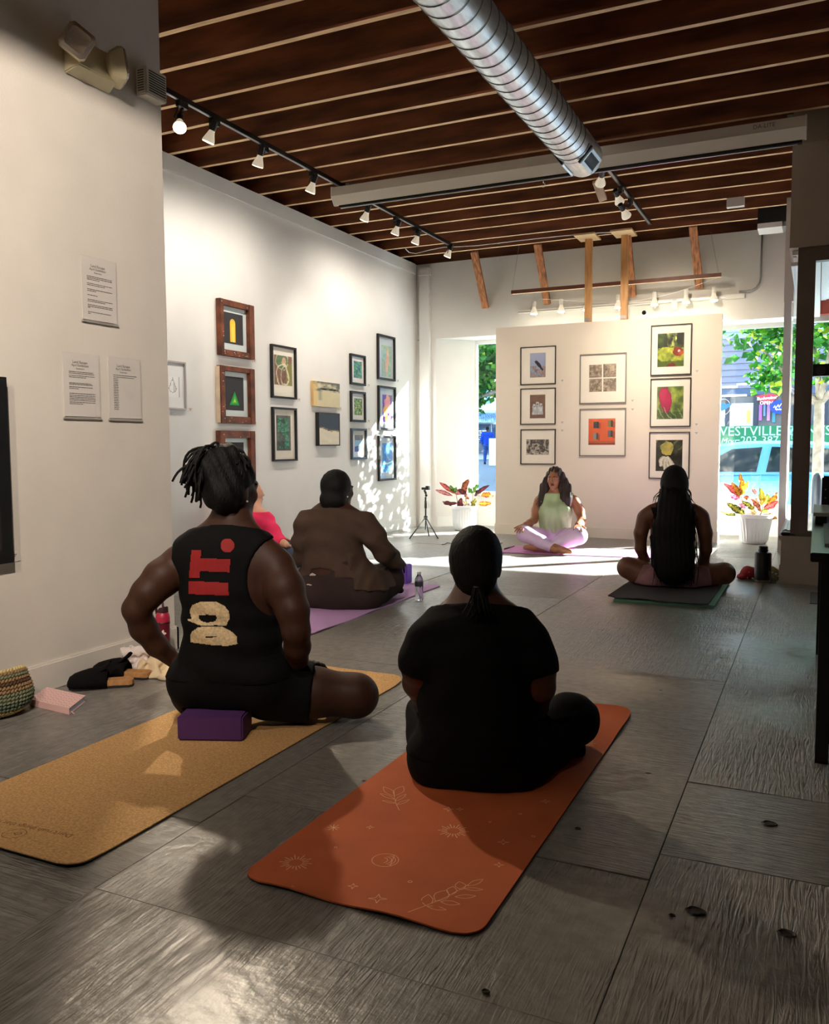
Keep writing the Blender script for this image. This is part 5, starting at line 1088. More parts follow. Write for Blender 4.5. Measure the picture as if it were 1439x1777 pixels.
# lilac mat -----------------------------------------------
LIL = mat('lilac foam', (186, 146, 196), .7, var=.04, vscale=6, bump=.15, bscale=120)
lm = root('yoga_mat', 'lilac yoga mat under the person in brown, its near end rippled and perforated', 'yoga mat', (-3.08, 5.4, 0), 'yoga mats')
def lzf(s, t):
    z = .0072
    if t < .16: z += .020*(1-t/.16)*max(0, math.sin(s*6.0+.6))**2
    z += .004*math.sin(t*19)*max(0, s-.75)*4 if t < .6 else 0
    return z
fn4 = rect_fn(-3.42, 4.36, -2.76, 6.39, .02, lzf); b = B(); mat_sheet(b, fn4, 26, 44, .006); b.obj('sheet', LIL, lm, auto=.6)
b = B()
for i in range(40):
    for j in range(5):
        s, t_ = (i+.5)/40, .012+.011*j; x, y, z_ = fn4(s, t_); b.loft([[Vector((x+.0036*math.cos(2*PI*q/6), y+.0036*math.sin(2*PI*q/6), z_+.0008)) for q in range(6)]], cap=False); b.f.append(tuple(range(len(b.v)-6, len(b.v)))); b.mi.append(0)
o = b.obj('perforations', mat('dark perforation', (96, 62, 84), .9), lm, fix=False); o['kind'] = 'stuff'
x, y = onZ(697, 1014.5)[:2]; b = B(); b.box((x-.13, y, .0075), (x+.05, y+.10, .165)); tag(b.obj('yoga_block', mat('violet foam', (120, 82, 196), .7, bump=.1, bscale=150), bevel=.006), 'bright violet foam block standing at the knee of the person in brown', 'yoga block', 'yoga blocks')
# folded dark mat on a green one
gm = root('folded_mat', 'green ribbed mat folded under the dark mat of the long-haired person', 'yoga mat', (-1.0, 6.7, 0), 'yoga mats')
GRN = mat('pale green foam', (92, 150, 124), .7, bump=.2, bscale=40)
for i in range(3): b = B(); mat_sheet(b, lambda s, t: (-1.33+.70*s+.004*i, 6.262+1.20*t-.004*i, .0068+.0072*i+.001*math.sin(7*s+i)), 14, 10, .0062); b.obj('layer', GRN, gm, auto=.5)
dm = root('folded_mat', 'dark grey mat with a curled edge laid over the green mat', 'yoga mat', (-1.0, 6.7, .024), 'yoga mats')
b = B(); mat_sheet(b, lambda s, t: (-1.365+.705*s, 6.235+1.16*t, .0300+.012*max(0, math.sin(s*7.5-.6))*(1-t)**3*(1 if s > .3 else .6)+.016*max(0, .12-s)*8*(1-t)), 26, 12, .0062); b.obj('sheet', mat('charcoal mat', (52, 46, 48), .8, var=.1, vscale=30, bump=.15, bscale=150), dm, auto=.6)
# teacher's mat
tm = root('yoga_mat', 'mauve pink yoga mat under the teacher, its free end in the sun', 'yoga mat', (-2.3, 9.0, 0), 'yoga mats')
b = B(); u = Vector((1.0, .10, 0)).normalized(); v = Vector((-u.y, u.x, 0)); o_ = Vector((-3.06, 8.62, 0)); mat_sheet(b, lambda s, t: tuple(o_+u*(1.72*s)+v*(.64*t)+Vector((0, 0, .0068))), 20, 8, .0055); b.obj('sheet', mat('mauve foam', (196, 132, 186), .7, var=.06, vscale=12), tm)
# pen, cable, small things by the teacher
a, c = onZ(875, 953, .012), onZ(893, 947.5, .012); b = B(); b.lathe(a, c-a, [(0, .004), (.02, .011), (.16, .011), (.19, .006), ((c-a).length, .004)], 10); tag(b.obj('black_marker', mat('black plastic', (16, 16, 18), .3), auto=.6), 'black pen-like microphone lying on the floor near the teacher', 'microphone')
b = B(); b.tube([onZ(x, y, .005) for x, y in ((767, 945), (772, 944.5), (776, 942), (783, 943), (790, 942), (800, 944), (840, 948), (858, 945), (866, 944), (872, 942))], .004, 6); tag(b.obj('floor_cable', BLK, smooth=True), 'thin dark cable lying on the floor before the display wall', 'cable')
# water bottle
def lathe_thing(name, label, cat, c, parts, group=None, n=28):
    r = root(name, label, cat, c, group)
    for nm, prof, m in parts: b = B(); b.lathe(c, (0, 0, 1), prof, n); b.obj(nm, m, r, auto=.7)
    return r
WB = mat('clear bottle plastic', (236, 244, 250), .08, trans=1.0); c = onZ(727.5, 1042, 0)
lathe_thing('water_bottle', 'clear plastic water bottle with a dark label standing beside the lilac mat', 'bottle', c, [('bottle', [(.0, .018), (.002, .027), (.012, .031), (.03, .029), (.042, .031), (.056, .029), (.07, .031), (.085, .0295), (.10, .0312), (.148, .0312), (.165, .029), (.185, .018), (.195, .0125), (.202, .0125)], WB), ('label', [(.108, .0316), (.109, .0318), (.144, .0318), (.145, .0316)], mat('dark label', (46, 50, 56), .5)), ('cap', [(.2005, .0135), (.201, .0145), (.214, .0145), (.2155, .013)], mat('pale cap', (206, 212, 216), .4))])
# tripod
c = onZ(739, 926, 0); r = root('phone_tripod', 'small black tripod with a phone clamp standing by the corner of the gallery wall', 'tripod', c)
apex = c+Vector((0, 0, .20)); K_ = mat('black tripod plastic', (24, 26, 28), .4)
for px, py_ in ((711, 934.5), (760, 934), (744.5, 930)): f_ = onZ(px, py_, .006); b = B(); b.tube([apex+Vector((0, 0, .02)), f_], .0075, 8); b.ball(f_, .009, 8, 6, (1, 1, .66)); b.obj('leg', K_, r, smooth=True)
b = B(); b.cyl(c+Vector((0, 0, .05)), c+Vector((0, 0, .42)), .010, n=12); b.lathe(c, (0, 0, 1), [(.185, .02), (.19, .026), (.225, .026), (.235, .018)], 14); b.lathe(c, (0, 0, 1), [(.33, .012), (.335, .017), (.43, .015), (.44, .011)], 12); b.obj('column', K_, r, auto=.6)
b = B()
for px, py_ in ((711, 934.5), (760, 934), (744.5, 930)): f_ = onZ(px, py_, .006); b.bar(c+Vector((0, 0, .085)), apex.lerp(f_, .55), .006, .004)
b.obj('spreader', K_, r)
b = B(); z0 = c.z+.44; b.cyl(c+Vector((0, 0, .43)), c+Vector((0, 0, .48)), .012, n=10); b.ball(c+Vector((.008, 0, .50)), .018, 10, 8); b.bar(c+Vector((.012, -.01, .52)), c+Vector((-.012, -.01, .57)), .022, .022); b.box((c.x-.045, c.y-.03, .575), (c.x+.055, c.y+.02, .605)); b.box((c.x+.012, c.y-.03, .605), (c.x+.055, c.y+.015, .625)); b.obj('phone_clamp', K_, r)

# crotons in ribbed pots ---------------------------------
LF = mat_leaf('croton leaf', attr='Col', tr=.16); POT = mat('white glazed pot', (232, 234, 236), .35); SOIL = mat('dark potting soil', (46, 34, 26), .95, bump=.5, bscale=90)
PAL = {'red': ((190, 36, 44), (240, 120, 110), (120, 18, 34)), 'pink': ((222, 90, 110), (246, 180, 170), (120, 40, 60)), 'orange': ((214, 96, 26), (244, 180, 50), (96, 40, 20)), 'yellow': ((226, 180, 30), (240, 214, 80), (70, 100, 24)), 'dark': ((60, 26, 34), (140, 60, 60), (30, 18, 24)), 'darkgreen': ((38, 52, 26), (190, 180, 60), (20, 30, 18)), 'green': ((70, 150, 40), (120, 190, 70), (40, 100, 30)), 'ylgreen': ((170, 200, 40), (220, 230, 110), (80, 130, 30)), 'tan': ((196, 150, 90), (230, 200, 140), (110, 80, 50)), 'cream': ((236, 232, 220), (250, 250, 244), (170, 170, 150)), 'magenta': ((226, 50, 120), (246, 150, 180), (150, 20, 70)), 'redbrown': ((140, 44, 38), (226, 130, 80), (80, 24, 24))}
def croton_leaf(base, tip, width, pal, parent, seed):
    rr = random.Random(seed); base, tip = Vector(base), Vector(tip); d = tip-base; L = d.length; d.normalize()
    side = d.cross(Vector((0, -1, 0))); side = side.normalized() if side.length > .1 else d.cross(Vector((1, 0, 0))).normalized()
    up = side.cross(d).normalized(); side.rotate(Matrix.Rotation(rr.uniform(-.6, .6), 3, d)); up = side.cross(d); nl, nw = 14, 6; vs = []; fs = []; cols = []
    for i in range(nl+1):
        t = i/nl; w = width*math.sin(PI*min(1, (t*.97+.015)))**.75*(1-.15*t)
        for j in range(nw+1):
            s = (j/nw-.5)*2; p = base+d*(L*t)+side*(w*s)+up*(abs(s)*w*.35+.10*L*math.sin(PI*t)+.012*math.sin(t*14+seed)*abs(s)); vs.append(p)
    for i in range(nl):
        for j in range(nw):
            a = i*(nw+1)+j; fs.append((a, a+1, a+nw+2, a+nw+1)); t, s = (i+.5)/nl, ((j+.5)/nw-.5)*2
            c0, c1, c2 = [C(*q) for q in PAL[pal]]; v = abs(s) < .2 or abs(((t*9-abs(s)*1.6) % 1)-.5) < .17
            c = c1 if v else mixc(c0, c2, max(0, abs(s)-.35)*1.1*rr.random()*1.6); cols.append(tuple(.8*w_ for w_ in srgb(mixc(c, c2, .25*rr.random()))))
    me = bpy.data.meshes.new('leaf'); me.from_pydata([tuple(v) for v in vs], [], fs); me.materials.append(LF); ca = me.color_attributes.new('Col', 'FLOAT_COLOR', 'CORNER'); buf = np.ones((len(fs)*4, 4), np.float32)
    for q, c in enumerate(cols): buf[q*4:q*4+4, :3] = c
    ca.data.foreach_set('color', buf.ravel()); me.polygons.foreach_set('use_smooth', [True]*len(fs)); me.update(); return link('leaf', me, parent)
def croton(label, c, rt, rb, h, leaves, stems, conv, Yp, seed):
    r = root('croton_plant', label, 'plant', c, 'croton plants'); n = 112; b = B(); R = []
    def ring(rad, z, amp): return [Vector((c.x+math.cos(2*PI*i/n)*(rad+amp*(.5+.5*math.cos(i*PI/2))), c.y+math.sin(2*PI*i/n)*(rad+amp*(.5+.5*math.cos(i*PI/2))), z)) for i in range(n)]
    for z, q, am in ((.0, .80, 0), (.012, .90, 0), (.03, .97, .0), (.045, 1.0, .006), (.12, 1.04, .007), (h*.78, rt/rb-.015/rb, .007), (h*.86, rt/rb, .002), (h*.87, rt/rb+.05, 0), (h*.99, rt/rb+.06, 0), (h, rt/rb+.04, 0), (h, rt/rb-.04, 0), (h-.05, rt/rb-.07, 0)): R.append(ring(rb*q, z, am))
    b.loft(R, True); b.obj('pot', POT, r, auto=.5); b = B(); b.lathe(c, (0, 0, 1), [(h-.06, rt*.93), (h-.035, rt*.93), (h-.03, rt*.5)], 24); b.obj('soil', SOIL, r)
    rr = random.Random(seed)
    for (x0, y0, x1, y1) in stems: a, e = onY(*conv(x0, y0), Yp), onY(*conv(x1, y1), Yp); a.z = h-.04; b = B(); b.tube([a, a.lerp(e, .5)+Vector((.008, 0, 0)), e], .006, 7); b.obj('stem', mat('croton stem', (150, 140, 110), .7), r, smooth=True)
    for q, (x0, y0, x1, y1, w, pal) in enumerate(leaves):
        k = rr.uniform(-.10, .10); a, e = onY(*conv(x0, y0), Yp+k*.2), onY(*conv(x1, y1), Yp+k); a.z = max(a.z, h-.03); croton_leaf(a, e, w, pal, r, seed*50+q)
    return r
cv = lambda x, y: (690+x*.139, 760+y*.139)
croton('croton with dark red and green leaves in a ribbed white pot by the left window', Vector((-4.32, 10.78, 0)), .172, .150, .335,
       [(700, 690, 525, 555, .034, 'red'), (690, 722, 475, 650, .032, 'pink'), (690, 690, 655, 590, .036, 'green'), (690, 690, 735, 612, .03, 'green'), (745, 815, 558, 795, .036, 'dark'), (790, 882, 795, 750, .05, 'dark'), (825, 665, 890, 515, .05, 'redbrown'), (800, 705, 700, 650, .04, 'pink'), (860, 700, 760, 640, .04, 'dark'), (940, 690, 890, 615, .034, 'green'), (950, 685, 1025, 578, .036, 'green'), (990, 690, 1145, 590, .03, 'dark'), (1040, 720, 1200, 722, .044, 'orange'), (1010, 820, 1175, 815, .036, 'orange'), (945, 888, 985, 758, .05, 'darkgreen'), (900, 835, 825, 775, .03, 'tan'), (960, 725, 1085, 635, .036, 'dark'), (890, 765, 850, 690, .03, 'redbrown'), (850, 690, 820, 590, .04, 'red'), (980, 740, 1040, 690, .035, 'cream')],
       [(750, 880, 735, 710), (915, 880, 945, 700), (830, 880, 860, 720)], cv, 10.78, 3)
cv2 = lambda x, y: (1230+x*.1464, 800+y*.1464)
croton('croton with glowing red, orange and yellow leaves in a white pot, right window', Vector((-.64, 10.62, 0)), .198, .150, .345,
       [(360, 430, 178, 262, .036, 'red'), (372, 430, 268, 248, .036, 'orange'), (385, 405, 370, 143, .034, 'orange'), (395, 405, 482, 236, .036, 'yellow'), (408, 400, 430, 262, .034, 'orange'), (372, 442, 252, 402, .03, 'magenta'), (430, 640, 218, 500, .046, 'darkgreen'), (430, 642, 122, 598, .018, 'darkgreen'), (540, 582, 388, 472, .032, 'darkgreen'), (445, 552, 365, 500, .028, 'magenta'), (620, 600, 498, 450, .03, 'redbrown'), (630, 525, 606, 316, .042, 'yellow'), (660, 512, 705, 385, .038, 'ylgreen'), (680, 532, 822, 368, .036, 'orange'), (650, 562, 825, 468, .042, 'red'), (640, 602, 702, 565, .028, 'ylgreen'), (640, 642, 812, 690, .036, 'orange'), (600, 655, 438, 700, .03, 'cream'), (560, 400, 516, 325, .026, 'pink'), (480, 445, 415, 425, .03, 'redbrown'), (600, 560, 560, 440, .03, 'redbrown'), (560, 620, 500, 570, .03, 'tan')],
       [(430, 660, 385, 420), (600, 660, 645, 530), (520, 660, 540, 520)], cv2, 10.62, 7)

# by the knee wall: flask, cup, folded cap ----------------
c = onZ(1323.5, 1009, 0); MB_ = mat('matt black steel', (16, 17, 18), .45)
lathe_thing('flask', 'tall matt black flask with a steel base ring in front of the knee wall', 'flask', c, [('body', [(.018, .040), (.020, .0665), (.235, .0665), (.245, .060), (.248, .038)], MB_), ('base_ring', [(.0, .060), (.002, .066), (.018, .066), (.0195, .06)], mat('brushed steel', (170, 160, 146), .35, metal=.8)), ('lid', [(.246, .034), (.258, .034), (.259, .040), (.268, .040), (.269, .034), (.276, .036), (.295, .036), (.30, .030)], MB_)])
c = onZ(1341, 1012.5, 0); b = B(); b.lathe(c, (0, 0, 1), [(.0, .02), (.001, .026), (.10, .038), (.100, .0365), (.004, .0245), (.003, .01)], 24, cap=False); b.v = b.v; tag(b.obj('plastic_cup', mat_glass('thin clear plastic', (.93, .95, .97), 1.6), auto=.7), 'clear plastic cup next to the black flask', 'cup')
Fc = None
c = onY(1380, 925, YF+.10); pz = .396
b = B(); b.box((c.x-.105, YF-.005, pz), (c.x+.01, YF+.10, pz+.028)); r = root('glasses_case', 'flat black case on the ledge of the knee wall by the dark post', 'case', (c.x-.05, YF+.05, pz)); b.obj('case', mat('black case', (18, 18, 20), .5), r, bevel=.008)
b = B(); b.tube([(c.x-.09+.16*k/14, YF+.03+.02*math.sin(k), pz+.035+.012*abs(math.sin(k*.9))) for k in range(10)], .005, 6); b.obj('cloth_strap', mat('grey strap', (120, 120, 118), .6), r, smooth=True)
b = B(); x, y = onZ(1424, 1040)[:2]; b.box((x-.07, 6.72, .0008), (x+.25, 7.22, .006)); tag(b.obj('floor_grate', mat('dark floor plate', (44, 44, 44), .55)), 'dark square plate on the floor in front of the knee wall', 'plate')
# desk at the right edge
r = root('desk', 'black desk cut off at the right edge of the picture', 'desk', (.35, 4.2, 0)); DB = mat('black desk lacquer', (24, 26, 24), .28, spec=.6)
b = B(); b.box((-.012, 3.32, .732), (.75, 5.20, .765)); b.obj('desk_top', DB, r, bevel=.003)
for x, y in ((.045, 3.36), (.70, 3.36), (.045, 5.12), (.70, 5.12)): B().box((x-.022, y-.022, 0), (x+.022, y+.022, .731)).obj('leg', DB, r)
b = B(); b.box((.085, 3.40, .05), (.70, 3.42, .731)); b.obj('front_panel', mat('black panel', (10, 10, 10), .7), r); b = B(); b.box((.0685, 3.42, .05), (.0845, 5.10, .731)); b.obj('side_panel', mat('black panel', (10, 10, 10), .7), r)
r = root('shelf_riser', 'low board raised on feet across the far end of the desk', 'board', (.3, 4.9, .765)); b = B(); b.box((-.01, 4.55, .80), (.60, 5.16, .818)); b.obj('board', mat('grey green board', (150, 156, 136), .35), r)
for y in (4.57, 5.12): B().box((.0, y, .7652), (.05, y+.03, .7998)).obj('foot', DB, r)
r = root('paper_tray', 'slim dark tray leaning on the desk top', 'tray', (.08, 4.0, .765)); b = B(); b.hexa([(.035, 3.55, .7652), (.12, 3.50, .7652), (.12, 4.45, .7652), (.035, 4.45, .7652), (.035, 3.55, .775), (.12, 3.5, .785), (.12, 4.45, .785), (.035, 4.45, .775)]); b.obj('tray', mat('grey tray', (84, 86, 78), .5), r)
for k in range(4): tag(B().box((.125+.004*k, 3.56+.01*k, .7653+.012*k), (.34, 3.9+.02*k, .7765+.012*k)).obj('book', mat('book cover %d' % k, ((200, 190, 176), (120, 90, 70), (190, 196, 200), (90, 100, 90))[k], .6)), ('lowest', 'second', 'third', 'topmost')[k]+' book of the small pile on the desk', 'book', 'books on the desk')
# black monitor back beyond the desk
r = root('monitor', 'black screen seen from behind beyond the desk, cut off by the right edge', 'monitor', (.35, 5.32, 0)); p = onY(1427, 826, 5.35); q = onY(1427, 884, 5.35)
b = B(); b.box((p.x, 5.33, q.z), (p.x+.5, 5.37, p.z)); b.obj('back', mat('matt black plastic', (10, 10, 11), .6), r, bevel=.008); b = B(); b.box((p.x+.2, 5.372, .0), (p.x+.28, 5.41, p.z-.05)); b.box((p.x+.1, 5.30, 0), (p.x+.4, 5.50, .02)); b.obj('stand', BLK, r)
for zz in (.35, .6): B().cyl((p.x+.02, 5.329, q.z+(p.z-q.z)*zz), (p.x+.02, 5.331, q.z+(p.z-q.z)*zz), .004, n=8).obj('screw', SIL, r)

# by the near wall: clogs, notebook, crochet bag, bottle, cloths ------------
SUE = mat('black suede', (12, 11, 12), .9, spec=.15); CKS = mat('cork footbed', (182, 132, 80), .8, var=.2, vscale=60); SOL = mat('dark rubber sole', (30, 26, 24), .8)
def clog(label, toe, heel):
    toe, heel = Vector((*toe, 0)), Vector((*heel, 0)); d = (toe-heel); L = d.length; d.normalize(); s = Vector((-d.y, d.x, 0)); r = root('clog', label, 'shoe', (toe+heel)/2, 'black clogs')
    ol = [(0, .0), (.02, .026), (.07, .036), (.16, .033), (.30, .030), (.5, .036), (.68, .050), (.82, .052), (.93, .040), (.985, .02), (1, .0)]
    P = [heel+d*(L*t)+s*w for t, w in ol]+[heel+d*(L*t)-s*w*.96 for t, w in reversed(ol[1:-1])]; up = Vector((0, 0, 1))
    b = B(); b.prism([p+up*.0 for p in P], up*.012); b.obj('sole', SOL, r, auto=.6)
    b = B(); n = len(P); c = (toe+heel)/2; b.loft([[p+up*.012 for p in P], [c+(p-c)*1.0+up*.034 for p in P], [c+(p-c)*.93+up*.038 for p in P]]); b.obj('footbed', CKS, r, auto=.6)
    b = B(); R = []; n = 14
    for t, w, h in ((.40, .045, .060), (.44, .048, .078), (.55, .051, .082), (.68, .055, .076), (.80, .056, .066), (.90, .047, .056), (.97, .030, .042), (1.005, .006, .018)):
        R.append([heel+d*(L*t)+s*(w*math.cos(PI*k/n))+up*(.014+(h)*math.sin(PI*k/n)**.75) for k in range(n+1)])
    b.loft(R, cap=False, close=False); u = b.obj('upper', SUE, r, smooth=True, fix=False); mo_ = u.modifiers.new('thickness', 'SOLIDIFY'); mo_.thickness = .004; mo_.offset = 1
    b = B(); R = []
    for t, w, h in ((.60, .026, .092), (.50, .034, .100), (.43, .036, .112), (.38, .034, .126), (.35, .022, .136)): R.append([heel+d*(L*t)+s*(w*math.cos(PI*k/6))+up*(h-.02+.012*math.sin(PI*k/6)) for k in range(7)])
    b.loft(R, cap=False, close=False); u = b.obj('tongue', SUE, r, smooth=True, fix=False); mo_ = u.modifiers.new('thickness', 'SOLIDIFY'); mo_.thickness = .005
    e = heel+d*(L*.56)+up*.074; b = B(); b.tube([e-s*.048-up*.03, e-s*.03+up*.004, e+up*.018, e+s*.03+up*.004, e+s*.048-up*.03], .007, 8); b.obj('strap', SUE, r, smooth=True)
    e = heel+d*(L*.58)-s*.052+up*.052; b = B(); b.tube([e+d*.013+up*.010, e+d*.013-up*.012, e-d*.013-up*.012, e-d*.013+up*.010, e+d*.013+up*.010], .002, 6); b.obj('buckle', mat('dark brass buckle', (120, 100, 70), .4, metal=.8), r)
clog('black suede clog with a cork footbed, nearer of the pair by the near wall', onZ(119, 1196)[:2], onZ(233, 1189)[:2])
clog('black suede clog with a cork footbed, further of the pair, next to the cream cloth', onZ(163, 1174)[:2], onZ(262, 1177.5)[:2])
# notebook
NBK = root('notebook', 'pink notebook with a small printed pattern under the crochet bag', 'notebook', tuple(onZ(100, 1210, 0)))
TL, TR, BR_, BL = onZ(71, 1190, .030), onZ(148.5, 1207, .030), onZ(120, 1229, .030), onZ(50, 1208, .030)
dv = (TL-TR)*.86; TL, BL = TR+dv, BR_+dv; up = Vector((0, 0, 1)); PK = mat('pink notebook cover', (240, 196, 190), .55)
b = B(); b.hexa([BL-up*.003, BR_-up*.003, TR-up*.003, TL-up*.003, BL, BR_, TR, TL]); b.hexa([BL-up*.029, BR_-up*.029, TR-up*.029, TL-up*.029, BL-up*.026, BR_-up*.026, TR-up*.026, TL-up*.026]); u_ = (BR_-BL).normalized(); v_ = (TL-BL).normalized(); b.hexa([BL-up*.026, BR_-up*.026, BR_-up*.026+v_*.004, BL-up*.026+v_*.004, BL-up*.003, BR_-up*.003, BR_-up*.003+v_*.004, BL-up*.003+v_*.004]); b.obj('cover', PK, NBK)
i_ = .004; b = B(); q = [BL+v_*i_, BR_+v_*i_-u_*i_, TR-v_*i_-u_*i_, TL-v_*i_]; b.hexa([p-up*.0258 for p in q]+[p-up*.0032 for p in q]); b.obj('pages', mat('pale page block', (214, 220, 232), .8), NBK)
b = B(); W_, H_ = (BR_-BL).length, (TL-BL).length
for i in range(15):
    for j in range(6):
        p = BL+u_*(W_*(i+.5)/15)+v_*(H_*(j+.5+.25*(i % 2))/6.5)+up*.0006; b.f.append(tuple(range(len(b.v), len(b.v)+6))); b.mi.append(0); b.v += [tuple(p+u_*.0042*math.cos(q*PI/3)+v_*.0026*math.sin(q*PI/3)) for q in range(6)]
o = b.obj('printed_pattern', mat('mauve print', (156, 110, 122), .7), NBK, fix=False); o['kind'] = 'stuff'
b = B(); p = BR_-u_*.03+v_*.012-up*.018; p = BR_+v_*.02-up*.02; b.tube([p, p+u_*.01-up*.004, p+u_*.022-up*.008], .0022, 6); b.obj('ribbon', PK, NBK)
# crochet bag
cb = onZ(0, 1236, 0); cb.x += -.02; cb.y += -.03; r = root('crochet_bag', 'chunky crochet bag in sage, cream and brown slumped by the near wall', 'bag', cb)
YC = {k: mat('yarn '+k, c_, .9, bump=.3, bscale=120) for k, c_ in (('cream', (206, 188, 128)), ('sage', (120, 126, 98)), ('green', (96, 108, 88)), ('tan', (150, 120, 82)), ('brown', (86, 62, 40)))}
rows = [(.012, .135, 'cream'), (.026, .165, 'cream'), (.040, .180, 'green'), (.054, .188, 'green'), (.068, .192, 'sage'), (.082, .194, 'sage'), (.096, .193, 'sage'), (.110, .190, 'tan'), (.124, .186, 'tan'), (.138, .180, 'brown'), (.152, .174, 'tan'), (.166, .170, 'sage'), (.178, .166, 'tan'), (.187, .158, 'cream'), (.178, .142, 'brown'), (.16, .130, 'brown'), (.14, .122, 'brown'), (.11, .118, 'brown'), (.08, .116, 'brown')]
for k, (z, rad, cn) in enumerate(rows):
    b = B(); n = 66; pts = []
    for i in range(n*4+1):
        a = 2*PI*i/(n*4); sq = (1+.06*math.cos(2*a+.4)+.05*math.sin(3*a))*.82; zz = z*.92*(1+.28*math.sin(a*1.0+2.4)+.10*math.sin(2*a)); rr_ = rad*sq+.0045*math.cos(i*PI/2); pts.append((cb.x+rr_*math.cos(a)*.98, cb.y+rr_*math.sin(a)*1.1, zz+.0045*math.sin(i*PI/2)+.002))
    b.tube(pts, .0062, 6); b.obj('stitch_row', YC[cn], r, smooth=True)
b = B(); b.lathe((cb.x, cb.y, .0), (0, 0, 1), [(.002, .08), (.006, .11), (.03, .125)], 24); b.obj('base', YC['brown'], r)
# red bottle
c = Vector((-3.125, 3.49, 0)); WINE = mat('wine red metal', (116, 22, 46), .3, metal=.35); r = lathe_thing('red_bottle', 'wine red bottle with a dark loop lid and a flower sticker by the wall end', 'bottle', c, [('body', [(.0, .03), (.002, .036), (.205, .036), (.212, .037)], WINE), ('band', [(.2125, .0372), (.213, .0378), (.222, .0378), (.223, .037)], mat('dark wine band', (60, 14, 28), .4)), ('collar', [(.2235, .0375), (.245, .0372), (.262, .034), (.272, .028)], mat('red lid', (176, 36, 66), .4))])
DW = mat('dark plum lid', (62, 26, 36), .4); b = B(); b.hexa([(c.x-.026, c.y-.02, .268), (c.x+.026, c.y-.02, .268), (c.x+.026, c.y+.02, .268), (c.x-.026, c.y+.02, .268), (c.x-.014, c.y-.017, .296), (c.x+.028, c.y-.017, .306), (c.x+.028, c.y+.017, .306), (c.x-.014, c.y+.017, .296)]); b.obj('spout_cover', DW, r, bevel=.004)
b = B(); b.tube([(c.x-.030, c.y-.01, .262), (c.x-.034, c.y-.01, .29), (c.x-.028, c.y-.01, .322), (c.x-.008, c.y-.01, .337), (c.x+.012, c.y-.01, .325), (c.x+.016, c.y-.012, .30), (c.x+.016, c.y-.015, .268)], .0062, 8); b.obj('carry_loop', DW, r, smooth=True)
sd = Vector((.0, -1, 0)); sd = (Vector((0, 0, 0))-Vector((c.x, c.y, 0))).normalized(); sx_ = Vector((-sd.y, sd.x, 0)); b = B(); pc = c+sd*.0362+Vector((0, 0, .165))+sx_*-.004
pts = [pc+sx_*(.0165*math.cos(a)*(1+.28*math.cos(5*a)))+Vector((0, 0, .0165*math.sin(a)*(1+.28*math.cos(5*a))))-sd*(.0001+.5*(.0165*math.cos(a)*(1+.28*math.cos(5*a)))**2/.036-.0012) for a in [2*PI*k/40 for k in range(40)]]; b.prism(pts, sd*.001); b.obj('sticker', mat('pale flower sticker', (222, 206, 196), .6), r)
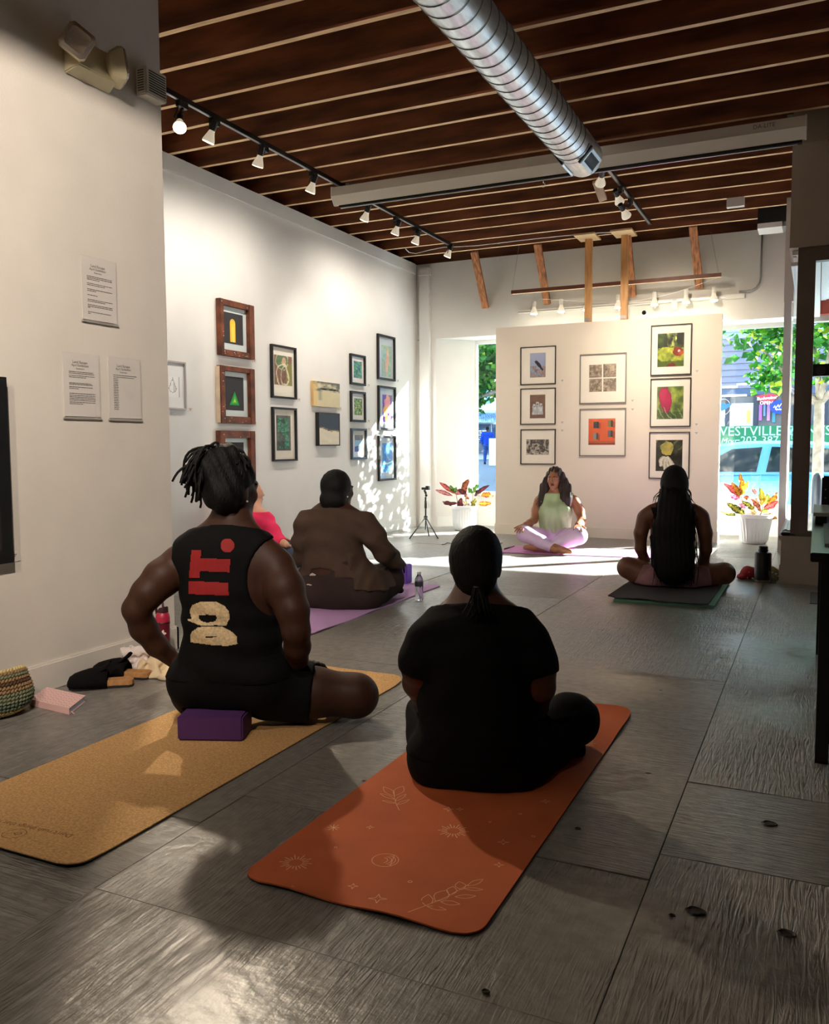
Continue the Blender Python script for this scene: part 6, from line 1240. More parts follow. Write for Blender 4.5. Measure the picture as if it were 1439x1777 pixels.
# ------------------------------------------------------------------ people: each body is one blended surface
def smin(a, b, k):
    h = np.clip(0.5+0.5*(b-a)/k, 0, 1); return b*(1-h)+a*h-k*h*(1-h)
class Field:
    """distance field on a box of voxels; limbs are round cones, optionally flattened along one axis"""
    def __init__(s, lo, hi, h):
        s.lo = np.array(lo, float); s.h = h; s.n = np.ceil((np.array(hi)-s.lo)/h).astype(int)+1
        s.ax = [(s.lo[i]+h*np.arange(s.n[i])).astype(np.float32) for i in range(3)]
    def new(s): return np.full(s.n, 9.0, np.float32)
    def sub(s, lo, hi):
        a = np.maximum(0, np.floor((np.array(lo)-s.lo)/s.h).astype(int)); b = np.minimum(s.n, np.ceil((np.array(hi)-s.lo)/s.h).astype(int)+1)
        return tuple(slice(a[i], max(a[i], b[i])) for i in range(3))
    def pts(s, sl): return np.meshgrid(*[s.ax[i][sl[i]] for i in range(3)], indexing='ij')
    def cone(s, F, a, b, ra, rb, k=0.02, flat=None, fl=1.0):
        a, b = np.array(a, float), np.array(b, float); m = max(ra, rb)+k+0.045
        sl = s.sub(np.minimum(a, b)-m, np.maximum(a, b)+m); X, Y, Z = s.pts(sl)
        if X.size == 0: return F
        px, py, pz = X-a[0], Y-a[1], Z-a[2]; ab = b-a
        if flat is not None:
            f = np.array(flat, float); f /= np.linalg.norm(f); q = (px*f[0]+py*f[1]+pz*f[2])*(fl-1); px = px+f[0]*q; py = py+f[1]*q; pz = pz+f[2]*q; ab = ab+f*(ab@f)*(fl-1)
        L2 = max(ab@ab, 1e-9); t = np.clip((px*ab[0]+py*ab[1]+pz*ab[2])/L2, 0, 1)
        d = np.sqrt((px-ab[0]*t)**2+(py-ab[1]*t)**2+(pz-ab[2]*t)**2)-(ra+(rb-ra)*t)
        if flat is not None and fl > 1: d = d/(1+(fl-1)*.45)
        F[sl] = smin(F[sl], d, k); return F
    def chain(s, F, pts, k=0.02, flat=None, fl=1.0):   # pts: (point, radius)
        for (a, ra), (b, rb) in zip(pts, pts[1:]): s.cone(F, a, b, ra, rb, k, flat, fl)
        return F
    def ell(s, F, c, r, k=0.02, R=None):
        c = np.array(c, float); m = max(r)+k+.04; sl = s.sub(c-m, c+m); X, Y, Z = s.pts(sl); p = [X-c[0], Y-c[1], Z-c[2]]
        if R is not None: p = [p[0]*R[i][0]+p[1]*R[i][1]+p[2]*R[i][2] for i in range(3)]
        q = np.sqrt(sum((p[i]/r[i])**2 for i in range(3))); g = np.sqrt(sum((p[i]/r[i]**2)**2 for i in range(3)))
        d = q*(q-1)/np.maximum(g, 1e-6); F[sl] = smin(F[sl], d.astype(np.float32), k); return F
    def half(s, p, n):   # positive on the side n points to
        n = np.array(n, float); n /= np.linalg.norm(n); X = s.ax[0][:, None, None]; Y = s.ax[1][None, :, None]; Z = s.ax[2][None, None, :]
        return (X-p[0])*n[0]+(Y-p[1])*n[1]+(Z-p[2])*n[2]
    def xyz(s): return s.ax[0][:, None, None], s.ax[1][None, :, None], s.ax[2][None, None, :]
    zf = None; block = None
    def mesh(s, F, sm=0):
        if s.zf is not None: F = np.maximum(F, s.zf-s.ax[2][None, None, :])
        if s.block is not None: F = np.maximum(F, -s.block)
        S = F < 0; c = S[:-1, :-1, :-1].astype(np.int8)
        for d in ((1,0,0),(0,1,0),(0,0,1),(1,1,0),(1,0,1),(0,1,1),(1,1,1)): c = c+S[d[0]:S.shape[0]-1+d[0], d[1]:S.shape[1]-1+d[1], d[2]:S.shape[2]-1+d[2]]
        act = (c > 0) & (c < 8); I = np.argwhere(act)
        if len(I) == 0: return np.zeros((0, 3)), np.zeros((0, 4), int)
        idx = np.full(act.shape, -1, np.int64); idx[act] = np.arange(len(I))
        co = np.array([(0,0,0),(1,0,0),(0,1,0),(1,1,0),(0,0,1),(1,0,1),(0,1,1),(1,1,1)])
        V = np.stack([F[I[:, 0]+o[0], I[:, 1]+o[1], I[:, 2]+o[2]] for o in co], 1)
        acc = np.zeros((len(I), 3)); cnt = np.zeros(len(I))
        for i, j in ((0,1),(2,3),(4,5),(6,7),(0,2),(1,3),(4,6),(5,7),(0,4),(1,5),(2,6),(3,7)):
            m = (V[:, i] < 0) != (V[:, j] < 0); t = V[m, i]/(V[m, i]-V[m, j]); acc[m] += co[i]+(co[j]-co[i])*t[:, None]; cnt[m] += 1
        P = s.lo+(I+acc/cnt[:, None])*s.h; Q = []
        for a, (u, v) in ((0, (1, 2)), (1, (2, 0)), (2, (0, 1))):
            sl0 = [slice(None)]*3; sl1 = [slice(None)]*3; sl0[a] = slice(0, -1); sl1[a] = slice(1, None)
            d = S[tuple(sl0)] != S[tuple(sl1)]; E = np.argwhere(d); E = E[(E[:, u] > 0) & (E[:, v] > 0) & (E[:, u] < S.shape[u]-1) & (E[:, v] < S.shape[v]-1)]
            ins = S[tuple(sl0)][E[:, 0], E[:, 1], E[:, 2]]
            def g(du, dv): e = E.copy(); e[:, u] += du; e[:, v] += dv; return idx[e[:, 0], e[:, 1], e[:, 2]]
            q = np.stack([g(-1, -1), g(0, -1), g(0, 0), g(-1, 0)], 1); q[~ins] = q[~ins][:, ::-1]; Q.append(q)
        Q = np.concatenate(Q); Q = Q[(Q >= 0).all(1)]
        for _ in range(sm):
            A = np.zeros_like(P); n = np.zeros(len(P))
            for i in range(4):
                np.add.at(A, Q[:, i], P[Q[:, (i+1) % 4]]+P[Q[:, (i+3) % 4]]); np.add.at(n, Q[:, i], 2)
            P = P*.5+.5*A/np.maximum(n, 1)[:, None]
        return P, Q
def mesh_obj(name, PQs, m, parent=None):
    if not isinstance(PQs, list): PQs = [PQs]
    P = np.concatenate([p for p, q in PQs]); off = 0; Q = []
    for p, q in PQs: Q.append(q+off); off += len(p)
    Q = np.concatenate(Q); me = bpy.data.meshes.new(name)
    me.vertices.add(len(P)); me.vertices.foreach_set('co', P.astype(np.float32).ravel()); me.loops.add(len(Q)*4); me.loops.foreach_set('vertex_index', Q.astype(np.int32).ravel())
    me.polygons.add(len(Q)); me.polygons.foreach_set('loop_start', np.arange(0, len(Q)*4, 4, dtype=np.int32)); me.polygons.foreach_set('loop_total', np.full(len(Q), 4, np.int32))
    me.polygons.foreach_set('use_smooth', np.ones(len(Q), bool)); me.update(calc_edges=True); me.validate()
    for q in (m if isinstance(m, list) else [m]): me.materials.append(q)
    return link(name, me, parent)
def unit(v): v = np.array(v, float); return v/np.linalg.norm(v)
class Pose:
    """a person's frame: o on the floor under the hips, F facing, R to their right, U up; J() puts a joint on the plane f metres forward, seen at a pixel"""
    def __init__(s, o, ang): s.o = np.array(o, float); t = math.radians(ang); s.F = np.array([math.sin(t), math.cos(t), 0]); s.R = np.array([math.cos(t), -math.sin(t), 0]); s.U = np.array([0, 0, 1.0])
    def J(s, px, py, f=0.0): d = _ray(px, py); t = ((s.o-CC)@s.F+f)/(d@s.F); return CC+d*t
    def L(s, r, f, u): return s.o+s.R*r+s.F*f+s.U*u
def hand_field(wrist, dirn, up, size=1.0, curl=.35, spread=.10, h=.0035, side=1, thumb=.8):
    """palm and five separate bent fingers; side=+1 puts the thumb on the left of the pointing direction seen from the back of the hand"""
    w = np.array(wrist, float); d = unit(dirn); u = np.array(up, float); u = unit(u-d*(u@d)); sd = np.cross(u, d)*side
    F = Field(w-.17*size, w+.17*size, h); G = F.new(); L = .085*size
    for k in np.linspace(-1, 1, 5): F.cone(G, w+d*.008*size+sd*k*.016*size, w+d*L+sd*k*.031*size, .0125*size, .0105*size, .008)
    for i, (off, ln) in enumerate(((1.0, .070), (.36, .082), (-.3, .077), (-.92, .060))):
        p = w+d*L*.98+sd*off*.030*size; fd = unit(d+sd*off*spread); c = curl*(.85+.1*i)
        for j, q in enumerate((.46, .30, .24)):
            a = c*(j+.35); v = fd*math.cos(a)-u*math.sin(a); e = p+v*ln*q*size; r0 = (.0092-.0011*j)*size; F.cone(G, p, e, r0, r0-.0009*size, .004); p = e
    p = w+d*.022*size+sd*.024*size; v = unit(d*.55+sd*thumb-u*.15); e = p+v*.040*size; F.cone(G, p, e, .0135*size, .0105*size, .008); v = unit(v*.8+d*.6); F.cone(G, e, e+v*.042*size, .0102*size, .0078*size, .004)
    return F.mesh(G, 1)
def head(Fd, G, c, F, R, s=1.0, k=.02, face=True):
    """skull, jaw, brow, nose, lips, ears: c is the middle of the skull"""
    F = unit(F); R = unit(R-F*(R@F)); U = np.cross(R, F); c = np.array(c); M = [R, F, U]; q = lambda r, f, u: c+(R*r+F*f+U*u)*s
    Fd.ell(G, q(0, -.012, .015), (.076*s, .096*s, .098*s), k, M); Fd.ell(G, q(0, .028, -.045), (.060*s, .064*s, .082*s), .03, M)
    Fd.cone(G, q(0, .062, -.098), q(0, .066, -.104), .026*s, .024*s, .03)
    if face:
        for e in (-1, 1):
            Fd.ell(G, q(e*.030, .085, .012), (.020*s, .012*s, .008*s), .012, M); Fd.ell(G, q(e*.040, .066, -.030), (.022*s, .020*s, .022*s), .02, M)
            Fd.ell(G, q(e*.031, .083, -.008), (.0125*s, .0125*s, .0095*s), .003, M)
            Fd.ell(G, q(e*.078, -.006, -.016), (.008*s, .018*s, .031*s), .005, M); Fd.ell(G, q(e*.076, .0, -.040), (.006*s, .010*s, .012*s), .005, M)
            Fd.ell(G, q(e*.011, .098, -.045), (.009*s, .010*s, .008*s), .006, M)
        Fd.cone(G, q(0, .090, .006), q(0, .108, -.038), .008*s, .0115*s, .012)
        Fd.ell(G, q(0, .090, -.066), (.022*s, .012*s, .0065*s), .004, M); Fd.ell(G, q(0, .089, -.0775), (.020*s, .012*s, .0075*s), .004, M)
    return q
SKD = mat('deep brown skin', (66, 40, 28), .55, var=.12, vscale=30, spec=.3)
SKM = mat('brown skin', (112, 70, 50), .5, var=.10, vscale=30)
SKL = mat('tan skin', (206, 150, 122), .45, var=.08, vscale=30)
HAIRB = mat('black hair', (6, 5, 5), .65, spec=.25, bump=.5, bscale=160, stretch=(1, 1, .25))
def cloth(n, c, sc=1.0, r=.85): return mat(n, c, r, var=.15, vscale=6, bump=.35, bscale=9*sc, dist=.02, spec=.2)
BLKC = cloth('black cotton', (7, 7, 8)); NAVY = cloth('near black jersey', (8, 9, 11))
def folds(Fd, amp, f, dirn, ph=0.0, f2=None):
    X, Y, Z = Fd.xyz(); d = unit(dirn); t = X*d[0]+Y*d[1]+Z*d[2]
    return (amp*np.sin(t*f+ph+2.2*np.sin(X*9+ph)+1.8*np.sin(Z*7+Y*5+ph*2))).astype(np.float32)
def strands(name, pts_list, r, m, parent, n=6, taper=lambda t: 1-.6*t, kind=None):
    b = B()
    for p in pts_list: b.tube(p, r, n, taper=taper)
    o = b.obj(name, m, parent, smooth=True, fix=False)
    if kind: o['kind'] = kind
    return o
def leg(Fd, G, hip, knee, ankle, toe, r=(.10, .075, .062, .04), k=.03):
    hip, knee, ankle, toe = [np.array(v, float) for v in (hip, knee, ankle, toe)]; m = knee*.45+ankle*.55
    Fd.chain(G, [(hip, r[0]), (hip*.5+knee*.5, r[0]*.9), (knee, r[1]), (m, r[2]), (ankle, r[3])], k)
    if toe is not None: d = unit(toe-ankle); Fd.chain(G, [(ankle-d*.03, .036), (ankle*.5+toe*.5, .036), (toe, .026)], .02)
    return G
def decal(name, Fd, F, polys, m, parent, step=1.3, lift=.0016):
    """printed shape laid on the cloth surface: outline(s) in pixels with optional holes, dropped along the view onto the cloth"""
    def inside(p, x, y):
        c = False; n = len(p)
        for i in range(n):
            x0, y0 = p[i]; x1, y1 = p[(i+1) % n]
            if (y0 > y) != (y1 > y) and x < (x1-x0)*(y-y0)/(y1-y0)+x0: c = not c
        return c
    outer, holes = polys[0], polys[1:]; xs = [p[0] for p in outer]; ys = [p[1] for p in outer]
    nx, ny = int((max(xs)-min(xs))/step)+2, int((max(ys)-min(ys))/step)+2; X0, Y0 = min(xs)-step*.5, min(ys)-step*.5; vid = {}; vs = []; fs = []
    def val(p):
        g = (p-Fd.lo)/Fd.h; i = np.floor(g).astype(int)
        if (i < 0).any() or (i >= Fd.n-1).any(): return .05
        t = g-i; v = F[i[0]:i[0]+2, i[1]:i[1]+2, i[2]:i[2]+2]; v = v[0]*(1-t[0])+v[1]*t[0]; v = v[0]*(1-t[1])+v[1]*t[1]; return float(v[0]*(1-t[2])+v[1]*t[2])
    ctr = Fd.lo+Fd.n*Fd.h/2; D0 = (ctr-CC)@_f-.75
    def vert(i, j):
        if (i, j) in vid: return vid[i, j]
        d = _ray(X0+i*step, Y0+j*step); t = D0; hit = None
        for _ in range(150):
            p = CC+d*t; v = val(p)
            if v < .0004: hit = p; break
            t += max(.0012, min(v, .05)*.6)
            if t > D0+1.6: break
        if hit is not None: hit = hit-d/np.linalg.norm(d)*lift
        vid[i, j] = None if hit is None else len(vs)
        if hit is not None: vs.append(tuple(hit))
        return vid[i, j]
    for j in range(ny):
        for i in range(nx):
            x, y = X0+(i+.5)*step, Y0+(j+.5)*step
            if inside(outer, x, y) and not any(inside(h, x, y) for h in holes):
                q = [vert(i, j), vert(i+1, j), vert(i+1, j+1), vert(i, j+1)]
                if None not in q: fs.append(q[::-1])
    me = bpy.data.meshes.new(name); me.from_pydata(vs, [], fs); me.materials.append(m); me.polygons.foreach_set('use_smooth', [True]*len(fs)); me.update()
    return link(name, me, parent)

# ---- person with gathered locs, black sleeveless top, on the purple block --------------------------------
def person_locs():
    S = Pose((-2.06, 2.80, 0), -17); J = S.J
    r = root('person', 'person with dreadlocks in a black sleeveless top with red lettering, on a purple block', 'person', S.o)
    Fd = Field((-2.75, 2.30, 0.0), (-1.35, 3.65, 1.28), .0085); Fd.zf = .0085; bx = [Fd.half((-2.105, 2.60, 0), v) for v in ((d_x, d_y, 0) for d_x, d_y in ((-.372, .928), (.372, -.928)))]; Fd.block = np.maximum(np.maximum(np.maximum(bx[0]-.165, bx[1]-.012), np.maximum(Fd.half((-2.105, 2.60, 0), (.928, .372, 0))-.145, Fd.half((-2.105, 2.60, 0), (-.928, -.372, 0))-.145)), Fd.ax[2][None, None, :]-.1055)
    tor = Fd.new(); Fd.chain(tor, [(J(404, 1150), .195), (J(402, 1085), .178), (J(398, 1020), .182), (J(394, 970), .150)], .04, S.F, 1.5)
    shL, shR = J(312, 977, 0), J(478, 986, 0)
    Fd.chain(tor, [(shL, .066), (J(392, 962, -.01), .085), (shR, .068)], .05)
    nk = J(402, 900, .02); Fd.chain(tor, [(J(398, 935, 0), .072), (nk, .066), (J(402, 870, .03), .064)], .04)
    for p in (J(330, 952, 0), J(468, 962, 0)): Fd.cone(tor, nk, p, .045, .052, .05)
    low = Fd.new(); Fd.ell(low, J(352, 1178, .02), (.132, .150, .128), .05); Fd.ell(low, J(458, 1180, .02), (.132, .150, .128), .05); Fd.cone(low, J(404, 1160), J(404, 1110), .19, .175, .04, S.F, 1.45)
    knR = np.array(onZ(618, 1207, .115)); knL = S.L(-.36, .44, .13)
    legs = Fd.new(); hipR = J(470, 1195, .06); hipL = J(350, 1195, .06)
    leg(Fd, legs, hipR, knR, S.L(.06, .52, .075), S.L(-.12, .58, .06), (.112, .088, .062, .042)); leg(Fd, legs, hipL, knL, S.L(.02, .62, .07), S.L(.2, .64, .05), (.112, .085, .062, .042))
    aL = Fd.new(); wL = J(302, 1146, .05); Fd.chain(aL, [(J(308, 980, 0), .072), (J(282, 1003, -.05), .075), (J(256, 1030, -.09), .064), (J(236, 1057, -.11), .052), (J(249, 1090, -.06), .053), (J(272, 1120, -.01), .044), (wL, .033)], .02)
    aR = Fd.new(); wR = J(514, 1156, .10); Fd.chain(aR, [(J(480, 988, 0), .077), (J(494, 1022, -.04), .078), (J(508, 1060, -.07), .064), (J(514, 1095, -.08), .054), (J(516, 1122, -.04), .051), (J(516, 1143, .03), .042), (wR, .034)], .02)
    hd = Fd.new(); q = head(Fd, hd, J(401, 846, .035), np.array([math.sin(.20), math.cos(.20), -.03]), np.array([math.cos(.20), -math.sin(.20), 0]), 1.12)
    body = smin(smin(smin(smin(smin(tor, low, .03), legs, .03), aL, .02), aR, .02), hd, .025)
    hL = hand_field(wL, J(325, 1172, .10)-wL, -S.R, 1.05, .5, side=-1); hR = hand_field(wR, np.array(J(554, 1150, .20))-wR, [0, 0, 1], 1.08, .55, .14, side=1)
    mesh_obj('body', [Fd.mesh(body, 1), hL, hR], SKD, r)
    # top: open armholes, close round the waist
    core = smin(smin(tor, low, .03), legs, .03); t = smin(tor, low, .03)-.010+folds(Fd, .0045, 60, (0, 0, 1), .3)*np.clip((0.62-Fd.ax[2])*6, 0, 1)[None, None, :].astype(np.float32)
    t = np.maximum(t, Fd.half(J(404, 1172), (0, 0, -1))); t = np.maximum(t, Fd.half(J(400, 909, -.08), S.F*.35+S.U*.92))
    cut = Fd.new(); Fd.ell(cut, J(288, 985, 0), (.060, .30, .165), .01, [S.R, S.F, S.U]); Fd.ell(cut, J(493, 1000, 0), (.125, .30, .165), .01, [S.R, S.F, S.U]); t = np.maximum(t, -cut)
    top = mesh_obj('sleeveless_top', Fd.mesh(t, 1), BLKC, r)
    K = lambda pts: [(300+x*.135, 900+y*.135) for x, y in pts]; RED_ = mat('red shirt print', (150, 24, 26), .75); CRM = mat('cream shirt print', (214, 190, 148), .75, var=.3, vscale=90)
    decal('print_dot', Fd, t, [[(394.8+12*math.cos(a), 946.6+12.3*math.sin(a)) for a in [2*PI*i/24 for i in range(24)]]], RED_, top)
    decal('print_letter', Fd, t, [K([(240, 400), (365, 405), (357, 510), (742, 520), (725, 690), (350, 675), (342, 765), (205, 760)])], RED_, top)
    decal('print_letter', Fd, t, [K([(203, 800), (715, 825), (718, 990), (197, 970)])], RED_, top)
    decal('print_letter', Fd, t, [K([(215, 1180), (250, 1110), (350, 1072), (450, 1063), (560, 1072), (660, 1120), (720, 1190), (733, 1270), (730, 1300), (712, 1305), (690, 1378), (560, 1370), (420, 1375), (330, 1370), (270, 1340), (195, 1312), (195, 1290), (240, 1290), (230, 1250)]), K([(330, 1245), (440, 1235), (555, 1243), (568, 1280), (540, 1320), (440, 1338), (370, 1320), (330, 1280)])], CRM, top)
    decal('print_letter', Fd, t, [K([(225, 1500), (250, 1450), (320, 1400), (420, 1383), (620, 1385), (720, 1430), (790, 1480), (820, 1510), (830, 1610), (700, 1638), (500, 1625), (230, 1590), (222, 1550), (230, 1520)]), K([(370, 1525), (480, 1508), (600, 1522), (480, 1530)])], CRM, top)
    # shorts to mid thigh
    th = Fd.new(); Fd.chain(th, [(hipR, .128), (hipR*.45+knR*.55, .118)], .03); Fd.chain(th, [(hipL, .125), (hipL*.4+knL*.6, .115)], .03)
    s = smin(core-.006, th, .03)+folds(Fd, .002, 40, (1, .3, 1), 1); s = np.maximum(s, Fd.half(hipR*.52+knR*.48, knR-hipR)); s = np.maximum(s, Fd.half(hipL*.5+knL*.5, knL-hipL)); s = np.maximum(s, Fd.half(J(404, 1128), (0, 0, 1)))
    mesh_obj('shorts', Fd.mesh(s, 1), BLKC, r)
    # hair: close cap, gathered puff, hanging locs
    h = Fd.new(); c0 = J(396, 832, .02); Fd.ell(h, c0, (.100, .122, .110), .03); Fd.ell(h, J(394, 787, 0), (.060, .060, .040), .05); Fd.ell(h, J(374, 812, -.02), (.065, .085, .075), .04); Fd.ell(h, J(388, 860, -.045), (.074, .075, .075), .04)
    ec = Fd.new(); Fd.ell(ec, q(.086, .03, -.03), (.03, .05, .055), .005, [S.R, S.F, S.U]); h = np.maximum(h, -ec)
    h = np.maximum(h, Fd.half(q(0, .055, .02), (math.sin(.2), math.cos(.2), -.35)))
    hair = mesh_obj('hair', Fd.mesh(h+folds(Fd, .004, 130, (1, 1, .4), 2), 0), HAIRB, r)
    rr = random.Random(12); LL = []
    tie = np.array(J(391, 788, 0))
    def loc(p0, d0, ln, curl, g=2.6):
        p = np.array(p0, float); d = unit(d0); pts = [p.copy()]; n = 11
        for i in range(n):
            d = unit(d+np.array([rr.uniform(-1, 1)*curl, rr.uniform(-1, 1)*curl, -g*ln*.55+rr.uniform(-1, 1)*curl])); p = p+d*ln/n; pts.append(p.copy())
        LL.append(pts)
    for i in range(110):    # most fall to the left and back
        a = rr.uniform(-.6, .9); side = -S.R*math.cos(a)+(-S.F)*math.sin(a)
        loc(tie+side*.03+S.U*rr.uniform(-.01, .02), side*1.1+S.U*rr.uniform(.1, 1.0), rr.uniform(.12, .235), .24)
    for (px, py) in ((326, 843), (342, 868), (352, 852), (338, 812), (350, 880), (333, 830), (346, 800), (340, 850), (359, 795), (356, 866)):
        e = np.array(J(px, py, rr.uniform(-.06, .02))); p0 = np.array(J(372+rr.uniform(-8, 6), 805+rr.uniform(-8, 20), -.02)); mid = (p0+e)/2-S.R*rr.uniform(.02, .05)+S.U*.03
        LL.append([p0*(1-t)**2+mid*2*t*(1-t)+e*t*t+np.array([rr.uniform(-1, 1), rr.uniform(-1, 1), rr.uniform(-1, 1)])*.005 for t in [k/10 for k in range(11)]])
    for i in range(46):
        a = rr.uniform(0, 2*PI); loc(tie+S.U*.008+(S.R*math.cos(a)+S.F*math.sin(a))*.02, S.U*1.2+(S.R*math.cos(a)+S.F*math.sin(a))*1.0, rr.uniform(.07, .12), .55, 8)
    for i in range(22):
        loc(tie+S.R*.03, S.R*1.0+S.U*rr.uniform(-.1, .4)-S.F*rr.uniform(0, .4), rr.uniform(.07, .13), .35, 3.5)
    strands('locs', LL, .0068, HAIRB, hair, 6, lambda t: 1-.35*t, 'stuff')
    b = B(); e = q(.081, .004, -.048); b.ball(tuple(e), .005, 8, 6); b.obj('ear_stud', SIL, r)
    return r
person_locs()

# ---- near person in a black T-shirt on the orange mat ------------------------------------------------------
def person_near():
    S = Pose((-.965, 2.70, 0), -18); J = S.J
    r = root('person', 'person with a low ponytail in a black T-shirt sitting on the orange mat', 'person', S.o)
    Fd = Field((-1.55, 2.35, 0.0), (-.40, 3.55, 1.16), .0085); Fd.zf = .0085
    tor = Fd.new(); Fd.chain(tor, [(J(832, 1290), .185), (J(832, 1205), .182), (J(832, 1140), .178), (J(830, 1105), .145)], .04, S.F, 1.45)
    Fd.chain(tor, [(J(750, 1112), .068), (J(828, 1096, -.01), .082), (J(911, 1116), .068)], .05)
    nk = J(826, 1040, .02); Fd.chain(tor, [(J(828, 1075), .068), (nk, .062), (J(826, 1010, .03), .06)], .04)
    for p in (J(766, 1086), J(895, 1088)): Fd.cone(tor, nk, p, .045, .046, .06)
    low = Fd.new(); Fd.ell(low, J(776, 1312, .03), (.128, .150, .128), .05); Fd.ell(low, J(886, 1322, .03), (.132, .150, .128), .05); Fd.cone(low, J(832, 1305), J(832, 1260), .185, .18, .04, S.F, 1.4)
    knR = np.array(onZ(990, 1247, .15)); knL = np.array(onZ(752, 1240, .15)); hipR, hipL = J(893, 1315, .08), J(772, 1305, .08)
    legs = Fd.new(); leg(Fd, legs, hipR, knR, S.L(.13, .50, .06), S.L(.02, .56, .05), (.112, .086, .062, .04)); leg(Fd, legs, hipL, knL, S.L(.26, .37, .06), np.array(onZ(1003, 1302, .03)), (.112, .084, .062, .04))
    aL = Fd.new(); wL = J(760, 1235, .24); Fd.chain(aL, [(J(743, 1115), .066), (J(728, 1158, -.01), .06), (J(724, 1185, .03), .048), (J(738, 1215, .14), .044), (wL, .03)], .02)
    aR = Fd.new(); wR = J(905, 1262, .22); Fd.chain(aR, [(J(919, 1119), .068), (J(932, 1162, -.02), .062), (J(937, 1192, -.02), .050), (J(928, 1225, .08), .046), (wR, .032)], .02)
    hd = Fd.new(); az = math.radians(-14); q = head(Fd, hd, J(826, 975, .03), (math.sin(az), math.cos(az), -.05), (math.cos(az), -math.sin(az), 0), 1.04)
    body = smin(smin(smin(smin(smin(tor, low, .03), legs, .03), aL, .02), aR, .02), hd, .025)
    hL = hand_field(wL, S.F*.6+S.R*.6-S.U*.3, S.U, 1, .4); hR = hand_field(wR, S.F*.7-S.R*.6-S.U*.2, S.U, 1, .4, side=-1)
    mesh_obj('body', [Fd.mesh(body, 1), hL, hR], mat('shaded brown skin', (84, 48, 33), .42, var=.1, vscale=30), r)
    slv = Fd.new(); Fd.chain(slv, [(J(744, 1113), .077), (J(735, 1145, -.01), .080), (J(736, 1178, 0), .084)], .03); Fd.chain(slv, [(J(916, 1117), .078), (J(922, 1150, -.01), .084), (J(927, 1188, -.01), .090)], .03)
    slv = np.maximum(slv, Fd.half(J(731, 1167, 0), J(724, 1187, .01)-J(740, 1105))); slv = np.maximum(slv, Fd.half(J(930, 1172, -.01), J(937, 1192, -.02)-J(920, 1110)))
    t = smin(tor, low, .04)-.012+folds(Fd, .004, 46, (0, .2, 1), 1.2); t = smin(t, slv, .02); t = np.maximum(t, Fd.half(J(828, 1046, -.07), S.F*.35+S.U*.92)); t = np.maximum(t, Fd.half(J(832, 1306), (0, 0, -1)))
    mesh_obj('t_shirt', Fd.mesh(t, 1), BLKC, r)
    lg = Fd.new(); lg = leg(Fd, lg, hipR, knR, S.L(.13, .50, .06), S.L(.13, .50, .06)+.001, (.115, .090, .067, .045)); lg = leg(Fd, lg, hipL, knL, S.L(.26, .37, .06), S.L(.26, .37, .06)+.001, (.115, .088, .067, .045))
    mesh_obj('trousers', Fd.mesh(smin(np.maximum(smin(smin(tor, low, .03), legs, .03)-.007, np.maximum(Fd.half(J(832, 1262), S.U), np.maximum(Fd.half(S.L(.13, .40, 0), S.F), -9))), lg, .03)+folds(Fd, .002, 50, (1, .3, .6)), 1), NAVY, r)
    h = Fd.new(); Fd.ell(h, J(826, 966, .015), (.089, .108, .108), .03); Fd.ell(h, J(826, 1000, -.035), (.072, .06, .07), .03)
    h = np.maximum(h, Fd.half(q(0, .05, .02), (math.sin(az), math.cos(az), -.4))); hair = mesh_obj('hair', Fd.mesh(h+folds(Fd, .0012, 300, (1, .2, .2), 2), 1), HAIRB, r)
    rr = random.Random(4); LL = []
    for i in range(90):
        a = rr.uniform(0, 2*PI); p0 = np.array(J(829, 1020, -.085))+S.R*.012*math.cos(a)+S.F*.012*math.sin(a); e = np.array(J(834+rr.gauss(0, 11), 1066+rr.uniform(-8, 14), -.125+rr.uniform(-.02, .02)))
        mid = (p0+e)/2-S.F*.022+S.R*rr.uniform(-.02, .02); LL.append([p0*(1-t)**2+mid*2*t*(1-t)+e*t*t for t in [k/7 for k in range(8)]])
    strands('ponytail', LL, .0045, HAIRB, hair, 5, lambda t: 1-.6*t, 'stuff'); b = B(); c = J(829, 1019, -.085); b.lathe(c, (0, 0, 1), [(-.006, .012), (-.004, .016), (.004, .016), (.006, .012)], 14); b.obj('hair_tie', BLK, hair, smooth=True)
    c = np.array(J(948, 1180, -.055)); ax = unit(S.R*.75-S.F*.75); b = B(); b.lathe(c+ax*.000, ax, [(0, .017), (.006, .017), (.008, .014), (.009, .004)], 18); tagp = b.obj('arm_sensor', mat('grey white plastic disc', (176, 172, 164), .5), r, auto=.6)
    return r
person_near()

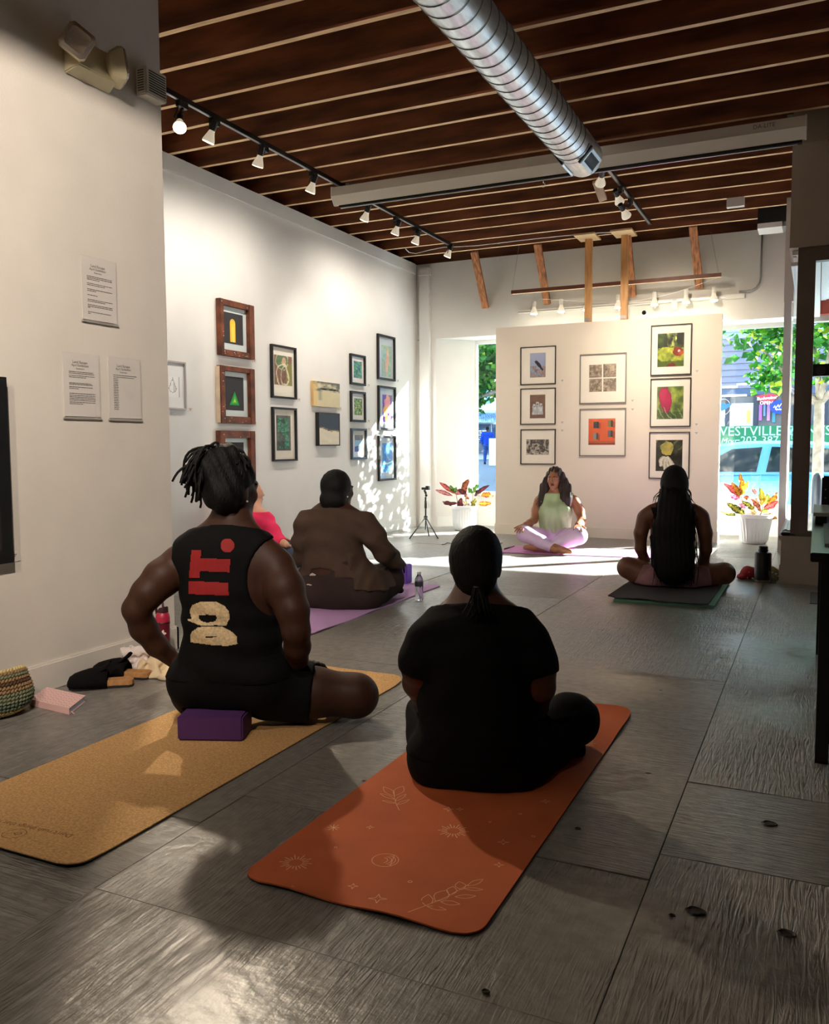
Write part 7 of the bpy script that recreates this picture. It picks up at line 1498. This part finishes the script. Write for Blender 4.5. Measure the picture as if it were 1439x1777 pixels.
# ---- person in brown on the lilac mat --------------------------------------------------------------------
def person_brown():
    S = Pose((-2.98, 5.24, 0), -12); J = S.J
    r = root('person', 'person in brown long sleeves and dark leggings, low bun, on the lilac mat', 'person', S.o)
    Fd = Field((-3.75, 4.80, 0.0), (-2.15, 6.15, 1.2), .010); Fd.zf = .0095
    SHIRT = cloth('brown jersey', (74, 58, 48)); LEGG = cloth('dark brown leggings', (52, 41, 38))
    tor = Fd.new(); Fd.chain(tor, [(J(586, 1015), .215), (J(578, 975), .198), (J(578, 930), .205), (J(577, 905), .160)], .04, S.F, 1.35)
    Fd.chain(tor, [(J(542, 910), .078), (J(580, 900), .095), (J(627, 913), .080)], .05)
    nk = J(584, 882, .02); Fd.chain(tor, [(J(582, 895), .075), (nk, .064), (J(585, 868, .03), .06)], .04)
    for p in (J(554, 897), J(614, 899)): Fd.cone(tor, nk, p, .050, .055, .06)
    low = Fd.new(); Fd.ell(low, J(552, 1020, .02), (.165, .17, .168), .06); Fd.ell(low, J(628, 1022, .02), (.175, .17, .165), .06); Fd.cone(low, J(588, 1018), J(585, 985), .205, .2, .04, S.F, 1.3)
    knR = np.array(onZ(671, 1006, .165)); knL = S.L(-.42, .42, .15); hipR, hipL = J(634, 1025, .08), J(548, 1022, .08)
    la, lb = (S.L(.10, .60, .07), S.L(-.05, .62, .06)), (S.L(.10, .48, .08), S.L(.26, .46, .06))
    legs = Fd.new(); leg(Fd, legs, hipR, knR, *la, (.14, .112, .08, .05)); leg(Fd, legs, hipL, knL, *lb, (.14, .105, .075, .05))
    aR = Fd.new(); wR = J(692, 980, .28); Fd.chain(aR, [(J(633, 908), .078), (J(649, 933, -.01), .070), (J(667, 958, .03), .055), (J(680, 970, .14), .050), (wR, .036)], .02)
    aL = Fd.new(); wL = S.L(-.36, .40, .30); Fd.chain(aL, [(J(534, 908), .080), (J(528, 940, .02), .072), (J(527, 966, .10), .058), (wL, .036)], .02)
    hd = Fd.new(); az = math.radians(18); q = head(Fd, hd, J(587, 848, .03), (math.sin(az), math.cos(az), -.02), (math.cos(az), -math.sin(az), 0), 1.14)
    body = smin(smin(smin(smin(smin(tor, low, .03), legs, .03), aL, .02), aR, .02), hd, .025)
    hR = hand_field(wR, S.F*.9-S.R*.15-S.U*.35, S.U, 1.0, .5, side=1); hL = hand_field(wL, S.F*.8-S.R*.3-S.U*.3, S.U, 1.0, .5, side=-1)
    mesh_obj('body', [Fd.mesh(body, 1), hR, hL], SKD, r)
    slv2 = np.minimum(aR, aL)-.008
    t = smin(smin(tor, low, .03), slv2, .02)-.009+folds(Fd, .006, 42, (.25, 0, 1), .7)
    t = np.maximum(t, Fd.half(J(585, 1000), S.R*.10-S.U)); t = np.maximum(t, Fd.half(J(584, 882, -.08), S.F*.3+S.U*.95))
    fl = smin(smin(tor, low, .03), legs, .03)-.022+folds(Fd, .007, 60, S.R, .4); fl = np.maximum(fl, Fd.half(J(622, 1000, 0), -S.R-S.U*.25)); fl = np.maximum(fl, Fd.half(J(640, 1019, 0), -S.U-S.R*.12)); fl = np.maximum(fl, Fd.half(S.L(0, .17, 0), S.F)); fl = np.maximum(fl, Fd.half(J(640, 960), S.U)); t = smin(t, fl, .012)
    c2 = Fd.new(); Fd.ell(c2, J(556, 996, -.18), (.10, .12, .035), .01, [S.R, S.F, S.U]); t = np.maximum(t, -c2)
    mesh_obj('long_sleeved_top', Fd.mesh(t, 1), SHIRT, r)
    lg = Fd.new(); leg(Fd, lg, hipR, knR, la[0], la[0]+.001, (.144, .117, .085, .054)); leg(Fd, lg, hipL, knL, lb[0], lb[0]+.001, (.143, .109, .079, .054))
    s = smin(np.maximum(smin(smin(tor, low, .03), legs, .03)-.007, Fd.half(S.L(0, .42, 0), S.F)), lg, .03); c3 = Fd.new(); Fd.ell(c3, J(558, 990, -.16), (.075, .14, .030), .01, [S.R, S.F, S.U]); s = np.maximum(s, -c3); s = np.maximum(s, Fd.half(J(585, 968), (0, 0, 1)))
    L_ = mesh_obj('leggings', Fd.mesh(s, 1), LEGG, r)
    decal('print_mark', Fd, s, [[(533, 1013), (541, 1014.5), (541, 1016.5), (533, 1015)]], mat('pale print', (190, 180, 172), .7), L_, .9)
    decal('print_mark', Fd, s, [[(537, 997.5), (542, 994), (546, 996), (549, 998), (545, 999), (538, 999)]], mat('pale print', (190, 180, 172), .7), L_, .9)
    h = Fd.new(); Fd.ell(h, J(583, 843, .005), (.108, .122, .118), .03); Fd.ell(h, J(569, 868, -.075), (.060, .055, .066), .03); Fd.ell(h, J(580, 868, -.04), (.09, .07, .07), .03)
    h = np.maximum(h, Fd.half(q(0, .055, .03), (math.sin(az), math.cos(az), -.45))); mesh_obj('hair', Fd.mesh(h+folds(Fd, .0015, 200, (1, .2, .3)), 1), HAIRB, r)
    b = B(); b.ball(tuple(q(.083, .004, -.048)), .006, 8, 6); b.obj('ear_stud', SIL, r)
    return r
person_brown()

# ---- person in pink by the gallery wall, mostly hidden -----------------------------------------------------
def person_pink():
    S = Pose((-4.52, 6.66, 0), 12); J = S.J
    r = root('person', 'person in a bright pink top seen between two seated people, by the gallery wall', 'person', S.o)
    Fd = Field((-5.12, 6.15, 0.0), (-3.65, 7.65, 1.25), .012)
    PINK = cloth('bright pink cotton', (228, 52, 96)); GRY = cloth('slate blue leggings', (64, 72, 92))
    tor = Fd.new(); Fd.chain(tor, [(J(452, 985), .17), (J(451, 945), .155), (J(450, 915), .155), (J(450, 905), .12)], .04, S.F, 1.4)
    Fd.chain(tor, [(J(429, 906), .062), (J(449, 900), .075), (J(464, 908), .064)], .05)
    nk = J(445, 886, .02); Fd.chain(tor, [(J(447, 898), .062), (nk, .052), (J(442, 872, .03), .05)], .04)
    kR, kL = np.array(onZ(512, 968, .13)), S.L(-.36, .36, .14)
    legs = Fd.new(); leg(Fd, legs, S.L(.10, .02, .12), kR, S.L(.05, .50, .06), S.L(-.08, .5, .05), (.105, .078, .058, .04)); leg(Fd, legs, S.L(-.10, .02, .12), kL, S.L(.05, .42, .06), S.L(.2, .42, .05), (.105, .078, .058, .04))
    aR = Fd.new(); p0 = np.array(J(465, 909)); w = kR+np.array([-.08, -.02, .12]); e = (p0+w)/2+S.R*.04-S.U*.06; Fd.chain(aR, [(p0, .062), (e, .048), (w, .03)], .02)
    aL = Fd.new(); p1 = np.array(J(428, 907)); w1 = kL+np.array([0, 0, .11]); Fd.chain(aL, [(p1, .062), ((p1+w1)/2-S.R*.06, .048), (w1, .03)], .02)
    hd = Fd.new(); ha = math.radians(52); q = head(Fd, hd, J(438, 853, .03), (math.sin(ha), math.cos(ha), 0), (math.cos(ha), -math.sin(ha), 0), 1.0)
    body = smin(smin(smin(tor, legs, .03), np.minimum(aR, aL), .02), hd, .025)
    mesh_obj('body', [Fd.mesh(body, 1), hand_field(w, S.F*.9-S.U*.4, S.U, .95, .5), hand_field(w1, S.F*.9-S.U*.4, S.U, .95, .5, side=-1)], SKL, r)
    slv = np.minimum(aR, aL); t = smin(tor, slv, .02)-.012+folds(Fd, .006, 52, (.4, .4, 1)); t = np.maximum(t, Fd.half(J(447, 888, -.02), (0, 0, 1))); t = np.maximum(t, Fd.half(S.o+S.U*.12, (0, 0, -1)))
    for a0, b0 in ((e, w), ((p1+w1)/2-S.R*.06, w1)): t = np.maximum(t, np.minimum(Fd.half(a0+(b0-a0)*.55, b0-a0), .4-0*t)*1.0-10*(Fd.half(a0, b0-a0) < 0) )
    mesh_obj('pink_top', Fd.mesh(t, 1), PINK, r)
    low = Fd.new(); Fd.ell(low, S.L(0, 0, .12), (.2, .17, .12), .04, [S.R, S.F, S.U]); lg = leg(Fd, low, S.L(.10, .02, .12), kR, S.L(.05, .50, .06), S.L(.05, .5, .06)+.001, (.11, .083, .063, .045)); lg = leg(Fd, lg, S.L(-.10, .02, .12), kL, S.L(.05, .42, .06), S.L(.05, .42, .06)+.001, (.11, .083, .063, .045))
    mesh_obj('leggings', Fd.mesh(lg, 1), GRY, r)
    h = Fd.new(); Fd.ell(h, q(0, -.02, .03), (.092, .092, .10), .03); Fd.ell(h, q(0, -.10, .04), (.05, .05, .05), .03); h = np.maximum(h, Fd.half(q(0, .045, .03), (math.sin(ha), math.cos(ha), -.45))); mesh_obj('hair', Fd.mesh(h, 1), mat('dark brown hair', (40, 26, 20), .6), r)
person_pink()

# ---- long-haired person on the folded dark mat ---------------------------------------------------------------
def person_long_hair():
    S = Pose((-1.00, 6.95, 0), -10); J = S.J
    r = root('person', 'person with very long black hair, black cap and mauve shorts, on the folded mat', 'person', S.o)
    Fd = Field((-1.72, 6.45, 0.0), (-.32, 7.75, 1.2), .0095); Fd.zf = .040
    tor = Fd.new(); Fd.chain(tor, [(J(1166, 1000), .155), (J(1166, 960), .140), (J(1166, 925), .152), (J(1166, 902), .125)], .04, S.F, 1.4)
    Fd.chain(tor, [(J(1124, 895), .062), (J(1166, 890), .075), (J(1212, 894), .064)], .05)
    nk = J(1168, 870, .02); Fd.chain(tor, [(J(1166, 885), .06), (nk, .052), (J(1169, 858, .03), .05)], .04)
    for p in (J(1134, 886), J(1202, 886)): Fd.cone(tor, nk, p, .038, .05, .05)
    low = Fd.new(); Fd.ell(low, J(1138, 1007, .03), (.140, .150, .118), .05); Fd.ell(low, J(1194, 1007, .03), (.140, .150, .118), .05)
    knL, knR = np.array(onZ(1090, 985, .155)), np.array(onZ(1257, 995, .125)); hipL, hipR = J(1134, 1005, .08), J(1198, 1005, .08)
    lL, lR = (S.L(.02, .44, .08), S.L(.16, .40, .07)), (S.L(.02, .56, .08), S.L(-.12, .56, .07))
    legs = Fd.new(); leg(Fd, legs, hipL, knL, *lL, (.112, .082, .060, .042)); leg(Fd, legs, hipR, knR, *lR, (.112, .082, .060, .042))
    aL = Fd.new(); wL = J(1130, 990, .22); Fd.chain(aL, [(J(1119, 899), .062), (J(1112, 925, -.01), .052), (J(1112, 952, .0), .044), (J(1118, 970, .08), .040), (wL, .028)], .02)
    aR = Fd.new(); wR = J(1210, 992, .22); Fd.chain(aR, [(J(1217, 898), .064), (J(1224, 925, -.01), .054), (J(1225, 953, .0), .046), (J(1221, 973, .08), .042), (wR, .029)], .02)
    hd = Fd.new(); az = math.radians(-12); q = head(Fd, hd, J(1170, 838, .03), (math.sin(az), math.cos(az), -.05), (math.cos(az), -math.sin(az), 0), 1.02)
    body = smin(smin(smin(smin(smin(tor, low, .03), legs, .03), aL, .02), aR, .02), hd, .025)
    mesh_obj('body', [Fd.mesh(body, 1), hand_field(wL, S.F*.6+S.R*.6-S.U*.3, S.U, .95, .4), hand_field(wR, S.F*.6-S.R*.6-S.U*.3, S.U, .95, .4, side=-1)], SKM, r)
    t = tor-.008; c = Fd.new(); Fd.ell(c, J(1112, 905, 0), (.105, .3, .16), .01, [S.R, S.F, S.U]); Fd.ell(c, J(1222, 905, 0), (.105, .3, .16), .01, [S.R, S.F, S.U]); t = np.maximum(t, -c); t = np.maximum(t, Fd.half(J(1166, 878, -.02), (0, -.2, 1))); t = np.maximum(t, Fd.half(J(1166, 1006), (0, 0, -1)))
    mesh_obj('tank_top', Fd.mesh(t, 1), cloth('black navy tank', (20, 20, 30)), r)
    th = Fd.new(); Fd.chain(th, [(hipL, .122), (hipL*.35+knL*.65, .112)], .03); Fd.chain(th, [(hipR, .122), (hipR*.35+knR*.65, .110)], .03)
    s = smin(smin(smin(tor, low, .03), legs, .03)-.008, th, .03)+folds(Fd, .008, 34, S.R, .8); s = np.maximum(s, Fd.half(hipL*.42+knL*.58, knL-hipL)); s = np.maximum(s, Fd.half(hipR*.50+knR*.50, knR-hipR)); s = np.maximum(s, Fd.half(J(1166, 982), (0, 0, 1)))
    mesh_obj('shorts', Fd.mesh(s, 1), cloth('mauve cotton', (146, 108, 114)), r)
    cp = Fd.new(); Fd.ell(cp, J(1170.5, 836, .01), (.100, .112, .098), .02); Fd.cone(cp, J(1171, 840, .0), J(1171, 824, 0), .098, .080, .04); Fd.cone(cp, J(1171, 851, -.01), J(1171, 847, -.01), .106, .104, .01); cp = np.maximum(cp, Fd.half(J(1171, 850, 0), (0, .35, -1))); cp = smin(cp, cp, .001)
    mesh_obj('cap', Fd.mesh(cp, 1), mat('black knit cap', (12, 12, 14), .8, bump=.4, bscale=120), r)
    h = Fd.new(); Fd.chain(h, [(J(1170, 850, -.05), .098), (J(1170, 880, -.10), .118), (J(1170, 920, -.13), .150), (J(1170, 965, -.15), .150), (J(1170, 985, -.16), .145)], .03, S.F, 2.3)
    hair = mesh_obj('hair', Fd.mesh(h+folds(Fd, .0025, 170, S.R, 1), 0), HAIRB, r); rr = random.Random(9); LL = []
    for i in range(210):
        u = rr.uniform(-1, 1); e = np.array(J(1170+u*36+rr.gauss(0, 4), rr.uniform(960, 1018), -.165-.03*rr.random())); p0 = np.array(J(1170+u*22, 846+8*abs(u), -.06-.05*(1-u*u))); m1 = np.array(J(1170+u*36+rr.gauss(0, 5), 900+rr.uniform(-10, 20), -.165+.07*u*u)); w = rr.uniform(0, 6)
        LL.append([p0*(1-t)**2+m1*2*t*(1-t)+e*t*t+S.R*(.006*math.sin(9*t+w)+.004*math.sin(23*t+w)) for t in [k/14 for k in range(15)]])
    for px, py, qx, qy in ((1146, 848, 1131, 872), (1145, 850, 1136, 880), (1147, 855, 1133, 868), (1193, 850, 1206, 876), (1194, 848, 1209, 880), (1192, 856, 1203, 884)):
        p0, e = np.array(J(px, py, -.03)), np.array(J(qx, qy, -.04)); LL.append([p0*(1-t)+e*t+S.R*.008*math.sin(8*t) for t in [k/9 for k in range(10)]])
    strands('hair_strands', LL, .0045, HAIRB, hair, 5, lambda t: 1-.6*t, 'stuff')
person_long_hair()

# ---- teacher facing the class ---------------------------------------------------------------------------------
def person_teacher():
    S = Pose((-2.62, 9.22, 0), 175); J = S.J
    r = root('person', 'teacher in a sage sleeveless top and lilac leggings facing the class', 'person', S.o)
    Fd = Field((-3.15, 8.45, 0.0), (-2.10, 9.65, 1.18), .0075); Fd.zf = .0085
    tor = Fd.new(); Fd.chain(tor, [(J(963, 930), .155), (J(963, 908), .150), (J(964, 888), .160), (J(965, 868), .128)], .04, S.F, 1.35)
    for sx in (953, 976): Fd.ell(tor, J(sx, 884, .10), (.070, .055, .065), .05, [S.R, S.F, S.U])
    Fd.chain(tor, [(J(938, 867), .050), (J(965, 866), .070), (J(993, 867), .052)], .05); nk = J(965, 852, .02); Fd.chain(tor, [(J(965, 864), .058), (nk, .048), (J(964, 845, .03), .046)], .03)
    for p in (J(945, 862), J(986, 862)): Fd.cone(tor, nk, p, .035, .045, .05)
    low = Fd.new(); Fd.ell(low, J(962, 938, .0), (.19, .16, .125), .04, [S.R, S.F, S.U])
    kR, kL = J(911, 926, .40), J(1004, 930, .40); hR, hL = J(944, 935, .06), J(981, 935, .06)
    anR, toR = J(963, 953, .50), J(990, 957, .56); anL, toL = J(945, 951, .44), J(912, 950, .45)
    legs = Fd.new(); leg(Fd, legs, hR, kR, anR, toR, (.105, .082, .066, .042)); leg(Fd, legs, hL, kL, anL, toL, (.105, .086, .066, .042))
    aR = Fd.new(); wR = J(911, 910.5, .36); Fd.chain(aR, [(J(935, 869), .052), (J(930, 886, .0), .050), (J(927, 902, .06), .043), (J(919, 908, .22), .040), (wR, .027)], .02)
    aL = Fd.new(); wL = J(1003, 911, .32); Fd.chain(aL, [(J(997, 869), .055), (J(1006, 886, -.01), .055), (J(1010, 903, .05), .046), (J(1007, 909, .18), .042), (wL, .028)], .02)
    hd = Fd.new(); az = math.radians(181); hF = (math.sin(az), math.cos(az), -.02); hRt = (math.cos(az), -math.sin(az), 0); q = head(Fd, hd, J(962.5, 829.5, .04), hF, hRt, .98, .012)
    body = smin(smin(smin(smin(smin(tor, low, .03), legs, .03), aL, .02), aR, .02), hd, .02)
    h1 = hand_field(wR, J(899, 921, .52)-wR, [0, -.3, 1], 1.08, .30, .18, side=-1, thumb=.7); h2 = hand_field(wL, J(1002, 922, .52)-wL, [0, -.3, 1], 1.08, .28, .22, side=1, thumb=.7)
    SKT = mat('teacher brown skin', (168, 112, 82), .40, var=.08, vscale=40)
    bo = mesh_obj('body', [Fd.mesh(body, 0), h1, h2], SKT, r)
    t = smin(tor, low+.02, .03)-.010+folds(Fd, .007, 62, S.R, .6)*np.clip((.70-Fd.ax[2])*5, .15, 1)[None, None, :].astype(np.float32); c = Fd.new(); Fd.ell(c, J(931, 872, .0), (.062, .3, .11), .01, [S.R, S.F, S.U]); Fd.ell(c, J(1001, 872, 0), (.062, .3, .11), .01, [S.R, S.F, S.U]); t = np.maximum(t, -c); t = np.maximum(t, Fd.half(J(965, 855.5, .05), (0, 0, 1))); t = np.maximum(t, Fd.half(J(963, 924), (0, 0, -1)))
    mesh_obj('sleeveless_top', Fd.mesh(t, 1), mat('sage green cotton', (176, 196, 150), .8, var=.08, vscale=8, bump=.2, bscale=20), r)
    l1 = Fd.new(); leg(Fd, l1, hR, kR, anR, toR, (.108, .086, .070, .046)); l1 = np.maximum(l1, Fd.half(anR-unit(anR-kR)*.03, anR-kR)); l2 = Fd.new(); leg(Fd, l2, hL, kL, anL, toL, (.108, .090, .070, .046)); l2 = np.maximum(l2, Fd.half(anL-unit(anL-kL)*.03, anL-kL))
    s = smin(smin(low-.004, l1, .02), l2, .015); s = np.minimum(s, np.maximum(smin(smin(tor, low, .03), legs, .03)-.004, np.maximum(Fd.half(S.L(0, .30, 0), S.F), Fd.half(J(963, 915), S.U))))
    mesh_obj('leggings', Fd.mesh(s, 1), mat('lilac leggings cloth', (206, 178, 212), .6, var=.05, vscale=9, bump=.12, bscale=14), r)
    # face details
    hb = [np.array(hRt), unit(hF), np.array([0, 0, 1.])]
    for e in (-1, 1):
        p = q(e*.031, .0895, -.008); b = B(); b.ball(tuple(p-unit(hF)*.0015), .0085, 12, 8, (1, 1, .62)); ey = b.obj('eye', mat('eye white', (186, 176, 168), .3), r, smooth=True)
        b = B(); b.ball(tuple(p+unit(hF)*.0050), .0050, 10, 6, (1, 1, .9)); b.obj('iris', mat('dark iris', (26, 14, 10), .1), ey, smooth=True)
        b = B(); b.tube([q(e*(.014+.011*k), .0985-.0022*k*k*.8, .0145+.0035*math.sin(k*1.0)) for k in range(5)], .0035, 6, taper=lambda t: 1-.6*t); b.obj('eyebrow', HAIRB, r, smooth=True)
    b = B()
    for z, k in ((-.0665, .0060), (-.0765, .0066)): b.tube([q(x*.024, .1005-.010*x*x, z+(.002*(1-abs(x)) if z > -.07 else -.001*(1-x*x))) for x in np.linspace(-1, 1, 9)], k, 8, taper=lambda t: .25+.75*math.sin(PI*min(1, max(0, t))))
    b.obj('lips', mat('rosy brown lips', (128, 62, 56), .35), r, smooth=True)
    # hair
    HT = mat('dark brown wavy hair', (46, 28, 26), .5, bump=.5, bscale=180, stretch=(1, 1, .2))
    h = Fd.new(); Fd.ell(h, q(0, -.022, .030), (.092, .100, .100), .03, hb); Fd.chain(h, [(q(.075, -.02, .0), .046), (q(.105, .0, -.10), .055), (q(.135, .02, -.22), .050), (q(.14, .04, -.30), .03)], .03, hF, 1.4); Fd.chain(h, [(q(-.075, -.02, .01), .050), (q(-.115, .0, -.10), .066), (q(-.150, .03, -.22), .062), (q(-.165, .04, -.31), .032)], .03, hF, 1.4); Fd.chain(h, [(q(0, -.09, 0), .07), (q(0, -.11, -.2), .08)], .04)
    h = np.maximum(h, -(hd-.001)); c = Fd.new(); Fd.ell(c, q(0, .10, -.012), (.066, .090, .092), .005, hb); h = np.maximum(h, -c)
    hair = mesh_obj('hair', Fd.mesh(h+folds(Fd, .004, 150, hRt, 1), 0), HT, r); rr = random.Random(6); LL = []
    for i in range(120):
        e = 1 if i % 2 else -1; p0 = q(e*rr.uniform(.01, .05), rr.uniform(-.06, .03), .10-rr.random()*.015); m1 = q(e*rr.uniform(.09, .125), rr.uniform(-.05, .04), rr.uniform(.0, .05)); m2 = q(e*rr.uniform(.11, .165), rr.uniform(-.02, .05), -.15); en = q(e*rr.uniform(.12, .20), rr.uniform(0, .07), rr.uniform(-.24, -.35)); w = rr.uniform(0, 6)
        LL.append([p0*(1-t)**3+m1*3*t*(1-t)**2+m2*3*t*t*(1-t)+en*t**3+np.array(hRt)*.006*math.sin(14*t+w)+np.array([0, 0, 1])*.004*math.sin(17*t+w) for t in [k/16 for k in range(17)]])
    strands('hair_strands', LL, .0042, HT, hair, 5, lambda t: 1-.6*t, 'stuff')
    b = B(); ax = unit(np.array(wL)-np.array(J(1007, 909, .18))); b.lathe(np.array(wL)-ax*.012, ax, [(0, .030), (.0, .033), (.008, .033), (.008, .030)], 18, cap=False); b.obj('bracelet', mat('dark bracelet', (60, 44, 34), .4), r, smooth=True)
person_teacher()

# ---- passer-by in blue across the road ----------------------------------------------------------------------
def passer_by():
    o = onD(846, 805.5, 40); S = Pose(o, -15); r = root('person', 'person in a blue jacket and jeans standing across the road outside', 'person', S.o); L = S.L
    Fd = Field(S.o-np.array([.5, .5, 0.02]), S.o+np.array([.5, .5, 1.85]), .016)
    tor = Fd.new(); Fd.chain(tor, [(L(0, 0, .92), .16), (L(0, 0, 1.15), .165), (L(0, 0, 1.36), .17)], .04, S.F, 1.5); Fd.cone(tor, L(-.17, 0, 1.42), L(.17, 0, 1.42), .075, .075, .05); Fd.cone(tor, L(0, 0, 1.42), L(0, 0, 1.56), .06, .055, .03)
    lg = Fd.new(); Fd.chain(lg, [(L(-.09, 0, .88), .10), (L(-.11, .03, .48), .07), (L(-.12, -.02, .09), .05)], .02); Fd.chain(lg, [(L(.09, 0, .88), .10), (L(.13, .06, .48), .07), (L(.20, .0, .09), .05)], .02)
    ft = Fd.new(); Fd.cone(ft, L(-.12, -.03, .05), L(-.12, .14, .04), .045, .04, .02); Fd.cone(ft, L(.20, -.03, .05), L(.24, .13, .04), .045, .04, .02)
    ar = Fd.new(); Fd.chain(ar, [(L(-.2, 0, 1.42), .07), (L(-.27, -.02, 1.15), .055), (L(-.22, .1, .95), .045)], .02); Fd.chain(ar, [(L(.2, 0, 1.42), .07), (L(.27, 0, 1.15), .055), (L(.24, .16, .98), .045)], .02)
    hd = Fd.new(); head(Fd, hd, L(0, .02, 1.66), S.F, S.R, 1.0)
    mesh_obj('body', [Fd.mesh(np.minimum(np.minimum(smin(smin(tor, hd, .03), lg, .03), ft), ar), 1), hand_field(L(-.22, .1, .95), -S.U, S.F, 1, .4, h=.006), hand_field(L(.24, .16, .98), S.F-S.U*.3, S.U, 1, .4, h=.006)], SKD, r)
    mesh_obj('jacket', Fd.mesh(np.maximum(smin(tor, ar, .03)-.018, np.maximum(Fd.half(L(0, 0, 1.50), S.U), Fd.half(L(0, 0, .90), -S.U))), 1), cloth('royal blue jacket', (24, 66, 168)), r)
    mesh_obj('jeans', Fd.mesh(np.maximum(smin(lg, tor+.02, .04)-.012, np.maximum(Fd.half(L(0, 0, .97), S.U), Fd.half(L(0, 0, .10), -S.U))), 1), cloth('blue jeans', (46, 76, 140)), r)
    mesh_obj('shoes', Fd.mesh(ft-.008, 1), cloth('black shoes', (20, 22, 30)), r)
    h = Fd.new(); Fd.ell(h, L(0, -.005, 1.69), (.085, .105, .095), .02); mesh_obj('hair', Fd.mesh(np.maximum(h, Fd.half(L(0, .06, 1.66), S.F-S.U*.5)), 1), HAIRB, r)
passer_by()
# ------------------------------------------------------------------ soft things made with the same blended surfaces
def soft(name, label, cat, m, lo, hi, h, build, group=None):
    Fd = Field(lo, hi, h); G = build(Fd); o = mesh_obj(name, Fd.mesh(G, 2), m); return tag(o, label, cat, group)
def cream(Fd):
    G = Fd.new(); Fd.lo = Fd.lo; Fd.chain(G, [((-3.060, 3.270, .03), .035), ((-3.010, 3.330, .05), .05), ((-2.960, 3.350, .025), .03)], .03); Fd.chain(G, [((-3.060, 3.310, .02), .03), ((-2.940, 3.270, .012), .02), ((-2.860, 3.310, .010), .014)], .03); Fd.ell(G, (-2.940, 3.290, .01), (.11, .09, .022), .03); Fd.ell(G, (-3.010, 3.310, .06), (.05, .06, .03), .02)
    X, Y, Z = Fd.xyz(); G = G+(.007*np.sin(X*70+2*np.sin(Y*50))+.006*np.sin(Y*80+X*40+2*np.sin(Z*60))).astype(np.float32); return np.maximum(G, (.0015-Z)+0*G)
soft('cream_cloth', 'crumpled cream cloth on the floor behind the clogs', 'cloth', mat('cream cotton', (222, 200, 164), .85, bump=.3, bscale=40), (-3.2, 3.12, -.01), (-2.74, 3.48, .14), .005, cream, 'cloths by the wall')
def rolled(Fd):
    G = Fd.new(); a, c = np.array((-3.175, 3.27, .095)), np.array((-3.10, 3.35, .100)); Fd.cone(G, a, c, .034, .032, .02); X, Y, Z = Fd.xyz(); d = (c-a)/np.linalg.norm(c-a); e = np.array((-d[1], d[0], 0)); u = (X-a[0])*e[0]+(Y-a[1])*e[1]; w = Z-a[2]; rr = np.sqrt(u*u+w*w); th = np.arctan2(w, u)
    G = G+(.008*np.sin(rr*420-th)*np.exp(-np.abs((X-a[0])*d[0]+(Y-a[1])*d[1])*22)+.005*np.sin(X*90+Z*70+2*np.sin(Y*60))).astype(np.float32)
    Fd.ell(G, (-3.13, 3.31, .03), (.055, .07, .034), .03); G = G+(.003*np.sin(X*120+Y*90)).astype(np.float32); return np.maximum(G, (.0015-Z)+0*G)
soft('rolled_towel', 'rolled white towel against the near wall baseboard', 'towel', mat('white towelling', (224, 212, 206), .9, bump=.5, bscale=160), (-3.262, 3.16, -.01), (-2.95, 3.50, .19), .0045, rolled, 'cloths by the wall')
def capp(Fd):
    G = Fd.new(); Fd.ell(G, (-.40, 7.78, .055), (.12, .10, .055), .02) ; Fd.ell(G, (-.46, 7.70, .02), (.075, .07, .02), .02); Fd.ell(G, (-.30, 7.56, .04), (.05, .04, .04), .02); X, Y, Z = Fd.xyz(); G = G+(.004*np.sin(X*60+Y*40)).astype(np.float32); return np.maximum(G, (.0015-Z)+0*G)

PB = root('patterned_bag', 'soft red and green bag with white dots behind the black flask', 'bag', (-.42, 7.75, 0))
for lo, hi, cs, m in (((-.62, 7.62, -.01), (-.40, 7.98, .16), [((-.50, 7.80, .05), (.075, .10, .055)), ((-.55, 7.74, .02), (.045, .06, .022))], mat('deep red cloth', (170, 30, 44), .8, var=.3, vscale=20)), ((-.46, 7.62, -.01), (-.22, 7.98, .16), [((-.345, 7.84, .055), (.085, .09, .058)), ((-.31, 7.74, .022), (.05, .06, .024))], mat('green and gold cloth', (64, 96, 52), .8, col2=(176, 150, 50), vscale=26))):
    Fd = Field(lo, hi, .006); G = Fd.new()
    for c, q in cs: Fd.ell(G, c, q, .02)
    X, Y, Z = Fd.xyz(); G = np.maximum(G+(.004*np.sin(X*60+Y*40)).astype(np.float32), (.0015-Z)+0*G); mesh_obj('pouch', Fd.mesh(G, 1), m, PB)
b = B()
for px, py in ((1297, 1003), (1303, 999), (1306, 1004), (1343, 988), (1347, 996), (1340, 994), (1300, 994)):
    p = onY(px, py, 7.70); b.ball((p.x, 7.715, max(.012, p.z)), .008, 8, 6)
o = b.obj('dot', mat('white dots', (232, 228, 220), .6), PB, smooth=True); o['kind'] = 'stuff'
